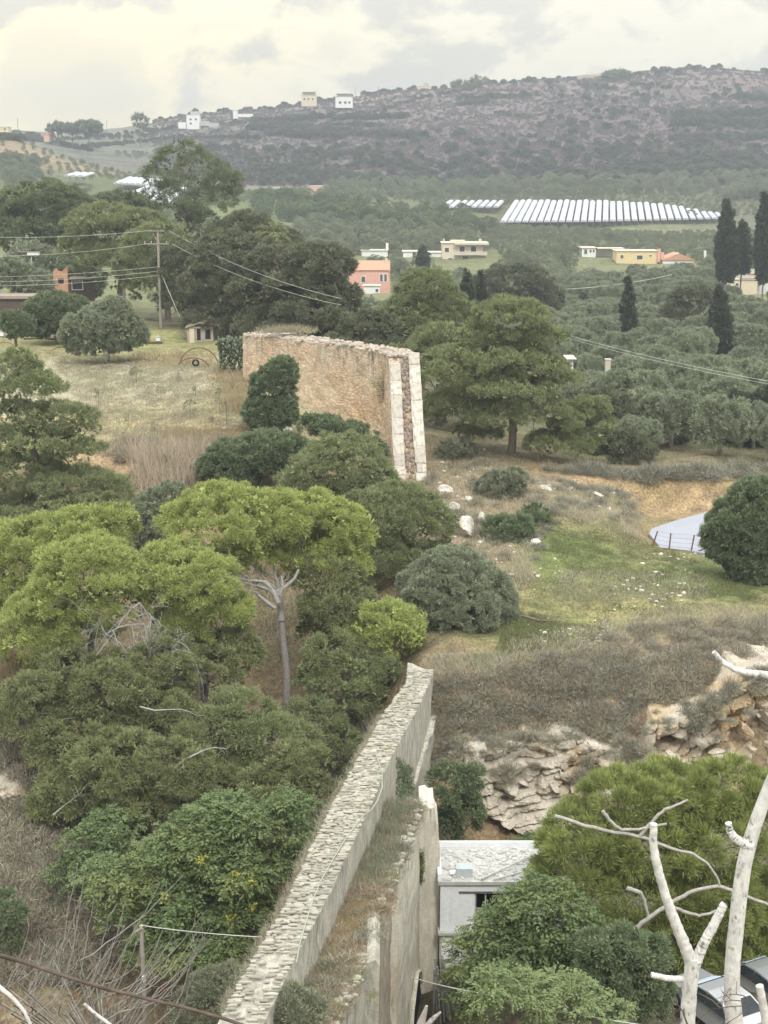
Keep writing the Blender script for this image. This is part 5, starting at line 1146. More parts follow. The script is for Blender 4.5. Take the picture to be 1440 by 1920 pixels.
def gn_scatter(name, pts, src, mat_label=None, smin=.8, smax=1.3, scale_attr=None, seed=1):
    me = bpy.data.meshes.new(name); me.from_pydata([tuple(p) for p in pts], [], [])
    if scale_attr is not None:
        a_ = me.attributes.new('sc', 'FLOAT', 'POINT'); a_.data.foreach_set('value', np.asarray(scale_attr, np.float32))
    o = bpy.data.objects.new(name, me); C.objects.link(o); o['kind'] = 'stuff'
    g = bpy.data.node_groups.new(name, 'GeometryNodeTree')
    g.interface.new_socket('Geometry', in_out='INPUT', socket_type='NodeSocketGeometry'); g.interface.new_socket('Geometry', in_out='OUTPUT', socket_type='NodeSocketGeometry')
    gi = g.nodes.new('NodeGroupInput'); go = g.nodes.new('NodeGroupOutput'); ip = g.nodes.new('GeometryNodeInstanceOnPoints')
    g.links.new(gi.outputs[0], ip.inputs['Points'])
    if len(src) > 1:
        jj = g.nodes.new('GeometryNodeGeometryToInstance')
        for s_ in src[::-1]:
            n_ = g.nodes.new('GeometryNodeObjectInfo'); n_.inputs['Object'].default_value = s_; n_.inputs['As Instance'].default_value = True; g.links.new(n_.outputs['Geometry'], jj.inputs[0])
        g.links.new(jj.outputs[0], ip.inputs['Instance'])
    else:
        n_ = g.nodes.new('GeometryNodeObjectInfo'); n_.inputs['Object'].default_value = src[0]; n_.inputs['As Instance'].default_value = False; g.links.new(n_.outputs['Geometry'], ip.inputs['Instance'])
    rr = g.nodes.new('FunctionNodeRandomValue'); rr.data_type = 'FLOAT_VECTOR'; rr.inputs[1].default_value = (0, 0, 6.28); rr.inputs['Seed'].default_value = seed
    g.links.new(rr.outputs[0], ip.inputs['Rotation'])
    rs = g.nodes.new('FunctionNodeRandomValue'); rs.data_type = 'FLOAT'; rs.inputs[2].default_value = smin; rs.inputs[3].default_value = smax; rs.inputs['Seed'].default_value = seed + 3
    if scale_attr is not None:
        na = g.nodes.new('GeometryNodeInputNamedAttribute'); na.data_type = 'FLOAT'; na.inputs['Name'].default_value = 'sc'
        ml = g.nodes.new('ShaderNodeMath'); ml.operation = 'MULTIPLY'; g.links.new(na.outputs[0], ml.inputs[0]); g.links.new(rs.outputs[1], ml.inputs[1]); g.links.new(ml.outputs[0], ip.inputs['Scale'])
    else: g.links.new(rs.outputs[1], ip.inputs['Scale'])
    g.links.new(ip.outputs[0], go.inputs[0])
    md = o.modifiers.new('scatter', 'NODES'); md.node_group = g
    return o
def hidden(o):      # sources are kept out of the scene: only their scattered copies exist
    C.objects.unlink(o); return o
def blob_src(name, style, seed, s, k, ll=None):
    r = np.random.default_rng(seed); L = [(0, 0, 1.9, 2.0, 2.0, 1.6)]
    for _ in range(4):
        d = unit(r.normal(size=3)); d[2] = abs(d[2]) * .8; L.append((d[0] * 1.4, d[1] * 1.4, 1.9 + d[2] * 1.3, .95, .95, .85))
    m = MB(); mt = foliage(m, L, style, seed, k, s); m.tube([[0, 0, -.6], [0, 0, 1.2]], [.3, .2], 5)
    return hidden(m.build(name, MATS[mt]))
far_src = [blob_src('olive_far', 'olive', 301 + i, 1.9, .7) for i in range(4)]
for g4 in range(4):
    sel = rest[g4::4]
    o = gn_scatter('olive_grove', np.column_stack([cand[sel], zz[sel] - .15]), [far_src[g4]], smin=.85, smax=1.35, seed=g4)
    tag(o, 'distant olive trees of the groves on the plain, merging into one grey-green mass', 'olive grove', 'far olive groves')

# bushes, hedges and terraces on the hillside
hb = [blob_src('hill_bush', 'dark', 321 + i, 2.3, .6) for i in range(2)]
STY['hb'] = dict(mat='hill_bush', cr=.9, flat=.8, tufts=14, leaves=4, ll=.6, lw=.5, up=.3, under=-.5, cover=.9)
hsrc = [blob_src('hill_bush', 'hb', 331 + i, 1.0, .8) for i in range(3)]
pts = []; scl = []
def row(x0, y0, x1, y1, n, s, jit=2.0):
    f = np.linspace(0, 1, n) + rng.normal(size=n) * .4 / n
    xs = x0 + (x1 - x0) * f + rng.normal(size=n) * jit; ys = y0 + (y1 - y0) * f + rng.normal(size=n) * jit * .35
    P = hit(xs, ys, 700)
    for p in P: pts.append(p - [0, 0, .2]); scl.append(s * .72 * rng.uniform(.7, 1.25))
rows_px = [(470, 232, 760, 222, 70, 1.5), (465, 245, 790, 262, 85, 1.7), (470, 240, 720, 240, 50, 1.3), (500, 255, 640, 262, 45, 1.6), (1265, 225, 1440, 222, 45, 1.9), (1265, 238, 1440, 240, 50, 2.0), (1258, 265, 1440, 262, 45, 1.5), (1280, 272, 1330, 275, 20, 1.5),
           (1225, 300, 1390, 296, 36, 1.5), (1215, 330, 1440, 322, 44, 1.6), (1370, 185, 1440, 192, 22, 1.4), (1100, 165, 1150, 172, 16, 1.3), (1180, 160, 1260, 168, 16, 1.0), (860, 190, 970, 186, 22, 1.3), (930, 215, 990, 225, 8, 1.1),
           (575, 288, 605, 295, 12, 1.8), (1150, 215, 1185, 215, 7, 1.2), (860, 200, 910, 196, 12, 1.2), (980, 182, 1000, 182, 4, 1.6), (700, 215, 780, 190, 18, .9), (790, 186, 900, 168, 24, .9),
           (150, 262, 460, 232, 60, 1.0), (150, 280, 330, 262, 40, 1.1), (320, 262, 470, 262, 36, 1.1), (60, 262, 170, 285, 34, 1.1), (0, 262, 80, 268, 22, 1.1), (620, 340, 740, 352, 40, 1.6), (560, 330, 700, 340, 40, 1.4), (540, 178, 600, 196, 10, .8)]
for r_ in rows_px: row(*r_)
sx_ = np.arange(0, 1440, 9.0)   # scrub along the skyline
sky_y = np.interp(sx_, [0, 180, 350, 440, 560, 640, 740, 860, 1000, 1150, 1440], [247, 243, 236, 217, 196, 192, 180, 166, 162, 152, 150])
for x, y in zip(sx_, sky_y):
    if rng.random() < .75:
        Yr = 1290 + rng.uniform(-25, 15) if x > 300 else 1200; g = gpt(x, Yr); pts.append(g - [0, 0, .2]); scl.append(rng.uniform(.6, 1.35))
for _ in range(520):                                   # loose bushes, thicker low on the hill
    x = rng.uniform(380, 1440); y = 350 - abs(rng.normal()) * 45
    if y < 180 or (x < 560 and y < 250): continue
    h = hit([x], [y], 700)
    if len(h): pts.append(h[0] - [0, 0, .2]); scl.append(rng.uniform(.7, 1.5))
for _ in range(330):
    x = rng.uniform(1000, 1440); y = rng.uniform(170, 345)
    if rng.random() < .5 * (1 - (x - 1000) / 440): continue
    h = hit([x], [y], 700)
    if len(h): pts.append(h[0] - [0, 0, .2]); scl.append(rng.uniform(.5, 1.1))
for gx in range(410, 600, 17):                         # young orchard in rows low on the left of the hill
    for gy in range(285, 335, 8):
        h = hit([gx + (gy - 285) * .35 + rng.normal() * 1.5], [gy + rng.normal()], 700)
        if len(h): pts.append(h[0]); scl.append(rng.uniform(.5, .8))
pts = np.array(pts); scl = np.array(scl)
big = np.argsort(-scl)[:200]; mask = np.zeros(len(pts), bool); mask[big] = True
bl = []
for q, i in enumerate(big):
    src = hsrc[q % 3]; o = src.copy(); o.name = 'hill_bush'; C.objects.link(o)
    o.location = tuple(pts[i]); o.rotation_euler = (0, 0, rng.uniform(0, 6)); o.scale = (scl[i],) * 3
    tag(o, 'dark rounded bush growing on the purple-brown hillside', 'bush', 'bushes on the hillside')
rest_ = np.where(~mask)[0]
for g3 in range(3):
    sel = rest_[g3::3]
    o = gn_scatter('hillside_bushes', pts[sel], [hsrc[g3]], smin=.9, smax=1.1, scale_attr=scl[sel], seed=g3 + 20)
    tag(o, 'small dark bushes and hedgerows spread over the hillside', 'bushes', 'scattered hillside scrub')
# low heath over the whole hill
lo = []
for _ in range(14000):
    px = rng.uniform(300, 1500); Yh = rng.uniform(860, 1330); lo.append(((px - 720) / F * Yh, Yh))
lo = np.array(lo); lz = gz(lo[:, 0], lo[:, 1])
STY['heath'] = dict(mat='heath', cr=.9, flat=.6, tufts=7, leaves=3, ll=.7, lw=.55, up=.4, under=-.1, cover=.5)
leaf_mat('heath', (.155, .132, .135), (.225, .193, .196), (.155, .155, .135), trans=.1)
m = MB(); foliage(m, [(0, 0, .2, 1.3, 1.3, .8)], 'heath', 5, 1.2, 1.0); hs = hidden(m.build('heath_tuft', MATS['heath']))
tag(gn_scatter('heath', np.column_stack([lo, lz]), [hs], smin=.5, smax=1.25, seed=9), 'low purple-brown heath scrub covering the hillside', 'scrub')
# hedges and low scrub between the far fields
fp = []; fs = []
for (x0, y0, x1, y1, n, s_) in [(480, 372, 830, 368, 60, 1.0), (830, 366, 1440, 362, 90, 1.1), (620, 352, 1440, 352, 160, 1.2), (620, 360, 1000, 362, 70, 1.1), (1000, 345, 1440, 340, 100, 1.2), (1360, 375, 1440, 370, 20, 1.5), (1290, 412, 1320, 414, 5, .8), (1292, 411, 1306, 413, 3, 1.0), (0, 300, 95, 315, 30, .9), (0, 318, 80, 330, 30, .9), (0, 330, 60, 345, 30, 1.0), (190, 290, 380, 300, 22, .8)]:
    f = rng.random(n); P = hit(x0 + (x1 - x0) * f, y0 + (y1 - y0) * f + rng.normal(size=n) * 3, 500)
    for p in P: fp.append(p - [0, 0, .2]); fs.append(s_ * rng.uniform(.7, 1.3))
tag(gn_scatter('field_hedges', np.array(fp), [far_src[1]], smin=.9, smax=1.1, scale_attr=fs, seed=44), 'hedges and scrub at the foot of the hillside behind the polytunnels', 'hedges')
# low rows of vines and young olives on the fields below the tunnels and on the left slopes
vp = []; vs = []
for yy in np.concatenate([np.arange(484, 640, 5.5), np.arange(745, 800, 7)]):
    for x in np.arange((560 - 720) / F * yy, (1560 - 720) / F * yy, 3.2):
        px = 720 + F * x / yy
        if 475 < px < 620 and 740 < yy: continue
        if rng.random() < .82 and not (yy < 560 and fbm(x / 40, yy / 30, 2, 8) > .28) and not (560 < yy < 640 and px < 900): vp.append((x + rng.normal() * .5, yy + rng.normal() * .6)); vs.append(rng.uniform(.35, .62) * (1.35 if rng.random() < .2 else 1))
for yy in np.arange(500, 800, 8.0):
    for x in np.arange((-60 - 720) / F * yy, (480 - 720) / F * yy, 5.0):
        px = 720 + F * x / yy
        if rng.random() < .8 and not (px > 190 and 636 < yy < 735 and px < 330) and not (100 < px < 200 and 688 < yy < 730) and not (395 < px < 480 and yy < 640): vp.append((x + rng.normal() * .6, yy + rng.normal() * .6)); vs.append(rng.uniform(.35, .7))
vp = np.array(vp); vs = np.array(vs); vz = gz(vp[:, 0], vp[:, 1])
for g2 in range(2): tag(gn_scatter('crop_rows', np.column_stack([vp, vz - .1])[g2::2], [far_src[g2 + 1]], smin=.9, smax=1.1, scale_attr=vs[g2::2], seed=50 + g2), 'low green rows of vines and young olives on the far fields', 'crop rows')
# orchard of tall rounded trees left of the polytunnels
osrc = [blob_src('orchard_tree', 'olived', 351 + i, 1.9, .7) for i in range(2)]
op = []
for r_, (ya, ra) in enumerate([(585, 8.2), (600, 8.4), (618, 8.4), (640, 8.6), (665, 8.6), (690, 9)]):
    x = (500 - 720) / F * ya
    while 720 + F * x / ya < 925 - max(0, ya - 640) * 1.2: op.append((x + rng.uniform(-1, 1), ya + rng.uniform(-1.5, 1.5))); x += ra
op = np.array(op); oz = gz(op[:, 0], op[:, 1])
proto = osrc[0]
for q, (x, y) in enumerate(op):
    o = osrc[q % 2].copy(); o.name = 'orchard_tree'; C.objects.link(o); o.location = (x, y, oz[q] - .2); s_ = rng.uniform(1.35, 1.75); o.scale = (s_ * 1.15, s_ * 1.15, s_); o.rotation_euler = (0, 0, rng.uniform(0, 6))
    tag(o, 'rounded dark green orchard tree in the rows left of the white polytunnels', 'orchard tree', 'orchard rows left of the polytunnels')
# ------------------------------------------------------------------ buildings
for nm, c1, c2 in [('render_cream', (.62, .53, .40), (.70, .61, .48)), ('render_yellow', (.66, .53, .28), (.74, .61, .36)), ('render_pink', (.60, .36, .28), (.68, .45, .36)), ('render_white', (.72, .73, .73), (.80, .80, .79)), ('render_salmon', (.62, .34, .28), (.70, .42, .35)),
                   ('trim', (.50, .45, .38), (.60, .55, .48)), ('pane', (.05, .06, .07), (.11, .13, .14)), ('old_brick', (.42, .24, .15), (.55, .34, .22)), ('old_plaster', (.30, .26, .22), (.46, .42, .37))]:
    plain(nm, c1, c2, 1.2, .85 if nm != 'pane' else .25, .15)
t = NT('roof_tiles', .85); wv = t.n('ShaderNodeTexWave'); t.l(t.tc.outputs['Object'], wv.inputs[0]); wv.inputs['Scale'].default_value = 1.6; nz = t.noise(2, 4, .6)
t.col(t.mix(t.rng(nz, .3, .7), (.47, .25, .16), (.60, .36, .25))); t.bump(wv.outputs['Fac'], .5, .08); MATS['roof_tiles'] = t.m
plain('old_roof', (.25, .20, .16), (.38, .32, .27), 3, .9, .5)
def house(name, label, Y, x0, x1, yt, yb, depth, mat, wins=(), roof='flat', rz=0.0, cat='house', extra=None, roofmat='trim', rh=1.6, over=.35, parapet=.12):
    """a house whose front spans picture columns x0..x1 and rows yt..yb at distance Y; windows in metres (x, z, w, h[, kind])"""
    A = at(x0, yb, Y); B = at(x1, yb, Y); T = at((x0 + x1) / 2, yt, Y); w = B[0] - A[0]; h = T[2] - A[2]
    root = thing(name, label, cat, ((A[0] + B[0]) / 2, Y, A[2]), rz=rz)
    m = MB(); m.box(-w / 2, w / 2, 0, depth, -2.5, h); m.build('wall', MATS[mat], root)
    if roof == 'flat':
        m = MB(); m.box(-w / 2 - over, w / 2 + over, -over, depth + over, h, h + parapet); m.build('roof', MATS[roofmat], root)
    elif roof == 'gable_x':   # ridge along x
        m = MB(); o = over; V = [[-w / 2 - o, -o, h], [w / 2 + o, -o, h], [w / 2 + o, depth + o, h], [-w / 2 - o, depth + o, h], [-w / 2 - o, depth / 2, h + rh], [w / 2 + o, depth / 2, h + rh]]
        V2 = [[a_, b_, c_ + .14] for a_, b_, c_ in V]; VV = V + V2
        m.quads(VV, [[6, 7, 11, 10], [8, 9, 10, 11], [0, 1, 7, 6], [2, 3, 9, 8], [0, 4, 5, 1], [2, 5, 4, 3]]); m.tris(VV, [[7, 8, 11], [9, 6, 10]]); m.build('roof', MATS[roofmat], root)
        g = MB(); g.tris([[-w / 2, 0, h], [-w / 2, depth, h], [-w / 2, depth / 2, h + rh * .93], [w / 2, 0, h], [w / 2, depth, h], [w / 2, depth / 2, h + rh * .93]], [[0, 1, 2], [3, 4, 5]]); g.build('gable', MATS[mat], root)
    elif roof == 'gable_y':   # ridge runs away from the camera
        m = MB(); o = over; V = [[-w / 2 - o, -o, h], [w / 2 + o, -o, h], [w / 2 + o, depth + o, h], [-w / 2 - o, depth + o, h], [0, -o, h + rh], [0, depth + o, h + rh]]
        VV = V + [[a_, b_, c_ + .14] for a_, b_, c_ in V]; m.quads(VV, [[6, 10, 11, 9], [7, 8, 11, 10], [0, 3, 9, 6], [1, 7, 8, 2], [0, 6, 7, 1][:4], [3, 2, 8, 9]]); m.tris(VV, [[6, 7, 10], [8, 9, 11]]); m.build('roof', MATS[roofmat], root)
        g = MB(); g.tris([[-w / 2, 0, h], [w / 2, 0, h], [0, 0, h + rh * .93], [-w / 2, depth, h], [w / 2, depth, h], [0, depth, h + rh * .93]], [[0, 1, 2], [3, 4, 5]]); g.build('gable', MATS[mat], root)
    for q in wins:
        x, z, ww, hh = q[:4]; kind = q[4] if len(q) > 4 else 'window'
        fr = MB(); b_ = .10
        for (xa, xb, za, zb_) in ((x - b_, x, z - b_, z + hh + b_), (x + ww, x + ww + b_, z - b_, z + hh + b_), (x, x + ww, z + hh, z + hh + b_), (x, x + ww, z - b_, z)): fr.box(xa, xb, -.09, .0, za, zb_)
        f = fr.build(kind, MATS['white_paint'] if kind == 'window' else MATS['trim'], root)
        pn = MB(); pn.box(x, x + ww, -.03, .0, z, z + hh); pn.build('pane', MATS['pane'], f)
    return root, w, h, depth
def part(root, name, mat, *boxes):
    m = MB()
    for b in boxes: m.box(*b)
    return m.build(name, MATS[mat], root)
# cream two-storey house
r, w, h, d = house('house', 'cream two-storey flat-roofed house with balconies in the olive grove', 455, 829, 905, 456, 494, 9, 'render_cream', [(-5.4, 3.4, 1.3, 1.3), (-.9, 3.1, 1.5, 1.9), (2.5, 3.1, 1.6, 1.9), (-4.4, .3, 1.3, 1.3), (.0, .2, 1.6, 1.9), (3.4, .3, 1.6, 1.4)])
part(r, 'balcony', 'trim', (-2.4, w / 2 + 1.2, -1.5, 0, 2.55, 2.8), (-2.4, w / 2 + 1.2, -1.5, -1.38, 2.8, 3.6), (w / 2 + 1.08, w / 2 + 1.2, -1.38, 0, 2.8, 3.6))
part(r, 'upper_slab', 'trim', (-2.4, w / 2 + 1.7, -1.6, -.4, h - .45, h + .12), (w / 2 + .36, w / 2 + 1.7, -.4, d, h - .1, h + .12)); part(r, 'chimney', 'render_cream', (-w / 2 + .2, -w / 2 + .7, .5, 1, h + .12, h + 1.3)); part(r, 'stairwell', 'render_cream', (-3.6, .8, 2, 6, h + .12, h + .7)); part(r, 'chimney', 'render_cream', (w / 2 - 1.2, w / 2 - .4, 1, 1.8, h + .12, h + 1.2)); part(r, 'base_panel', 'render_white', (-3.2, w / 2 - 2, -.05, 0, -.2, .7))
part(r, 'side_wing', 'render_cream', (w / 2 + .003, w / 2 + 1.2, .5, d - .5, -1, 2.6))
# orange roofed house
r, w, h, d = house('house', 'pink two-storey house with an orange tiled roof beyond the dark evergreens', 395, 655, 729, 507, 545, 8, 'render_salmon', [(w_, 2.4, .7, 1.9) for w_ in (2.9, 4.0)] + [(-2, 2.2, 1, 1.5)], 'gable_x', roofmat='roof_tiles', rh=2.2)
part(r, 'gable_wing', 'render_pink', (w / 2 + .003, w / 2 + .35, .4, d - .4, -1, h - .3)); part(r, 'chimney', 'render_cream', (w / 2 - 1.0, w / 2 - .3, 2.6, 3.3, h + .8, h + 2.9)); part(r, 'lean_to_roof', 'roof_tiles', (-w / 2 - 2.0, -w / 2, 0, d, h - 1.6, h - 1.3))
house('house', 'white flat-topped annex in front of the house with the orange tiled roof', 388, 682, 712, 536, 552, 4, 'render_white', [(1, .6, .7, .8)])
house('house', 'low white flat building partly behind the small dark cypress', 472, 756, 785, 472, 483, 7, 'render_white', [(.5, .6, 1.0, 1.0), (2.0, .6, .9, 1.0)])
house('house', 'long low white building right of the small dark cypress', 474, 797, 827, 474, 482, 8, 'render_white', [(-1.5, .5, 1.0, .7)])
r, *_ = house('shed', 'long low white roof with a white chimney post left of the cream house', 482, 678, 727, 470, 474, 6, 'render_white', []); part(r, 'post', 'render_white', (3.6, 4.4, 1, 1.8, .5, 3.0))
r, w, h, d = house('house', 'white low house with a long flat roof under the polytunnels', 462, 1091, 1117, 465, 479, 7, 'render_white', [(-1.4, .5, .8, 1.3, 'door'), (.2, .9, .6, .9), (1.2, .9, .5, .9)]); part(r, 'porch', 'trim', (w / 2 + .36, w / 2 + 8.8, -.8, 5, h - .25, h - .05)); part(r, 'porch_wall', 'render_white', (w / 2 + .003, w / 2 + 7, 3, 5, -1, h - .26))
r, w, h, d = house('house', 'yellow flat-roofed house with small dark windows in the olive grove', 448, 1156, 1233, 471, 489, 8, 'render_yellow', [(-5, .7, .9, 1.0), (-.1, .4, 1.7, 1.2), (3.6, 1.2, .6, .6)]); part(r, 'chimney', 'render_salmon', (w / 2 - .2, w / 2 + .7, -.5, .4, -.3, h + .7), (w / 2 + .9, w / 2 + 1.8, -.2, .8, -.5, h - .4)); part(r, 'pipe', 'trim', (-2.5, -2.3, 2, 2.2, h, h + .9))
r, w, h, d = house('house', 'low house with a pale red tiled roof just right of the yellow house', 446, 1243, 1301, 488, 493, 8, 'render_white', [], 'gable_y', roofmat='roof_tiles', rh=1.9); part(r, 'chimney', 'render_white', (-.6, .2, 1, 1.8, 1.3, 2.9))
r, w, h, d = house('house', 'low beige house with a brown roof at the right edge of the grove', 372, 1360, 1420, 524, 538, 7, 'render_cream', [(-1.5, .3, .8, .6)], 'flat', roofmat='render_cream'); part(r, 'roof', 'old_roof', (-.3, 6.5, -.3, 6.5, h + .12, h + .34))
house('house', 'brown-roofed house block at the right edge behind the beige one', 378, 1395, 1450, 514, 536, 7, 'render_white', [], 'gable_x', roofmat='old_roof', rh=.9)
r, w, h, d = house('house', 'flat cream bungalow with dark openings at the foot of the hill', 780, 489, 524, 353, 364, 8, 'render_cream', [(-3, .4, 1.5, 1.6), (2.0, .4, 1.8, 1.6)], roofmat='trim'); part(r, 'side_wing', 'render_cream', (-w / 2 - 3.4, -w / 2 - .36, 1, 6, -1, 1.8))
r, w, h, d = house('house', 'small pink house with a white roof edge at the foot of the hill', 790, 580, 606, 349, 363, 7, 'render_salmon', [(1.2, .8, .9, 1.2)], roofmat='render_white', over=.2); part(r, 'side_wing', 'render_salmon', (-w / 2 - 1.6, -w / 2 - .21, 0, 4, 1.8, 3.2))
# hilltop houses
def onridge(px, py): return float(py)
for lab, Y, x0, x1, yt, yb, mt, wins in [
    ('white cube house with a shaded front on the skyline, left of the two-tier one', 1180, 565, 593, 178, 193, 'render_cream', [(-4, 2, 1.4, 1.5), (-1, 2, 1.4, 1.5), (2.4, 2, 1.4, 1.5)]),
    ('white two-tier house with a grey upper floor on the skyline', 1190, 629, 661, 181, 196, 'render_white', [(-4, .6, 2.0, 1.8), (0, .6, 2.0, 1.8), (3.4, .6, 1.6, 1.8)]),
    ('white multi-level house with terraces on the skyline above the eucalyptus', 1150, 350, 374, 215, 236, 'render_white', [(-2.5, 4, 1.6, 1.4), (1.5, 4, 1.6, 1.4), (-2.5, 1, 1.6, 1.4)]),
    ('small grey-white block with a low wall on the skyline left of the cube house', 1180, 437, 445, 207, 217, 'render_white', []),
    ('long pale house behind bushes near the middle of the skyline', 1320, 768, 812, 162, 171, 'render_cream', [(-6, 1, 2, 1.5), (4, 1, 2, 1.5)]),
    ('tan-roofed house at the left end of the skyline', 1050, -12, 16, 238, 246, 'render_yellow', [(2, .6, 1.4, 1.4)]),
    ('small orange-roofed cottage low on the skyline at the left', 1080, 82, 92, 252, 259, 'render_pink', [])]:
    r, w, h, d = house('hilltop_house', lab, Y, x0, x1, yt, yb, 8, mt, wins)
    if 'two-tier' in lab: part(r, 'upper_floor', 'concrete', (-w / 2 + 1, w / 2 - 1, 2, 8, h + .13, h + 2.2)); part(r, 'upper_roof', 'render_white', (-w / 2 - .3, w / 2 + .3, 0, 8, h + 2.21, h + 2.5))
    if 'multi-level' in lab: part(r, 'upper_floor', 'concrete', (-2, w / 2, 2, 8, h + .13, h + 2.4)); part(r, 'lower_terrace', 'render_white', (-w / 2 - 6, -w / 2 - .4, -2, 6, -2, 2.6)); part(r, 'side_terrace', 'concrete', (w / 2 + .4, w / 2 + 7, 1, 6, 0, 3.4), (w / 2 + 7.01, w / 2 + 14, 1, 6, -1, 2.2))
    if 'long pale' in lab: part(r, 'upper_floor', 'concrete', (w * .1, w * .32, 1, 6, h + .13, h + 3.2))
    if 'grey-white' in lab: part(r, 'low_wall', 'render_white', (w / 2 + .4, w / 2 + 12, 0, .5, -1, 1.4))
    if 'cottage' in lab: part(r, 'roof_tiles', 'roof_tiles', (-w / 2 - .6, w / 2 + .6, -.6, 8.6, h + .13, h + 1.0))
# stone hut at the top of the field
p = hit1(378, 640, 140); Yh = float(p[1])
r, w, h, d = house('stone_hut', 'small old stone hut with a shallow dark roof at the top of the field', Yh, 351, 400, 612, 641, 3.0, 'old_plaster', [], 'none')
hh = h
m = MB(); m.quads([[-w / 2 - .15, -.3, hh - .05], [.1, -.45, hh + .5], [w / 2 + .7, -.2, hh + .15], [w / 2 + .6, 3.3, hh + .1], [.1, 3.3, hh + .55], [-w / 2 - .15, 3.2, hh]], [[0, 1, 4, 5], [1, 2, 3, 4]])
V = m.v[0]; m.quads(V - [0, 0, .13], [[5, 4, 1, 0], [4, 3, 2, 1]]); m.quads(np.vstack([V, V - [0, 0, .13]]), [[i, (i + 1) % 6, (i + 1) % 6 + 6, i + 6] for i in range(6)]); m.build('roof', MATS['old_roof'], r)
part(r, 'doorway_shade', 'dark_inside', (-w * .12, w * .02, -.02, .0, .2, h * .85)); part(r, 'doorway_shade', 'dark_inside', (w * .2, w * .40, -.02, .0, .3, h * .8)); part(r, 'pillar', 'render_cream', (-w * .40, -w * .22, -.10, -.0, -.5, h * .9)); part(r, 'lintel', 'old_plaster', (-w / 2, w / 2, -.14, -.11, h * .88, h))  # thin black plates paint the shade inside the two doorways
# ruined orange wall at the left, with a dark shed beside it
r, w, h, d = house('ruined_gable', 'ruined orange brick gable with a dark window hole among the trees at the left', 205, 101, 128, 510, 548, 1.2, 'old_brick', [], 'none'); part(r, 'window', 'dark_inside', (-.35, .45, -.02, 0, h * .42, h * .68)); m = MB(); m.tris([[-w / 2, 0, h], [-.2, 0, h], [-w / 2 + .3, 0, h + .5], [.2, 0, h], [w / 2, 0, h], [w / 2 - .1, 0, h + .75]], [[0, 1, 2], [3, 4, 5]]); m.tris([[-w / 2, .6, h], [-.2, .6, h], [-w / 2 + .3, .6, h + .5], [.2, .6, h], [w / 2, .6, h], [w / 2 - .1, .6, h + .75]], [[0, 2, 1], [3, 5, 4]]); m.build('broken_top', MATS['old_brick'], r)  # window hole is a black plate, its shade painted on the solid wall
house('shed', 'dark timber shed standing just right of the ruined orange gable', 207, 129, 168, 524, 548, 3.5, 'bark_dark', [(-.9, .4, 1.4, 1.1)], roofmat='old_roof')
house('shed', 'low shed with a dark sagging roof at the left edge above the field', 183, -10, 58, 560, 585, 4, 'bark_dark', [], roofmat='old_roof', parapet=.35)
# stone pillar in the olives, white tank shape behind the big pine
p = at(1139, 700, 172); r = thing('stone_pillar', 'squat stone pillar with a thin rod standing among the olives right of the big pine', 'pillar', (p[0], 172, p[2] - 1.2)); part(r, 'shaft', 'trim', (-.3, .3, -.3, .3, 0, 2.75)); part(r, 'cap', 'trim', (-.36, .36, -.36, .36, 2.76, 2.9)); part(r, 'rod', 'wire_dark', (.18, .22, -.02, .02, 2.9, 4.1))
house('shed', 'white metal-roofed shed glimpsed right behind the big pine', 176, 1067, 1075, 674, 682, 3, 'render_white', [])

# ------------------------------------------------------------------ white building below the cliff
BY = 60.0
A = at(800, 1906, BY); roofz = at(830, 1657, BY)[2]; xl = at(826, 1657, BY)[0]; xr_ = at(1055, 1657, BY)[0]; gzb = -35.2
wb = thing('white_building', 'derelict white building with rubble on its flat roof beside the near wall', 'building', (xl, BY, gzb)); H = roofz - gzb; Wd = xr_ - xl; D_ = 3.3
x_ = lambda px, py=1700: at(px, py, BY)[0] - xl
z_ = lambda py: at(850, py, BY)[2] - gzb
plain('white_old', (.68, .70, .73), (.80, .82, .85), 5, .9, .2)
sill = z_(1745)
wx0, wx1 = x_(890), x_(985); wz0, wz1 = z_(1725), z_(1674)
part(wb, 'wall', 'white_old', (0, wx0, 0, .25, sill, H), (wx0, wx1, 0, .25, wz1, H), (wx0, wx1, 0, .25, sill, wz0), (wx1, Wd, 0, .25, sill, H), (0, .25, .25, D_, sill, H), (Wd - .25, Wd, .25, D_, sill, H), (.25, Wd - .25, D_ - .25, D_, sill, H))
part(wb, 'lower_wall', 'white_old', (0, Wd, .12, D_, 0, sill - .12)); part(wb, 'ledge', 'concrete', (-.1, Wd, -.22, .3, sill - .12, sill)); part(wb, 'lintel', 'wire_dark', (x_(860), wx1 + .1, -.04, .0, wz1 - .02, wz1 + .07))
part(wb, 'pilaster', 'white_old', (x_(846), x_(848), -.035, .0, sill, H - .05))
for q in range(4): part(wb, 'roughcast_block', 'white_paint', (x_(828 + q * 0), x_(858 - q * 6), -.02 - q * .012, .11, sill - .55 - q * .42, sill - .2 - q * .42))
m = MB(); m.box(wx0 + .003, wx1 - .003, .10, .14, wz0, wz0 + .06); m.box(wx0 + .003, wx1 - .003, .10, .14, wz1 - .06, wz1); m.box(wx0 + .003, wx0 + .07, .10, .14, wz0 + .06, wz1 - .06); m.box(wx0 + .45, wx0 + .51, .10, .14, wz0 + .06, wz1 - .06)
m.box(wx0 + .07, wx0 + .45, .11, .13, wz0 + .5, wz0 + .54); wn_ = m.build('window', MATS['concrete'], wb); m = MB(); m.box(wx0 + .07, wx0 + .45, .118, .124, wz0 + .06, wz0 + .5); m.build('pane', MATS['pane'], wn_)
part(wb, 'interior_shade', 'dark_inside', (.3, Wd - .3, 1.6, D_ - .3, sill, H - .2))  # near-black block painting the shade of the room behind the window
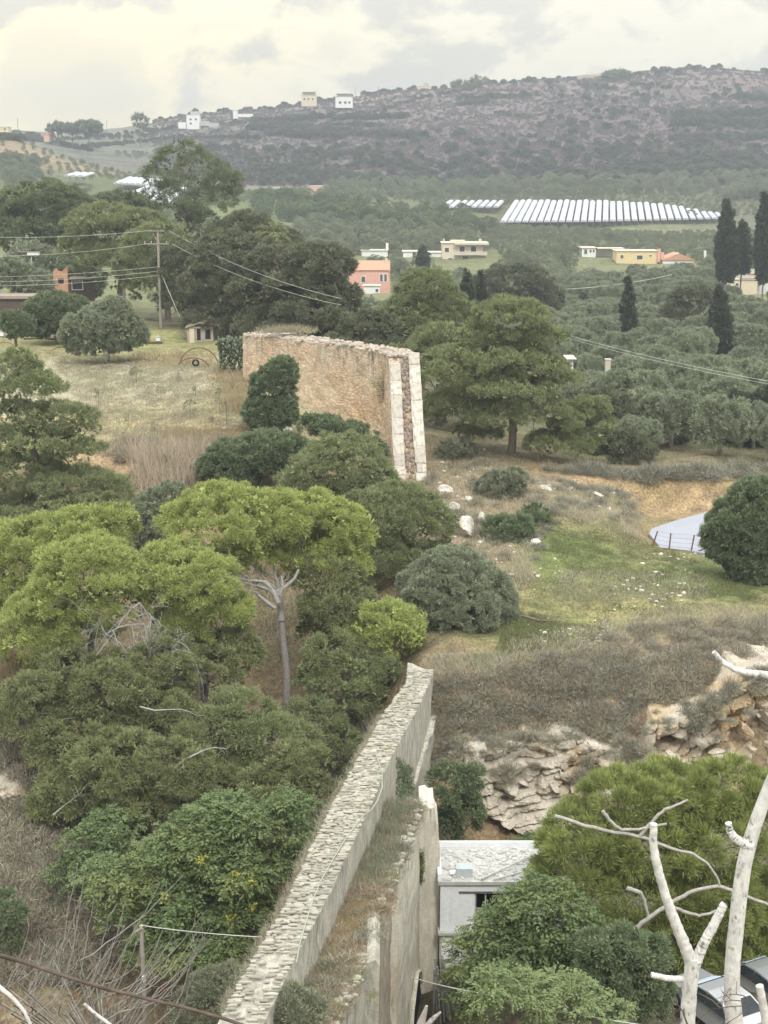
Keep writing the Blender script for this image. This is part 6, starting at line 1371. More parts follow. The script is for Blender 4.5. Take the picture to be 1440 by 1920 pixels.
part(wb, 'roof', 'concrete', (-.12, Wd + .1, -.14, D_ + .1, H + .003, H + .16)); part(wb, 'parapet', 'white_old', (-.12, Wd + .1, D_ - .05, D_ + .1, H + .16, H + .42), (-.12, .06, .1, D_ - .05, H + .16, H + .40))
rz_ = H + .16
def on_roof(px, py):   # picture point on the roof plane
    ys = np.linspace(BY, BY + D_, 60); P = [at(px, py, y) for y in ys]; k = int(np.argmin([abs(p[2] - (rz_ + gzb)) for p in P])); return P[k]
bt = MB(); p = on_roof(870, 1640); bt.box(-.36, .36, -.3, .3, 0, .42); o_ = bt.build('grey_block', plain('block_grey', (.38, .43, .45), (.48, .53, .55), 5, .85, .2)); o_.location = tuple(p); tag(o_, 'grey cube block standing on the left of the rubble-covered roof', 'block')
m = MB(); m.tube([[-.22, 0, .12], [.2, .1, .15]], .11, 10); o_ = m.build('pipe_piece', MATS['white_paint']); o_.location = tuple(on_roof(852, 1642)); tag(o_, 'short white pipe lying left of the grey block on the roof', 'pipe')
for pts, lab in [([(903, 1650), (1000, 1614)], 'long white pole leaning diagonally across the roof rubble'), ([(904, 1651), (920, 1630)], 'short white pole crossing the long pole on the roof'), ([(925, 1652), (985, 1645)], 'thin pale batten lying along the roof edge')]:
    m = MB(); P = [on_roof(*pts[0]) + [0, -.1, .12], on_roof(*pts[1]) + [0, 0, .3]]; m.tube(P, .045, 6); tag(m.build('pole', MATS['concrete']), lab, 'pole')
db = []
for k_ in range(800):
    x = rg.uniform(.1, Wd - .1); y = rg.uniform(.05, D_ - .2); w_ = .04 + .26 * rg.random() ** 3; db.append((xl + x, BY + y, gzb + rz_ + w_ * .1, w_, w_ * rg.uniform(.5, 1), w_ * rg.uniform(.2, .5), rg.uniform(0, 3), int(rg.integers(8)), 0))
leaf_mat('debris', (.30, .29, .27), (.66, .66, .64), None, 0, .9)
tag(joined_stones(db, 'roof_rubble', None, np.zeros(3), MATS['debris']), 'broken white rubble spread over the roof of the white building', 'rubble')
m = MB(); 
for k_ in range(16):
    x = rg.uniform(-.1, .75); p = at(815, 1880, 57.5); m.tube([p + [x + rg.uniform(-.1, .4), rg.uniform(-.3, .3), -1.0], p + [x * .5, rg.uniform(-.1, .2), rg.uniform(.6, 2.6)]], .05, 5)
tag(m.build('timber_stack', MATS['dead_wood']), 'old grey planks leaning in the gap between the pale pier and the white building', 'timber')

# ------------------------------------------------------------------ polytunnels
def tunnel_mesh(L, w=2.6, rise=.95, post=1.7, name='polytunnel'):
    m = MB(); n = 9; th = np.linspace(0, PI, n); prof = [(-math.cos(a) * w / 2, post + math.sin(a) ** .8 * rise) for a in th]
    k = 9; ys = np.linspace(0, L, k); V = [[x, y, z - .05 * math.sin(i * 1.7 + x)] for i, y in enumerate(ys) for x, z in prof]; Q = [[i * n + j, i * n + j + 1, (i + 1) * n + j + 1, (i + 1) * n + j] for i in range(k - 1) for j in range(n - 1)]
    m.quads(V, Q); V2 = [[x, y, z] for y in (0, L) for x, z in prof]; m.tris(V2, [[0, j, j + 1] for j in range(1, n - 1)] + [[n, n + j + 1, n + j] for j in range(1, n - 1)], .5)
    o = m.build(name, MATS['plastic_sheet'], None, False); p_ = MB()
    for y in np.linspace(.2, L - .2, max(3, int(L / 9))):
        for x in (-w / 2, w / 2): p_.box(x - .06, x + .06, y - .06, y + .06, -.6, post)
    q = p_.build('post', MATS['wire_dark']); return o, q
def tunnels(px0, px1, n, Yb0, Yt0, label, group, ptop_row=None, bot=None, top=None, dx=.145):
    cache = {}
    for i in range(n):
        f = (i + .5) / n; px = px0 + (px1 - px0) * f; yb = np.interp(px, *bot); yt = np.interp(px, *top)
        A_ = hit1(px, yb + 4, 500) if False else at(px, yb, np.interp(f, [0, 1], Yb0)); Yt = np.interp(f, [0, 1], Yt0); L = (Yt - A_[1])
        X2 = A_[0] + dx * L; T_ = np.array([X2, Yt, at(720 + F * X2 / Yt, yt, Yt)[2]])
        key = round(L / 6); 
        if key not in cache: cache[key] = [x_.data for x_ in []] or None
        o, q = tunnel_mesh(math.sqrt((T_[0] - A_[0]) ** 2 + L * L)) if cache[key] is None else (None, None)
        if cache[key] is None: cache[key] = (o.data, q.data)
        else: o = bpy.data.objects.new('polytunnel', cache[key][0]); q = bpy.data.objects.new('post', cache[key][1]); C.objects.link(o); C.objects.link(q)
        root = thing('polytunnel', label, 'polytunnel', (A_[0], A_[1], A_[2] - 2.2), group)
        o.parent = root; q.parent = root; o.name = 'cover'; q.name = 'post'; dz = T_[2] - A_[2]; ln = math.hypot(T_[0] - A_[0], T_[1] - A_[1])
        root.rotation_euler = (math.atan2(dz, ln), 0, -math.atan2(T_[0] - A_[0], T_[1] - A_[1]))
tunnels(936, 1362, 31, (642, 700), (742, 735), 'long white plastic polytunnel in the large block, one of many side by side', 'polytunnels of the large right block', bot=([930, 1100, 1280, 1365], [415, 414, 410, 408]), top=([930, 1120, 1250, 1330, 1400], [376, 377, 383, 396, 406]))
tunnels(824, 936, 8, (706, 700), (742, 742), 'short white polytunnel in the narrow strip left of the large block', 'short polytunnels', bot=([820, 940], [388, 387]), top=([820, 960], [376, 376]))
tunnels(1364, 1398, 2, (735, 745), (760, 765), 'last low white polytunnel at the right end of the large block', 'end polytunnels', bot=([1360, 1400], [407, 406]), top=([1360, 1400], [401, 402]))
tunnels(212, 285, 7, (700, 690), (722, 716), 'white polytunnel in the upper row left of the eucalyptus', 'upper left polytunnels', bot=([200, 300], [342, 347]), top=([200, 300], [331, 337]))
tunnels(245, 312, 6, (660, 650), (690, 685), 'white polytunnel in the lower row left of the eucalyptus', 'lower left polytunnels', bot=([240, 320], [356, 388]), top=([240, 320], [344, 352]))
tunnels(118, 158, 3, (700, 700), (716, 716), 'one of three small white polytunnels on the green slope at the left', 'three small polytunnels', bot=([110, 160], [328, 330]), top=([110, 160], [323, 324]))

# ------------------------------------------------------------------ poles and wires
p = hit1(302, 617, 140); Yp = float(p[1]); topz = at(302, 436, Yp)[2] - p[2]
pl = thing('power_pole', 'tall wooden power pole with two crossarms beside the dark evergreens', 'power pole', p); m = MB(); m.tube([[0, 0, -.5], [0, 0, topz]], [.19, .13], 8); m.build('post', MATS['wood_pole'], pl, True)
kz = Yp / F
def arm(z, x0, x1, r_=.07): m = MB(); m.box(x0, x1, -.17, -.10, z - r_, z + r_); m.build('crossarm', MATS['wood_pole'], pl)
arm(at(302, 457, Yp)[2] - p[2], -26 * kz, 20 * kz); arm(at(302, 433, Yp)[2] - p[2] , -18 * kz, 14 * kz, .05)
m = MB(); m.tube([[-9 * kz, -.13, topz], [0, -.1, topz - 18 * kz]], .04, 5); m.tube([[6 * kz, -.13, topz], [0, -.1, topz - 12 * kz]], .04, 5); m.build('brace', MATS['wood_pole'], pl)
for x in (-24, -12, 16): 
    m = MB(); m.tube([[x * kz, -.13, at(302, 457, Yp)[2] - p[2] + .06], [x * kz, -.13, at(302, 457, Yp)[2] - p[2] + .3]], .07, 6); m.build('insulator', MATS['concrete'], pl)
P = [at(302, 512, Yp), hit1(352, 632, 140)]; m = MB(); m.tube(P, .035, 4); tag(m.build('guy_wire', MATS['wire']), 'guy wire running from the tall power pole down to the ground near the hut', 'wire')
def wire(pts, r_, lab, mat='wire', sag=0.0, n=14):
    A_, B_ = at(*pts[0]), at(*pts[1]); m = MB(); m.tube(bend(A_, B_, n, sag), r_, 4); return tag(m.build('wire', MATS[mat]), lab, 'wire')
top_y = 457
for (a, b, sg, lab) in [((-80, 443, 175), (284, 432, Yp - .2), .4, 'upper power line leading from the left edge to the top of the tall pole'), ((-80, 480, 175), (276, 457, Yp - .2), .5, 'second power line from the left edge to the lower crossarm'),
                        ((-80, 520, 175), (300, 500, Yp - .2), .3, 'third power line from the left edge to the tall pole, above the shed'), ((-80, 528, 175), (300, 508, Yp - .2), .4, 'fourth power line from the left edge to the tall pole'), ((-80, 536, 175), (300, 516, Yp - .2), .4, 'lowest power line from the left edge to the tall pole'),
                        ((316, 432, Yp - .2), (640, 560, 145), .8, 'power line dropping to the right from the top of the tall pole'), ((322, 457, Yp - .2), (640, 572, 145), .8, 'power line dropping to the right from the lower crossarm')]:
    wire((a, b), .017, lab, sag=sg)
wire(((960, 595, 205), (1480, 722, 118)), .021, 'upper of the two cables crossing the olive grove at the right', sag=.6); wire(((960, 598, 205), (1480, 727, 118)), .019, 'lower of the two cables crossing the olive grove at the right', sag=.7)
wire(((900, 540, 290), (1260, 515, 330)), .05, 'thin cable over the middle of the olive grove', sag=1.5)
p = at(62, 540, 205); pl2 = thing('lamp_pole', 'thin pole with a white box on top among the trees at the left edge', 'pole', (p[0], 205, p[2])); m = MB(); m.tube([[0, 0, -2], [0, 0, 64 * 205 / F]], .09, 6); m.build('post', MATS['concrete'], pl2); part(pl2, 'box', 'white_paint', (-.5, 1.1, -.3, .3, 61 * 205 / F, 66 * 205 / F)); part(pl2, 'crossarm', 'wood_pole', (-1.8, 1.2, -.4, -.32, 66.2 * 205 / F, 67.4 * 205 / F))
for px, yb, yt, Y, lab in [(1322, 495, 470, 440, 'white pole standing right of the low red-roofed house'), (725, 480, 458, 555, 'white chimney-like post in the grove left of the cream house'), (1005, 0, 0, 0, None)][:1]:
    A_ = at(px, yb, Y); m = MB(); m.tube([A_ - [0, 0, 1], at(px, yt, Y)], .38, 8); tag(m.build('pole', MATS['render_white']), lab, 'pole')
for px, y0, y1, Y, lab in [(1266, 155, 128, 1290, 'mast'), (1380, 150, 130, 1290, 'mast'), (1305, 152, 135, 1290, 'mast'), (985, 165, 147, 1300, 'mast'), (666, 185, 163, 1250, 'mast'), (710, 185, 162, 1250, 'mast'), (33, 246, 222, 1100, 'mast'), (200, 240, 225, 1150, 'mast'), (1440, 150, 138, 1290, 'mast')]:
    m = MB(); m.tube([at(px, y0, Y) - [0, 0, 4], at(px, y1, Y)], .22, 5); tag(m.build('utility_pole', MATS['wood_pole']), {1266: 'tallest thin pole on the skyline right of the largest skyline tree', 1380: 'thin pole on the skyline near the right edge', 1305: 'thin pole on the skyline between the tallest pole and the right edge', 985: 'short thin pole on the skyline over the middle of the hill', 666: 'thin pole just right of the two-tier skyline house', 710: 'thin pole on the skyline further right of the two-tier house', 33: 'thin pole on the skyline at the left edge', 200: 'thin pole on the skyline right of the dark pine group', 1440: 'thin pole at the right end of the skyline'}[px], 'pole', 'poles on the skyline')
# wooden post at the bottom left with a wire to the wall
A_ = at(265, 1735, 49); pw = thing('wooden_post', 'grey wooden post with a white insulator rising from the bare shoots at the bottom left', 'post', (A_[0], 49, -36)); m = MB(); m.tube([[0, 0, 0], [0, 0, A_[2] + 36]], [.10, .075], 8); m.build('shaft', MATS['wood_pole'], pw, True)
zi = at(267, 1832, 49)[2] + 36; m = MB(); m.tube([[.03, -.13, zi - .1], [.03, -.13, zi + .1]], .06, 8); m.build('insulator', MATS['white_paint'], pw, True); m = MB(); m.tube([[-.22, -.05, A_[2] + 35.75], [.05, -.1, A_[2] + 35.95]], .05, 6); m.build('bracket', MATS['wood_pole'], pw)
wire(((265, 1735, 49), (492, 1757, 46.5)), .016, 'thin pale green wire from the wooden post to the near wall', sag=.06); wire(((770, 1832, 51), (900, 1862, 46)), .022, 'thin white wire from the pale pier towards the leafy tree', sag=.05); wire(((900, 1862, 46), (1260, 1930, 42)), .02, 'continuation of the thin white wire over the feathery tree to the car', sag=.1)
# fence by the road
fr = thing('wire_fence', 'leaning wire fence of thin metal posts at the near edge of the road', 'fence', hit1(1260, 1032, 90)); f0 = np.array(fr.location)
for (xa, ya, xb, yb) in [(1222, 1026, 1233, 996), (1254, 1033, 1258, 1000), (1295, 1036, 1302, 1003), (1325, 1040, 1330, 1008)]:
    Yq = float(hit1(xa, ya, 90)[1]); m = MB(); m.tube([at(xa, ya + 2, Yq) - f0, at(xb, yb, Yq) - f0], .055, 6); m.build('post', MATS['rust'], fr)
Yq = float(hit1(1295, 1036, 90)[1]); m = MB(); m.tube([at(1297, 1037, Yq) - f0, at(1325, 1028, Yq) - f0], .05, 5); m.tube([at(1222, 1026, Yq) - f0, at(1325, 1040, Yq) - f0 + [0, 0, .1]], .03, 4); m.build('rail', MATS['rust'], fr)
m = MB()
for f in (.25, .5, .75, .98): m.tube([at(1222 + 11 * f, 1026 - 30 * f, Yq) - f0, at(1254 + 4 * f, 1033 - 33 * f, Yq) - f0, at(1295 + 7 * f, 1036 - 33 * f, Yq) - f0, at(1325 + 5 * f, 1040 - 32 * f, Yq) - f0], .008, 3)
m.build('wires', MATS['wire_dark'], fr)
# fence stubs above the bank
for px, py, lab in [(1347, 893, 'pale cut trunk left of the hedge-like cypress'), (1393, 892, 'whitewashed trunk under the hedge-like cypress')]:
    p = at(px, py + 4, 127); m = MB(); m.tube([p - [0, 0, .8], p + [0, 0, 18 * 127 / F]], [.2, .16], 8); tag(m.build('tree_stump', MATS['bark_pale'], None, True), lab, 'stump')
# white beehive boxes on planks at the top of the field
def hive(px, py, w, h_, lab):
    p = hit1(px, py, 130); k = p[1] / F; r = thing('beehive', lab, 'beehive', p); part(r, 'box', 'white_paint', (-w * k / 2, w * k / 2, -.25, .25, .12, .12 + h_ * k)); part(r, 'lid', 'concrete', (-w * k / 2 - .04, w * k / 2 + .04, -.3, .3, .125 + h_ * k, .18 + h_ * k)); return r
for a_ in [(264, 641, 8, 7, 'left one of two white hive boxes right of the big grey-green bush'), (297, 641, 8, 7, 'right one of two white hive boxes right of the big grey-green bush'), (2, 633, 10, 8, 'white hive box cut by the left edge'), (17, 634, 9, 7, 'pale hive box second from the left edge'), (52, 635, 12, 6, 'long white hive box under the small green tree at the left')]: hive(*a_)
for x0, x1, y, lab in [(252, 304, 645, 'long dark plank under the two white hive boxes'), (46, 104, 638, 'long dark plank on the ground left of the big bush')]:
    a_, b_ = hit1(x0, y, 130), hit1(x1, y, 130); yy = (a_[1] + b_[1]) / 2; m = MB(); m.box(a_[0], b_[0], yy - .35, yy + .1, (a_[2] + b_[2]) / 2 - .02, (a_[2] + b_[2]) / 2 + .16); tag(m.build('plank', MATS['bark_dark']), lab, 'plank')
# rusty hoops and an old tyre by the prickly pear
def hoop(cx, cyy, rx, ry, Y, a0, a1, lab, r_=.05):
    m = MB(); th = np.linspace(math.radians(a0), math.radians(a1), 22); P = [at(cx + rx * math.cos(t_), cyy - ry * math.sin(t_), Y) for t_ in th]; m.tube(P, r_, 6); tag(m.build('metal_hoop', MATS['rust'], None, True), lab, 'hoop')
hoop(373, 690, 37, 38, 146, 10, 168, 'large rusty metal hoop standing in the grass below the stone hut', .06); hoop(362, 695, 32, 24, 145, 20, 150, 'smaller rusty hoop in front of the large one', .06); hoop(115, 660, 18, 9, 152, 10, 170, 'low dark hoop in the grass left of the big bush', .05); hoop(10, 650, 16, 8, 150, 10, 170, 'low rusty hoop at the left edge below the hives', .05)
m = MB(); th = np.linspace(0, 2 * PI, 15); c0 = at(367, 680, 145); m.tube([c0 + [.28 * math.cos(t_), -.05, .28 * math.sin(t_)] for t_ in th], .10, 7, cap=False); tag(m.build('old_tyre', MATS['dark_inside'], None, True), 'old dark tyre in the middle of the rusty hoops', 'tyre')
# ------------------------------------------------------------------ prickly pear, palm, dead wood, bare shoots
rg = np.random.default_rng(314)
p = hit1(440, 700, 120); pc = thing('prickly_pear', 'tall prickly pear cactus against the left end of the ochre wall', 'cactus', p); m = MB(); m2 = MB()
def pad(mb, c, a, tilt, s, rng):
    n = 9; th = np.arange(n) * 2 * PI / n; u_ = np.array([math.cos(a), math.sin(a), 0]); w_ = unit(np.array([-math.sin(a) * math.sin(tilt), math.cos(a) * math.sin(tilt), math.cos(tilt)])); k_ = np.cross(u_, w_)
    ring = [c + u_ * math.cos(t_) * s * .5 + w_ * (math.sin(t_) * s * .72 + s * .7) for t_ in th]; f_ = c + w_ * s * .7 + k_ * .07; b_ = c + w_ * s * .7 - k_ * .07
    mb.tris(np.vstack([ring, f_, b_]), [[i, (i + 1) % n, n] for i in range(n)] + [[(i + 1) % n, i, n + 1] for i in range(n)], rng.random()); return c + w_ * s * 1.4
tips = [np.array([x, rg.uniform(-.5, .5), 0.0]) for x in np.linspace(-1.4, 1.2, 10)]
for lev in range(9):
    nt = []
    for t_ in tips:
        for _ in range(2 if rg.random() < .35 and len(nt) < 42 else 1):
            e = pad(m, t_ - [0, 0, .05], rg.uniform(0, 3.1), rg.normal() * .45, rg.uniform(.26, .40), rg); 
            if e[2] < 3.6: nt.append(e + [rg.normal() * .08, rg.normal() * .08, 0])
    tips = nt
leaf_mat('cactus', (.075, .10, .06), (.21, .25, .16), None, .05, .5); m.build('pads', MATS['cactus'], pc, True)
# palm behind the evergreens
c = at(512, 440, 182); pa = thing('palm_tree', 'feathery palm crown rising between the evergreens and the green field', 'palm tree', (c[0], 182, float(gz(c[0], 182)))); b_ = np.array(pa.location); m = MB(); m.tube([[0, 0, 0], c - b_], [.3, .22], 8); m.build('trunk', MATS['bark'], pa)
m = MB()
for i in range(46):
    a = rg.uniform(0, 6.28); el = rg.uniform(.1, 1.35); L_ = rg.uniform(2.4, 3.4); d = np.array([math.cos(a) * math.cos(el), math.sin(a) * math.cos(el), math.sin(el)]); f = np.linspace(0, 1, 20)[:, None]
    P = (c - b_) + d * f * L_ + np.array([0, 0, -1.5]) * f ** 2.2; D = np.gradient(P, axis=0); D = unit(D); S = unit(np.cross(D, [0, 0, 1.0])); m.tube(P[::4], .03, 4, cap=False)
    for sg in (-1, 1): rhombs(m, P, unit(S * sg + D * .8 + [0, 0, -.35]), np.full(20, .62), np.full(20, .07), rg.uniform(0, 1, 20), rg)
m.build('fronds', MATS['pine_dull'], pa)
# far trees on the skyline
for px, top, w_, Y, lab, st in [(262, 218, 20, 1140, 'single tree standing on the skyline above the eucalyptus', 'airy'), (1155, 136, 44, 1290, 'largest tree on the skyline of the hill', 'airy'), (860, 152, 22, 1300, 'flat-topped small tree on the skyline, left of the umbrella-shaped one', 'airy'), (897, 146, 22, 1300, 'small umbrella-shaped tree on the skyline', 'airy'),
                                (108, 232, 26, 1090, 'dark pine group on the left skyline, leftmost', 'dark'), (135, 236, 30, 1090, 'dark pine group on the left skyline, middle', 'dark'), (166, 228, 38, 1085, 'dark rounded tree group on the left skyline, rightmost', 'dark')]:
    bot = {262: 238, 1155: 152, 860: 166, 897: 164}.get(px, 252)
    tree('skyline_tree', lab, 'tree', Y, [(px, (top + bot) / 2, w_ / 2, (bot - top) / 2), (px + w_ * .3, (top + bot * 1.2) / 2.2, w_ * .3, (bot - top) * .35), (px - w_ * .3, (top + bot * 1.2) / 2.2, w_ * .3, (bot - top) * .3)], st, px, None, r0=.5, s=3.0 if st == 'dark' else 2.6, k=1.0 if st == 'dark' else .9)
# tangle of dead branches in the pines
dw = thing('dead_tree', 'grey tangle of dead drooping branches between the pines at the left', 'dead tree', (at(300, 1250, 78)[0], 78, float(gz(at(300, 1250, 78)[0], 78)))); o0 = np.array(dw.location)
m = MB(); A_ = at(292, 1330, 78) - o0; m.tube([[0, 0, 0], A_, at(285, 1240, 78) - o0, at(262, 1130, 78) - o0], [.16, .12, .10, .05], 7); m.build('trunk', MATS['dead_wood'], dw, True)
m = MB()
for (x, y, ex, ey, r_) in [(262, 1130, 190, 1210, .06), (275, 1150, 165, 1200, .05), (270, 1170, 210, 1190, .07), (262, 1130, 300, 1180, .05), (285, 1240, 350, 1205, .05), (285, 1220, 240, 1205, .05), (285, 1240, 320, 1225, .04), (270, 1150, 300, 1130, .05), (288, 1250, 300, 1290, .05), (288, 1250, 280, 1285, .04), (240, 1140, 175, 1175, .05), (280, 1200, 215, 1235, .05), (285, 1210, 355, 1180, .05), (265, 1150, 230, 1120, .04), (290, 1230, 370, 1228, .04)]:
    a_ = at(x, y, 77.6) - o0; b_ = at(ex, ey, 76.6 + rg.uniform(-1, 1)) - o0; d = b_ - a_; twigs(m, a_, d + [0, 0, .25 * np.linalg.norm(d)], np.linalg.norm(d) * 1.15, r_ * .75, 3, rg, droop=.5, spread=.55, kids=4, n=6)
m.build('branch', MATS['dead_wood'], dw)
for pts, Y, r_, lab, mt in [([(262, 1325), (290, 1332), (330, 1330)], 72, .05, 'bleached dead branch sticking out below the dead tangle', 'dead_wood'), ([(305, 1480), (330, 1440), (345, 1425), (380, 1408)], 68.5, .09, 'grey curved dead limb in the dull pine above the broadleaf tree', 'bark_pale'), ([(230, 1480), (262, 1475)], 68, .04, 'short pale dead twig at the left of the dull pine', 'dead_wood'), ([(100, 1528), (118, 1512)], 67, .05, 'short broken pale stick in the dull pine at the left', 'dead_wood'),
                            ([(480, 1100), (500, 1102), (525, 1135)], 85, .11, 'left fork', 'bark_pale'), ]:
    if lab == 'left fork': continue
    m = MB(); m.tube([at(x, y, Y) for x, y in pts], np.linspace(r_, r_ * .5, len(pts)), 6); twigs(m, at(*pts[-1], Y), at(*pts[-1], Y) - at(*pts[-2], Y), 1.2, r_ * .4, 2, rg, .3); tag(m.build('dead_branch', MATS[mt], None, True), lab, 'branch')
# visible fork of the umbrella pine
up = [o for o in bpy.data.objects if o.get('label', '').startswith('broad bright umbrella pine')][0]; u0 = np.array(up.location)
for pts, r_ in [([(521, 1130), (520, 1108), (538, 1098), (553, 1084), (560, 1068)], 5), ([(521, 1130), (512, 1108), (498, 1092), (472, 1088)], 6), ([(519, 1118), (505, 1105), (480, 1098), (484, 1080)], 5), ([(516, 1140), (495, 1125), (478, 1110)], 5), ([(524, 1115), (530, 1100), (528, 1080)], 5)]:
    m = MB(); m.tube([at(x, y, 84.3) - u0 for x, y in pts], np.linspace(r_, r_ * .5, len(pts)) * 84.3 / F, 8); m.build('fork', MATS['bark_pale'], up, True)
m = MB()
for (x, y) in [(480, 1098), (472, 1088), (498, 1092), (485, 1112)]:
    twigs(m, at(x, y, 84.2) - u0, [-1, -.1, .3], 1.3, .04, 2, rg, .2, .7, 4)
m.build('dead_twigs', MATS['dead_wood'], up)
# bare shoots of a fig tree at the bottom left
fg = thing('bare_fig_tree', 'leafless fig tree with long pale shoots fanning up to the right at the bottom left', 'bare tree', (at(230, 2000, 46.5)[0], 46.5, -36)); o0 = np.array(fg.location)
m = MB(); R0 = at(200, 1990, 46.5) - o0; m.tube([[0, 0, 0], R0 * .6, R0], [.2, .15, .1], 7); m.build('trunk', MATS['bark_pale'], fg, True)
fan = [(95, 1860, 145, 1620), (110, 1900, 160, 1625), (150, 1830, 178, 1670), (60, 1900, 75, 1760), (170, 1860, 235, 1690), (190, 1850, 300, 1655), (150, 1800, 345, 1640), (190, 1870, 388, 1705), (210, 1880, 260, 1750), (240, 1870, 372, 1745), (270, 1880, 355, 1790), (180, 1880, 240, 1760), (30, 1840, 60, 1790), (10, 1850, 100, 1770), (100, 1800, 150, 1690), (130, 1900, 200, 1790), (250, 1890, 330, 1770), (280, 1900, 380, 1760), (200, 1880, 230, 1800), (220, 1900, 330, 1860), (60, 1920, 120, 1840), (20, 1900, 60, 1840), (260, 1920, 300, 1870), (0, 1880, 40, 1800)]
for i in range(34):
    x = rg.uniform(0, 330); y = rg.uniform(1850, 1930); fan.append((x, y, x + rg.uniform(30, 110), y - rg.uniform(60, 150)))
for x, y, ex, ey in fan:
    Y = 46.5 + rg.uniform(-1.5, 1.5); a_ = at(x, y, Y) - o0; b_ = at(ex, ey, Y + rg.uniform(-.5, .5)) - o0; P = bend(a_, b_, 9, np.linalg.norm(b_ - a_) * rg.uniform(.03, .14), .02, rg); m = MB(); m.tube(np.vstack([R0 + (a_ - R0) * .0, (R0 + a_) / 2 + [0, 0, -.1], P]), np.linspace(.035, .009, 11), 5)
    for _ in range(3): k = rg.integers(4, 9); d = unit(P[k] - P[k - 1] + rg.normal(size=3) * .35); m.tube([P[k], P[k] + d * .25, P[k] + d * .5 + [0, 0, .1]], [.010, .008, .005], 4, cap=False)
    m.build('shoot', MATS['shoot'], fg, True)
# brown twiggy brush at the bottom left, and brush of bare twigs hanging over the bank
m = MB()
for i in range(70):
    p = hit([rg.uniform(-20, 360)], [rg.uniform(1760, 1990)], 50)
    if len(p): twigs(m, p[0], [rg.normal() * .5 + .3, rg.normal() * .3, 1], rg.uniform(1.2, 2.6), .022, 2, rg, .1, .6, 3, n=5)
o_ = m.build('bare_twigs', MATS['twig_brown']); tag(o_, 'thicket of thin brown bare twigs in the bottom left corner', 'twigs', None, 'stuff')

# ------------------------------------------------------------------ pale knotty branches close to the camera
t = NT('bark_white', .85); nz = t.noise(14, 5, .65); vo = t.vor(26, (1, 1, .55)); sp_ = t.noise(38, 3, .6, (1, 1, .5)); c = t.mix(t.rng(nz, .35, .65), (.50, .49, .46), (.70, .69, .66)); c = t.mix(t.math('MULTIPLY', t.rng(sp_, .55, .64), t.rng(t.noise(5, 3, .5, loc=(2, 8, 3)), .42, .6)), c, (.22, .205, .185)); c = t.mix(t.rng(t.noise(7, 4, .6), .60, .72), c, (.36, .35, .31)); t.col(c); t.bump(t.math('ADD', nz, t.math('MULTIPLY', sp_, -.5)), .8, .012)
BW = t.m
BR = .74
def smooth_path(pts, Y, n=60, jit=.0012, seed=0):
    r = np.random.default_rng(seed); A_ = np.array([at(q[0], q[1], Y + (q[3] if len(q) > 3 else 0)) for q in pts]); R_ = np.array([q[2] for q in pts], float) * Y / F; s = np.concatenate([[0], np.cumsum(np.linalg.norm(np.diff(A_, axis=0), axis=1))]); u_ = np.linspace(0, s[-1], n)
    P = np.stack([np.interp(u_, s, A_[:, k]) for k in range(3)], 1); Rr = np.interp(u_, s, R_)
    for _ in range(6): P[1:-1] = (P[:-2] + P[1:-1] * 2 + P[2:]) / 4; Rr[1:-1] = (Rr[:-2] + Rr[1:-1] * 2 + Rr[2:]) / 4
    P[1:-1] += r.normal(size=(n - 2, 3)) * jit; Rr *= 1 + r.normal(size=n) * .02; return P, Rr
def nbranch(root, pts, Y, seed, name='branch', mat=None, sides=12):
    P, Rr = smooth_path(pts, Y, seed=seed); Rr = Rr * BR; m = MB(); m.tube(P - np.array(root.location), Rr, sides); return m.build(name, mat or BW, root, True)
NY = 9.0
gz9 = float(gz(at(1380, 1920, NY)[0], NY))
nb = thing('bare_white_tree', 'bare tree with pale knotty spotted branches close to the camera at the lower right', 'bare tree', (at(1340, 1920, NY)[0], NY, gz9))
base_px = [(1340, 2900, 45), (1345, 2300, 40)]
nbranch(nb, base_px + [(1385, 1990, 30), (1375, 1900, 25), (1368, 1850, 22), (1378, 1760, 22), (1385, 1690, 22), (1392, 1620, 22), (1410, 1560, 20), (1432, 1500, 17), (1460, 1430, 15)], NY, 1, 'stem')
nbranch(nb, [(1409, 1585, 15), (1395, 1582, 13), (1378, 1572, 12), (1368, 1558, 10), (1366, 1543, 9)], NY - .02, 2)
nbranch(nb, [(1340, 2300, 40), (1300, 2050, 26), (1288, 1920, 22), (1296, 1830, 21), (1298, 1795, 21)], NY - .35, 3, 'stem')
nbranch(nb, [(1300, 1815, 19), (1285, 1775, 17), (1268, 1735, 15), (1248, 1680, 13), (1232, 1625, 12), (1224, 1580, 11), (1226, 1545, 10)], NY - .35, 4)
nbranch(nb, [(1300, 1815, 17), (1320, 1768, 14), (1340, 1730, 13), (1358, 1696, 11)], NY - .35, 5)
nbranch(nb, [(1298, 1838, 9), (1275, 1836, 9), (1250, 1834, 8), (1221, 1828, 8)], NY - .33, 6)
nbranch(nb, [(1460, 2100, 20), (1440, 1940, 14), (1432, 1890, 12), (1424, 1848, 11)], NY - .2, 7)
nbranch(nb, [(1520, 1420, 12), (1490, 1290, 11), (1440, 1264, 10), (1400, 1262, 9), (1375, 1254, 8), (1352, 1240, 7), (1338, 1222, 6)], NY + .1, 8)
m = MB(); o0 = np.array(nb.location)
for k_ in range(4): twigs(m, at(1400, 1870 + k_ * 8, NY - .4) - o0, [-.9, 0, .5 - k_ * .3], .22, .004, 2, rg, .1, .5, 3)
for a_, b_ in [((1290, 1925), (1260, 1870)), ((1265, 1915), (1245, 1860)), ((1350, 1890), (1310, 1862))]: m.tube([at(*a_, NY - .45) - o0, (at(*a_, NY - .45) + at(*b_, NY - .45)) / 2 - o0 + [.02, 0, 0], at(*b_, NY - .45) - o0], [.006, .005, .003], 5)
m.build('dark_twigs', MATS['bark_dark'], nb)
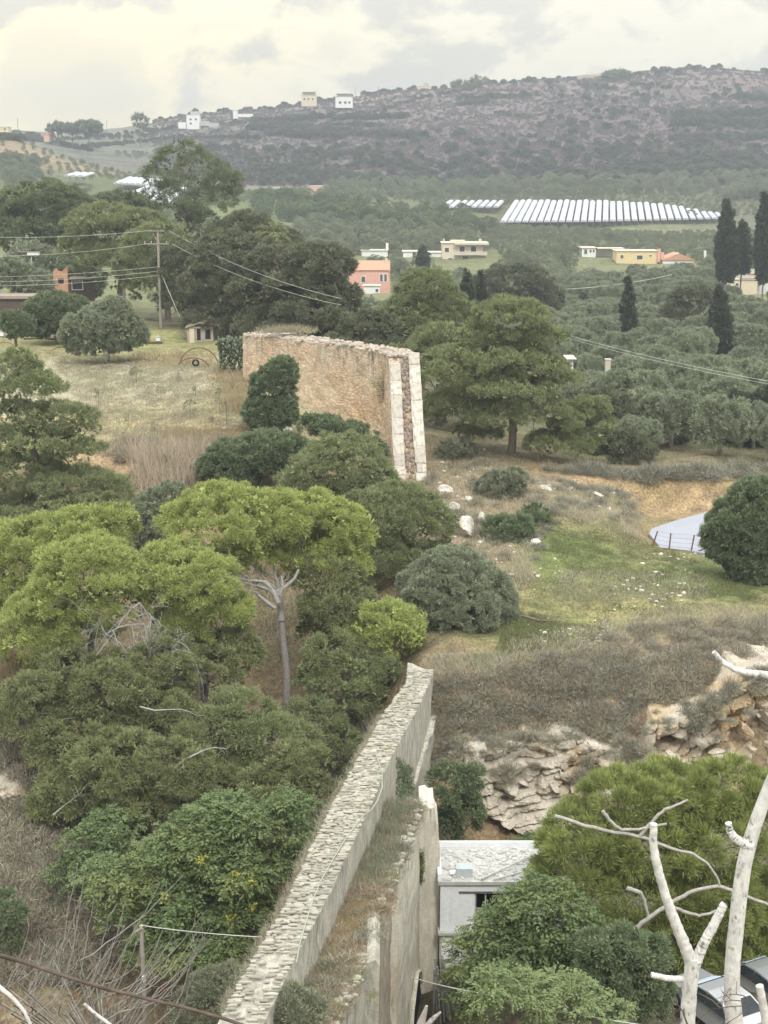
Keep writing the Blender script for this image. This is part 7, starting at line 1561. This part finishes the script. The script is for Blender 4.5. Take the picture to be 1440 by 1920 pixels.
s_ = thing('broken_stump', 'blurry pinkish-white broken branch end sticking up at the bottom middle', 'branch', (at(785, 1960, 8)[0], 8, float(gz(.2, 8))))
nbranch(s_, [(775, 2700, 30), (772, 2050, 28), (778, 1960, 17), (788, 1920, 13), (797, 1900, 9), (800, 1886, 4)], 8, 11, 'stem', MATS['bark_pale']); nbranch(s_, [(780, 1945, 10), (798, 1925, 8), (814, 1908, 6), (826, 1898, 3)], 8, 12, 'branch', MATS['bark_pale'])
# dark bramble runner and pale sticks at the lower left
br = thing('bramble_runner', 'dark brown thorny runner crossing the bottom left corner close to the camera', 'branch', (at(250, 1900, 8)[0], 8, float(gz(-1.3, 8)))); nbranch(br, [(-300, 2500, 12), (-80, 1760, 7), (0, 1788, 6), (60, 1808, 6), (120, 1832, 6), (180, 1850, 5), (260, 1872, 5), (340, 1885, 5), (430, 1912, 5), (520, 1935, 5), (560, 1990, 8), (600, 2600, 12)], 8, 13, 'stem', MATS['bark_dark'], 8)
m = MB(); o0 = np.array(br.location)
for x, y in [(205, 1868), (215, 1872), (225, 1866), (235, 1874), (210, 1880), (0, 1790), (18, 1800), (140, 1875), (145, 1862), (150, 1850), (300, 1850)]:
    p = at(x, y, 8) - o0; twigs(m, p, rg.normal(size=3), .05, .006, 1, rg, 0, .8, 3, 3)
m.build('buds', MATS['rust'], br)
for pts, lab in [([(-60, 1800, 8), (-20, 1838, 8), (20, 1866, 6), (45, 1892, 5), (60, 1912, 5)], 'curved white stick at the bottom left edge close to the camera'), ([(158, 1882, 4), (180, 1902, 5), (210, 1925, 5), (260, 1960, 5), (300, 2500, 6)], 'straight white stick right of the curved one, close to the camera')]:
    st_ = thing('white_stick', lab, 'stick', (at(pts[-1][0], 1920, 8)[0], 8, float(gz(-1.5, 8)))); nbranch(st_, pts if pts[-1][1] > 2000 else pts + [(80, 2500, 6)], 8, len(lab), 'stem', BW, 8)

# ------------------------------------------------------------------ parked car
CY = 50.0; cz = at(1300, 1846, CY)[2]; ccx = at(1345, 1880, CY)[0]
car = thing('parked_car', 'silver car with a pale blue windscreen half hidden behind the white branches', 'car', (ccx, CY, cz - 1.45), rz=math.radians(-62))
plain('car_silver', (.50, .52, .55), (.54, .56, .59), 1, .3, .0, .55); plain('car_glass', (.02, .025, .03), (.05, .06, .07), 1, .08, .0); plain('pale_blue_sheet', (.50, .60, .74), (.60, .69, .80), 6, .5, .1); plain('tyre', (.02, .02, .02), (.04, .04, .04), 5, .9, .2)
m = MB(); prof = [(-2.1, .35, .45), (-2.15, .6, .62), (-2.0, .88, .9), (-1.15, .98, 1.0), (-.35, 1.42, 1.42), (.2, 1.47, 1.47), (1.0, 1.42, 1.42), (1.7, 1.02, 1.02), (2.05, .95, .9), (2.12, .6, .6), (2.05, .35, .35)]
xs = [q[0] for q in prof]; zs = [q[1] for q in prof]; n = 11; W2 = .86
def inset(z): return W2 if z < 1.0 else W2 - (z - 1.0) * .42
V = []; 
for sgn in (-1, 1):
    for x, z in zip(xs, zs): V.append([x, sgn * inset(z), z])
for x in xs: V.append([x, -W2, .3])
for x in xs: V.append([x, W2, .3])
m.quads(V, [[i, i + 1, n + i + 1, n + i] for i in range(n - 1)] + [[2 * n + i, 2 * n + i + 1, i + 1, i] for i in range(n - 1)] + [[n + i, n + i + 1, 3 * n + i + 1, 3 * n + i] for i in range(n - 1)] + [[2 * n, 0, n, 3 * n], [2 * n + n - 1, 3 * n + n - 1, n + n - 1, n - 1]])
b_ = m.build('body', MATS['car_silver'], car, False); bv = b_.modifiers.new('bevel', 'BEVEL'); bv.width = .07; bv.segments = 3; bv.limit_method = 'ANGLE'
def quadpart(name, mat, P, parent=car):
    m = MB(); P = np.array(P, float); nn = unit(np.cross(P[1] - P[0], P[2] - P[0])) * .02; m.quads(np.vstack([P + nn, P - nn]), [[0, 1, 2, 3], [7, 6, 5, 4], [0, 4, 5, 1], [1, 5, 6, 2], [2, 6, 7, 3], [3, 7, 4, 0]]); return m.build(name, MATS[mat], parent)
quadpart('windscreen', 'car_glass', [[-1.13, -.76, 1.0], [-.40, -.62, 1.405], [-.40, .62, 1.405], [-1.13, .76, 1.0]]); quadpart('pale_blue_sheet', 'pale_blue_sheet', [[-1.08, -.66, 1.045], [-.48, -.55, 1.385], [-.48, .55, 1.385], [-1.08, .66, 1.045]])  # pale blue sheet laid over the dark windscreen glass
quadpart('rear_window', 'car_glass', [[1.06, -.6, 1.40], [1.64, -.74, 1.07], [1.64, .74, 1.07], [1.06, .6, 1.40]])
for sg in (-1, 1):
    quadpart('side_window', 'car_glass', [[-.95, sg * .862, 1.02], [-.36, sg * .70, 1.37], [.2, sg * .69, 1.40], [.2, sg * .862, 1.02]]); quadpart('side_window', 'car_glass', [[.28, sg * .862, 1.02], [.28, sg * .69, 1.40], [.95, sg * .70, 1.37], [1.5, sg * .862, 1.02]])
    quadpart('headlight', 'car_glass', [[-2.13, sg * .5, .62], [-2.13, sg * .8, .62], [-2.03, sg * .78, .82], [-2.03, sg * .5, .82]]); quadpart('wing_mirror', 'car_silver', [[-.85, sg * .9, 1.0], [-.85, sg * 1.05, 1.0], [-.82, sg * 1.05, 1.12], [-.82, sg * .9, 1.12]])
    for x in (-1.35, 1.3):
        m = MB(); m.tube([[x, sg * .68, .32], [x, sg * .90, .32]], .32, 18); w_ = m.build('wheel', MATS['tyre'], car); m = MB(); m.tube([[x, sg * .89, .32], [x, sg * .915, .32]], .19, 14); m.build('rim', MATS['car_silver'], w_)
hd = thing('parked_car', 'white second vehicle roof just visible beyond the silver car at the right edge', 'car', (at(1430, 1850, 54)[0], 54, at(1430, 1800, 54)[2] - 1.6), rz=math.radians(-62))
for ch_ in list(car.children):
    c2 = ch_.copy(); C.objects.link(c2); c2.parent = hd
    for g_ in ch_.children: g2 = g_.copy(); C.objects.link(g2); g2.parent = c2

# ------------------------------------------------------------------ grass, dry weeds, scrub
def stuff(mb, name, mat, label, cat): o_ = mb.build(name, MATS[mat]); tag(o_, label, cat, None, 'stuff'); return o_
field = [(90, 660), (470, 690), (475, 830), (380, 850), (180, 860), (150, 760)]
m = MB(); blades(m, scatter(field, 15000, rg, 100), .30, 4, rg, .25, .022, .8); stuff(m, 'dry_grass', 'field_grass', 'short bleached dry grass covering the field', 'grass')
m = MB(); blades(m, scatter([(300, 815), (470, 805), (475, 830), (300, 845)], 700, rg, 100), .6, 7, rg, .25, .022, .35); blades(m, scatter([(400, 690), (475, 700), (470, 790), (420, 770)], 500, rg, 100), .7, 6, rg, .3, .025, .5); blades(m, scatter([(250, 665), (400, 665), (400, 690), (250, 690)], 260, rg, 100), .6, 7, rg, .4, .025, .5); stuff(m, 'tall_dry_grass', 'dry_grass', 'taller yellow dry grass along the field edge and by the wall', 'grass')
m = MB(); blades(m, scatter([(240, 845), (410, 850), (400, 920), (260, 935)], 420, rg, 95), 1.7, 7, rg, .45, .026, .30); blades(m, scatter([(200, 830), (480, 835), (470, 870), (220, 870)], 380, rg, 95), .8, 6, rg, .4, .022, .45); stuff(m, 'dry_reeds', 'reed', 'tall pinkish dry reeds below the field', 'reeds')
m = MB(); P = scatter([(220, 830), (470, 835), (470, 860), (220, 855)], 160, rg, 95); blades(m, P, .9, 14, rg, .35, .03, .5); stuff(m, 'dark_weeds', 'brown_scrub', 'dark brown weeds along the lower edge of the field', 'weeds')
m = MB()
for poly, n in [([(940, 1140), (1130, 1180), (1120, 1225), (930, 1250)], 3800), ([(1020, 960), (1200, 1010), (1440, 1110), (1440, 1140), (1080, 1080), (1030, 1040)], 5200), ([(960, 1080), (1440, 1120), (1250, 1160), (1000, 1230)], 3000)]: blades(m, scatter(poly, n, rg, 78), .16, 5, rg, .18, .02, .7)
stuff(m, 'green_grass', 'green_grass', 'short green grass on the slope below the road', 'grass')
m = MB()
for poly, n, h_ in [([(960, 1210), (1250, 1140), (1440, 1140), (1440, 1170), (1150, 1215), (960, 1260)], 1500, .35), ([(1000, 900), (1200, 940), (1200, 1010), (1050, 970), (990, 960)], 1700, .4), ([(800, 830), (1000, 890), (1000, 1090), (960, 1130), (900, 1060), (830, 930)], 1900, .4), ([(1050, 1070), (1320, 1080), (1330, 1130), (1040, 1130)], 1200, .22), ([(1200, 880), (1370, 880), (1370, 905), (1200, 905)], 500, .4), ([(800, 1235), (960, 1230), (960, 1280), (800, 1290)], 900, .4)]:
    blades(m, scatter(poly, n, rg, 76), h_, 6, rg, .22, .02, .55)
stuff(m, 'dry_slope_grass', 'field_grass', 'thin dry grass on the mound and the slope edges', 'grass')
# brown twiggy scrub on the steep bank
m = MB(); pts_ = np.vstack([scatter([(812, 1290), (960, 1265), (1100, 1225), (1200, 1185), (1440, 1165), (1500, 1170), (1500, 1290), (1380, 1300), (1240, 1350), (1160, 1395), (1060, 1380), (960, 1395), (870, 1400), (812, 1440)], 3100, rg, 70)])
blades(m, pts_[:1500], .45, 12, rg, .30, .012, .75); stuff(m, 'brown_scrub', 'brown_scrub', 'brown wiry scrub covering the bank above the rock face', 'scrub')
m = MB()
for p in pts_[rg.random(len(pts_)) < .05]: twigs(m, p, [rg.normal() * .4, -.4, .8], rg.uniform(.5, 1.1), .016, 2, rg, .3, .7, 3, 4, 4)
stuff(m, 'scrub_twigs', 'twig_brown', 'bare brown twigs sticking out of the scrub on the bank', 'twigs')
m = MB(); P = scatter([(0, 1290), (60, 1300), (140, 1420), (230, 1700), (180, 1850), (0, 1850)], 2300, rg, 50); blades(m, P, .55, 12, rg, .3, .018, .8); P = scatter([(0, 1240), (90, 1280), (60, 1370), (0, 1370)], 300, rg, 60); blades(m, P, .8, 14, rg, .35, .02, .5); stuff(m, 'bank_scrub', 'brown_scrub', 'reddish brown dry scrub on the left bank', 'scrub')
m = MB(); P = scatter([(0, 1230), (70, 1260), (60, 1330), (0, 1350)], 260, rg, 60); blades(m, P, .9, 16, rg, .35, .02, .35); stuff(m, 'left_dry_grass', 'dry_grass', 'pale dry grass tufts at the left edge below the pines', 'grass')
m = MB(); P = scatter([(450, 1440), (800, 1330), (800, 1500), (560, 1640)], 900, rg, 60); blades(m, P, .8, 10, rg, .4, .02, .7); stuff(m, 'gorge_scrub', 'brown_scrub', 'dim brown undergrowth in the gorge left of the near wall', 'scrub')
m = MB(); P = scatter([(400, 1060), (640, 1060), (640, 1250), (400, 1250)], 900, rg, 78); blades(m, P, .5, 10, rg, .4, .02, .7); stuff(m, 'pine_floor_grass', 'field_grass', 'dry grass on the slope seen between the pine trunks', 'grass')
def scrub_src(name, mat, seed, n=620):
    r = np.random.default_rng(seed); m = MB(); D = unit(r.normal(size=(n, 3)) * [1, 1, .8] + [0, 0, .55]); D[:, 2] = abs(D[:, 2]); P = D * r.uniform(.05, .60, n)[:, None] * [1, 1, .8]; L_ = r.uniform(.12, .42, n)
    rhombs(m, P, unit(D * .7 + r.normal(size=D.shape) * .7 + [0, 0, .3]), L_, .014 + L_ * .03, r.uniform(0, 1, n), r); o = m.build(name, MATS[mat]); return hidden(o)
leaf_mat('scrub_grey', (.18, .175, .135), (.36, .35, .28), None, .12, .9); leaf_mat('scrub_tan', (.24, .19, .13), (.46, .38, .28), None, .12, .9)
bank = [(812, 1280), (960, 1262), (1100, 1222), (1200, 1180), (1440, 1160), (1500, 1165), (1500, 1290), (1380, 1300), (1240, 1350), (1160, 1400), (1060, 1385), (960, 1400), (870, 1405), (812, 1450)]
for nm_, mt_, n_, s0_, s1_, lab in [('brown_scrub', 'brown_scrub', 300, .7, 1.9, 'rounded brown bushes of dry scrub on the bank above the rock face'), ('grey_scrub', 'scrub_grey', 230, .6, 1.7, 'grey-green bushes mixed into the dry scrub on the bank'), ('tan_scrub', 'scrub_tan', 330, .4, 1.2, 'straw-coloured tufts on the bank above the rock face')]:
    pp = scatter(bank, n_, rg, 70); tag(gn_scatter(nm_, pp - [0, 0, .05], [scrub_src(nm_, mt_, n_)], smin=s0_ * .6, smax=s1_ * .75, seed=n_), lab, 'scrub')
for nm_, mt_, poly, n_, s_, lab in [('bank_bushes', 'brown_scrub', [(0, 1290), (60, 1300), (140, 1420), (230, 1700), (180, 1850), (0, 1850)], 330, 1.1, 'reddish brown dry bushes on the left bank'), ('bank_bushes', 'scrub_grey', [(0, 1350), (130, 1400), (230, 1700), (180, 1850), (0, 1850)], 130, 1.0, 'grey dry bushes on the left bank'),
                                ('slope_bushes', 'brown_scrub', [(800, 830), (980, 880), (1000, 960), (960, 1080), (900, 1060), (800, 930)], 60, .8, 'brown low bushes round the white rocks'), ('slope_bushes', 'scrub_grey', [(990, 895), (1190, 930), (1190, 990), (1060, 960), (1000, 1060)], 90, .7, 'grey-brown low bushes on the mound'),
                                ('gorge_bushes', 'scrub_grey', [(450, 1440), (800, 1330), (800, 1500), (560, 1640)], 200, 1.2, 'dim bushes in the gorge beside the near wall'), ('field_edge_bushes', 'brown_scrub', [(210, 830), (480, 832), (480, 860), (420, 930), (230, 900)], 120, 1.0, 'dark brown bushes below the dry field'),
                                ('roadside_bushes', 'scrub_grey', [(1000, 880), (1200, 890), (1440, 880), (1440, 900), (1200, 910)], 90, 1.2, 'grey bushes along the top of the road bank')]:
    pp = scatter(poly, n_, rg, 50); tag(gn_scatter(nm_, pp - [0, 0, .05], [scrub_src(nm_, mt_, n_ + 3)], smin=s_ * .6, smax=s_ * 1.5, seed=n_ + 3), lab, 'bushes')
for nm_, mt_, n_, lab in [('cliff_plants', 'scrub_grey', 44, 'grey-green tufts growing in the joints and along the top of the rock faces'), ('cliff_weeds', 'brown_scrub', 60, 'brown dry tufts hanging over the top edge of the rock faces')]:
    PP = []
    for _ in range(n_):
        if rg.random() < .55:
            x = rg.uniform(855, 1195); y0 = np.interp(x, [845, 880, 930, 985, 1050, 1110, 1165, 1200], [1420, 1400, 1405, 1392, 1388, 1400, 1400, 1422]); y = y0 + (rg.uniform(-14, 14) if rg.random() < .75 else rg.uniform(10, 70)); PP.append(at(x, y, 74.4 - (y - 1385) / 215 * 2.9 - .25))
        else:
            x = rg.uniform(1205, 1440); y0 = np.interp(x, [1205, 1225, 1300, 1345, 1375, 1400, 1440], [1372, 1345, 1335, 1318, 1300, 1275, 1266]); y = y0 + (rg.uniform(-14, 16) if rg.random() < .75 else rg.uniform(10, 80)); PP.append(at(x, y, 75.3 - (y - 1270) / 170 * 2.2 - .3))
    tag(gn_scatter(nm_, np.array(PP), [scrub_src(nm_, mt_, 400 + n_)], smin=.35, smax=1.1, seed=n_), lab, 'plants')
for (px0, px1, Y_, n_) in [(830, 1060, 66.5, 26)]:
    pp = np.array([[(rg.uniform(px0, px1) - 720) / F * Y_, Y_ + rg.uniform(-.6, .6), 0] for _ in range(n_)]); pp[:, 2] = gz(pp[:, 0], pp[:, 1]); tag(gn_scatter('green_strip', pp + [0, 0, 1.0], [blob_src('green_strip', 'broad', 77, .6, .3)], smin=.35, smax=.5, seed=3), 'strip of low green plants behind the white building', 'plants')
# weeds on the ledge and the top of the near wall
def on_ledge(n, f0, f1, w0=.05, w1=.95):
    f = rg.uniform(f0, f1, n); i = f.astype(int); f = f - i; l = Lw[i] * (1 - f)[:, None] + Lw[i + 1] * f[:, None]; r_ = Rw[i] * (1 - f)[:, None] + Rw[i + 1] * f[:, None]; z = Zw[i] * (1 - f) + Zw[i + 1] * f; s = rg.uniform(w0, w1, n)[:, None]; return np.column_stack([l + (r_ - l) * s, z - .05])
m = MB(); blades(m, on_ledge(700, 2.8, 6.4), .42, 14, rg, .12, .011, .55); blades(m, on_ledge(420, 6.2, 8.8), .40, 14, rg, .12, .011, .6); stuff(m, 'ledge_grass', 'dry_grass', 'orange-brown dry grass growing on the ledge of the near wall', 'grass')
m = MB(); blades(m, on_ledge(420, 0.0, 3.6), .62, 16, rg, .15, .012, .55); blades(m, on_ledge(240, 5.6, 8.8), .45, 16, rg, .14, .012, .6); stuff(m, 'ledge_weeds', 'shrub', 'grey-green and brown weeds at the far end of the ledge', 'weeds')
m = MB(); blades(m, on_ledge(220, 0.0, 3.5), .65, 10, rg, .15, .008, .6); blades(m, on_ledge(200, 3, 7, .75, 1.05), .4, 12, rg, .10, .008, .8); stuff(m, 'ledge_brown_weeds', 'brown_scrub', 'brown dead weeds among the green ones on the ledge', 'weeds')
lp_ = on_ledge(150, 0, 8.6, .0, 1.0)
for q_, mt_ in enumerate(('brown_scrub', 'scrub_grey', 'scrub_tan')): tag(gn_scatter('ledge_bushes', lp_[q_::3], [scrub_src('ledge_bush', mt_, 260 + q_)], smin=.45, smax=.95, seed=70 + q_), 'small dry bushes growing thickly on the ledge of the near wall', 'bushes')
n = 520; Yq = rg.uniform(39, 70, n); xq = np.interp(Yq, Lp[oL, 1], Lp[oL, 0]) + rg.normal(size=n) * .05 - .05; m = MB(); blades(m, np.column_stack([xq, Yq, zl_top(Yq) - .10]), .30, 13, rg, .10, .008, 1.0); stuff(m, 'edge_grass', 'brown_scrub', 'brown dry grass hanging over the left edge of the near wall', 'grass')
n = 420; Yq = rg.uniform(38, 77, n); s = rg.uniform(.1, .9, n); xq = np.interp(Yq, Lp[oL, 1], Lp[oL, 0]) * (1 - s) + np.interp(Yq, Rp[oR, 1], Rp[oR, 0]) * s; m = MB(); blades(m, np.column_stack([xq, Yq, zl_top(Yq)]), .12, 6, rg, .08, .008, 1.0); stuff(m, 'crevice_grass', 'field_grass', 'small dry tufts between the stones on top of the near wall', 'grass')
# ivy and leafy patches on the wall faces
for (poly, Yc, lab, mt, dx) in [([(745, 1420), (770, 1440), (775, 1500), (745, 1510)], 62.0, 'dark leafy climber on the right face of the near wall', 'olive_dark', 0), ([(776, 1600), (790, 1600), (788, 1650), (774, 1655)], 54.0, 'small green plant growing out of the pale pier', 'broad', 0)]:
    xs_ = [q[0] for q in poly]; ys_ = [q[1] for q in poly]; m = MB(); n = 260 if dx == 0 else 100; PX = rg.uniform(min(xs_), max(xs_), n); PY = rg.uniform(min(ys_), max(ys_), n); k = in_poly(PX, PY, poly); P = []
    for a_, b_ in zip(PX[k], PY[k]):
        if Yc > 55:   # on the wall's right face: find its distance from its x
            ys2 = np.linspace(50, 78, 200); xx = np.array([at(a_, b_, y)[0] for y in ys2]); xw = np.interp(ys2, Rp[oR, 1], Rp[oR, 0]) + .06; j = int(np.argmin(abs(xx - xw))); P.append(at(a_, b_, ys2[j]))
        else: P.append(at(a_, b_, 60.7))
    P = np.array(P); D = unit(rg.normal(size=P.shape) + [.6, -.8, 0]); P2 = np.repeat(P, 7, 0) + rg.normal(size=(len(P) * 7, 3)) * .07; D2 = np.repeat(D, 7, 0) + rg.normal(size=P2.shape) * .6; rhombs(m, P2, unit(D2), np.full(len(P2), .13), np.full(len(P2), .08), rg.uniform(0, 1, len(P2)), rg); o_ = m.build('climber', MATS[mt]); tag(o_, lab, 'climbing plant')
p = at(720, 728, 122.2); m = MB(); P2 = p + rg.normal(size=(900, 3)) * [.35, .12, .75]; rhombs(m, P2, unit(rg.normal(size=P2.shape) + [0, -.4, .5]), np.full(900, .22), np.full(900, .05), rg.uniform(0, .4, 900), rg); tag(m.build('climber', MATS['brown_scrub']), 'dark dry plant clinging to the ochre wall beside the ramp', 'climbing plant')
p = at(540, 622, 134.2); m = MB(); blades(m, p + rg.normal(size=(70, 3)) * [1.2, .4, .05], .8, 18, rg, .3, .02, .7); tag(m.build('dry_bush', MATS['field_grass']), 'pale dry bush on top of the ochre wall near its left end', 'bush')
# young trees planted in the field
SAPL = ['rounded leafy sapling at the top of the field below the big grey-green bush', 'leafy upright sapling below the white hive boxes', 'small bushy sapling in the middle of the dry field', 'dense dark sapling in the lower middle of the dry field', 'short bare sapling near the rusty hoops', 'thin low sapling between the hoops and the dense dark sapling', 'tall thin sapling near the tall dry grass at the right of the field',
        'tallest thin sapling low at the right side of the field', 'faint thin sapling low in the left part of the field', 'thin sapling at the very bottom edge of the dry field', 'pale bushy sapling at the left of the field beside the layered pine', 'small thin sapling at the lower right edge of the field']
for i, (px, py, h_) in enumerate([(200, 697, 30), (256, 722, 36), (302, 750, 26), (357, 785, 34), (335, 716, 14), (367, 745, 24), (412, 772, 40), (425, 800, 44), (240, 806, 30), (290, 828, 34), (185, 768, 42), (398, 795, 20)]):
    p = hit1(px, py, 100); k = p[1] / F; r = thing('sapling', SAPL[i], 'sapling', p, 'saplings in the dry field'); h_m = h_ * k; m = MB(); m.tube([[0, 0, -.1], [rg.normal() * .04, 0, h_m * .9]], [.03, .015], 5); m.build('trunk', MATS['bark'], r)
    m = MB(); thick = .62 if i in (0, 1, 3, 2) else .3; foliage(m, [(0, 0, h_m * .62, h_m * .28 * thick * 1.6, h_m * .28 * thick * 1.6, h_m * .42)], 'shrub', i, .75, .62); m.build('crown', MATS['shrub'], r)
# fallen branch on the grass
fb = thing('fallen_branch', 'dark fallen branch lying on the grass right of the round wild olive', 'branch', hit1(1000, 1168, 80)); o0 = np.array(fb.location); m = MB(); P = [hit1(x, y, 80) - o0 + [0, 0, .12] for x, y in [(962, 1160), (985, 1164), (1010, 1171), (1036, 1170)]]; m.tube(P, [.05, .07, .06, .03], 6); m.tube([P[2], P[2] + [.5, 0, .5], P[2] + [.45, 0, 1.0]], [.04, .03, .015], 5); m.build('stem', MATS['bark'], fb, True)
for px, py, h_, lab in [(880, 920, 22, 'thin dry stake between the white rocks and the upper shrub'), (1297, 960, 8, 'short dark post beside the road')]:
    p = hit1(px, py, 90); m = MB(); m.tube([p, p + [0.1, 0, h_ * p[1] / F]], .03, 5); tag(m.build('stake', MATS['bark']), lab, 'stake')
# yellow leaves in the broadleaf tree
bt_ = [o for o in bpy.data.objects if o.get('label', '').startswith('large leafy broadleaf')][0]; o0 = np.array(bt_.location); m = MB()
for px, py in [(308, 1682), (440, 1640), (470, 1650), (380, 1612), (475, 1700), (430, 1720)]:
    P = at(px, py, 58.5) - o0 + rg.normal(size=(26, 3)) * .10; rhombs(m, P, unit(rg.normal(size=P.shape)), np.full(26, .16), np.full(26, .06), rg.uniform(0, 1, 26), rg)
m.build('yellow_leaves', MATS['yellow_leaf'], bt_)

# ------------------------------------------------------------------ haze
hz = MB(); hz.box(-1500, 1500, -120, 2700, -60, 118); hb_ = hz.build('haze', None); hb_['kind'] = 'stuff'
hm = bpy.data.materials.new('haze_air'); hm.use_nodes = True; nt_ = hm.node_tree; nt_.nodes.clear(); vo_ = nt_.nodes.new('ShaderNodeOutputMaterial'); pv = nt_.nodes.new('ShaderNodeVolumePrincipled'); pv.inputs['Color'].default_value = (.82, .90, 1.0, 1); pv.inputs['Density'].default_value = HAZE; pv.inputs['Anisotropy'].default_value = .3
nt_.links.new(pv.outputs[0], vo_.inputs['Volume']); hb_.data.materials.append(hm)
print('objects', len(bpy.data.objects), 'tris', sum(len(m.polygons) for m in bpy.data.meshes))
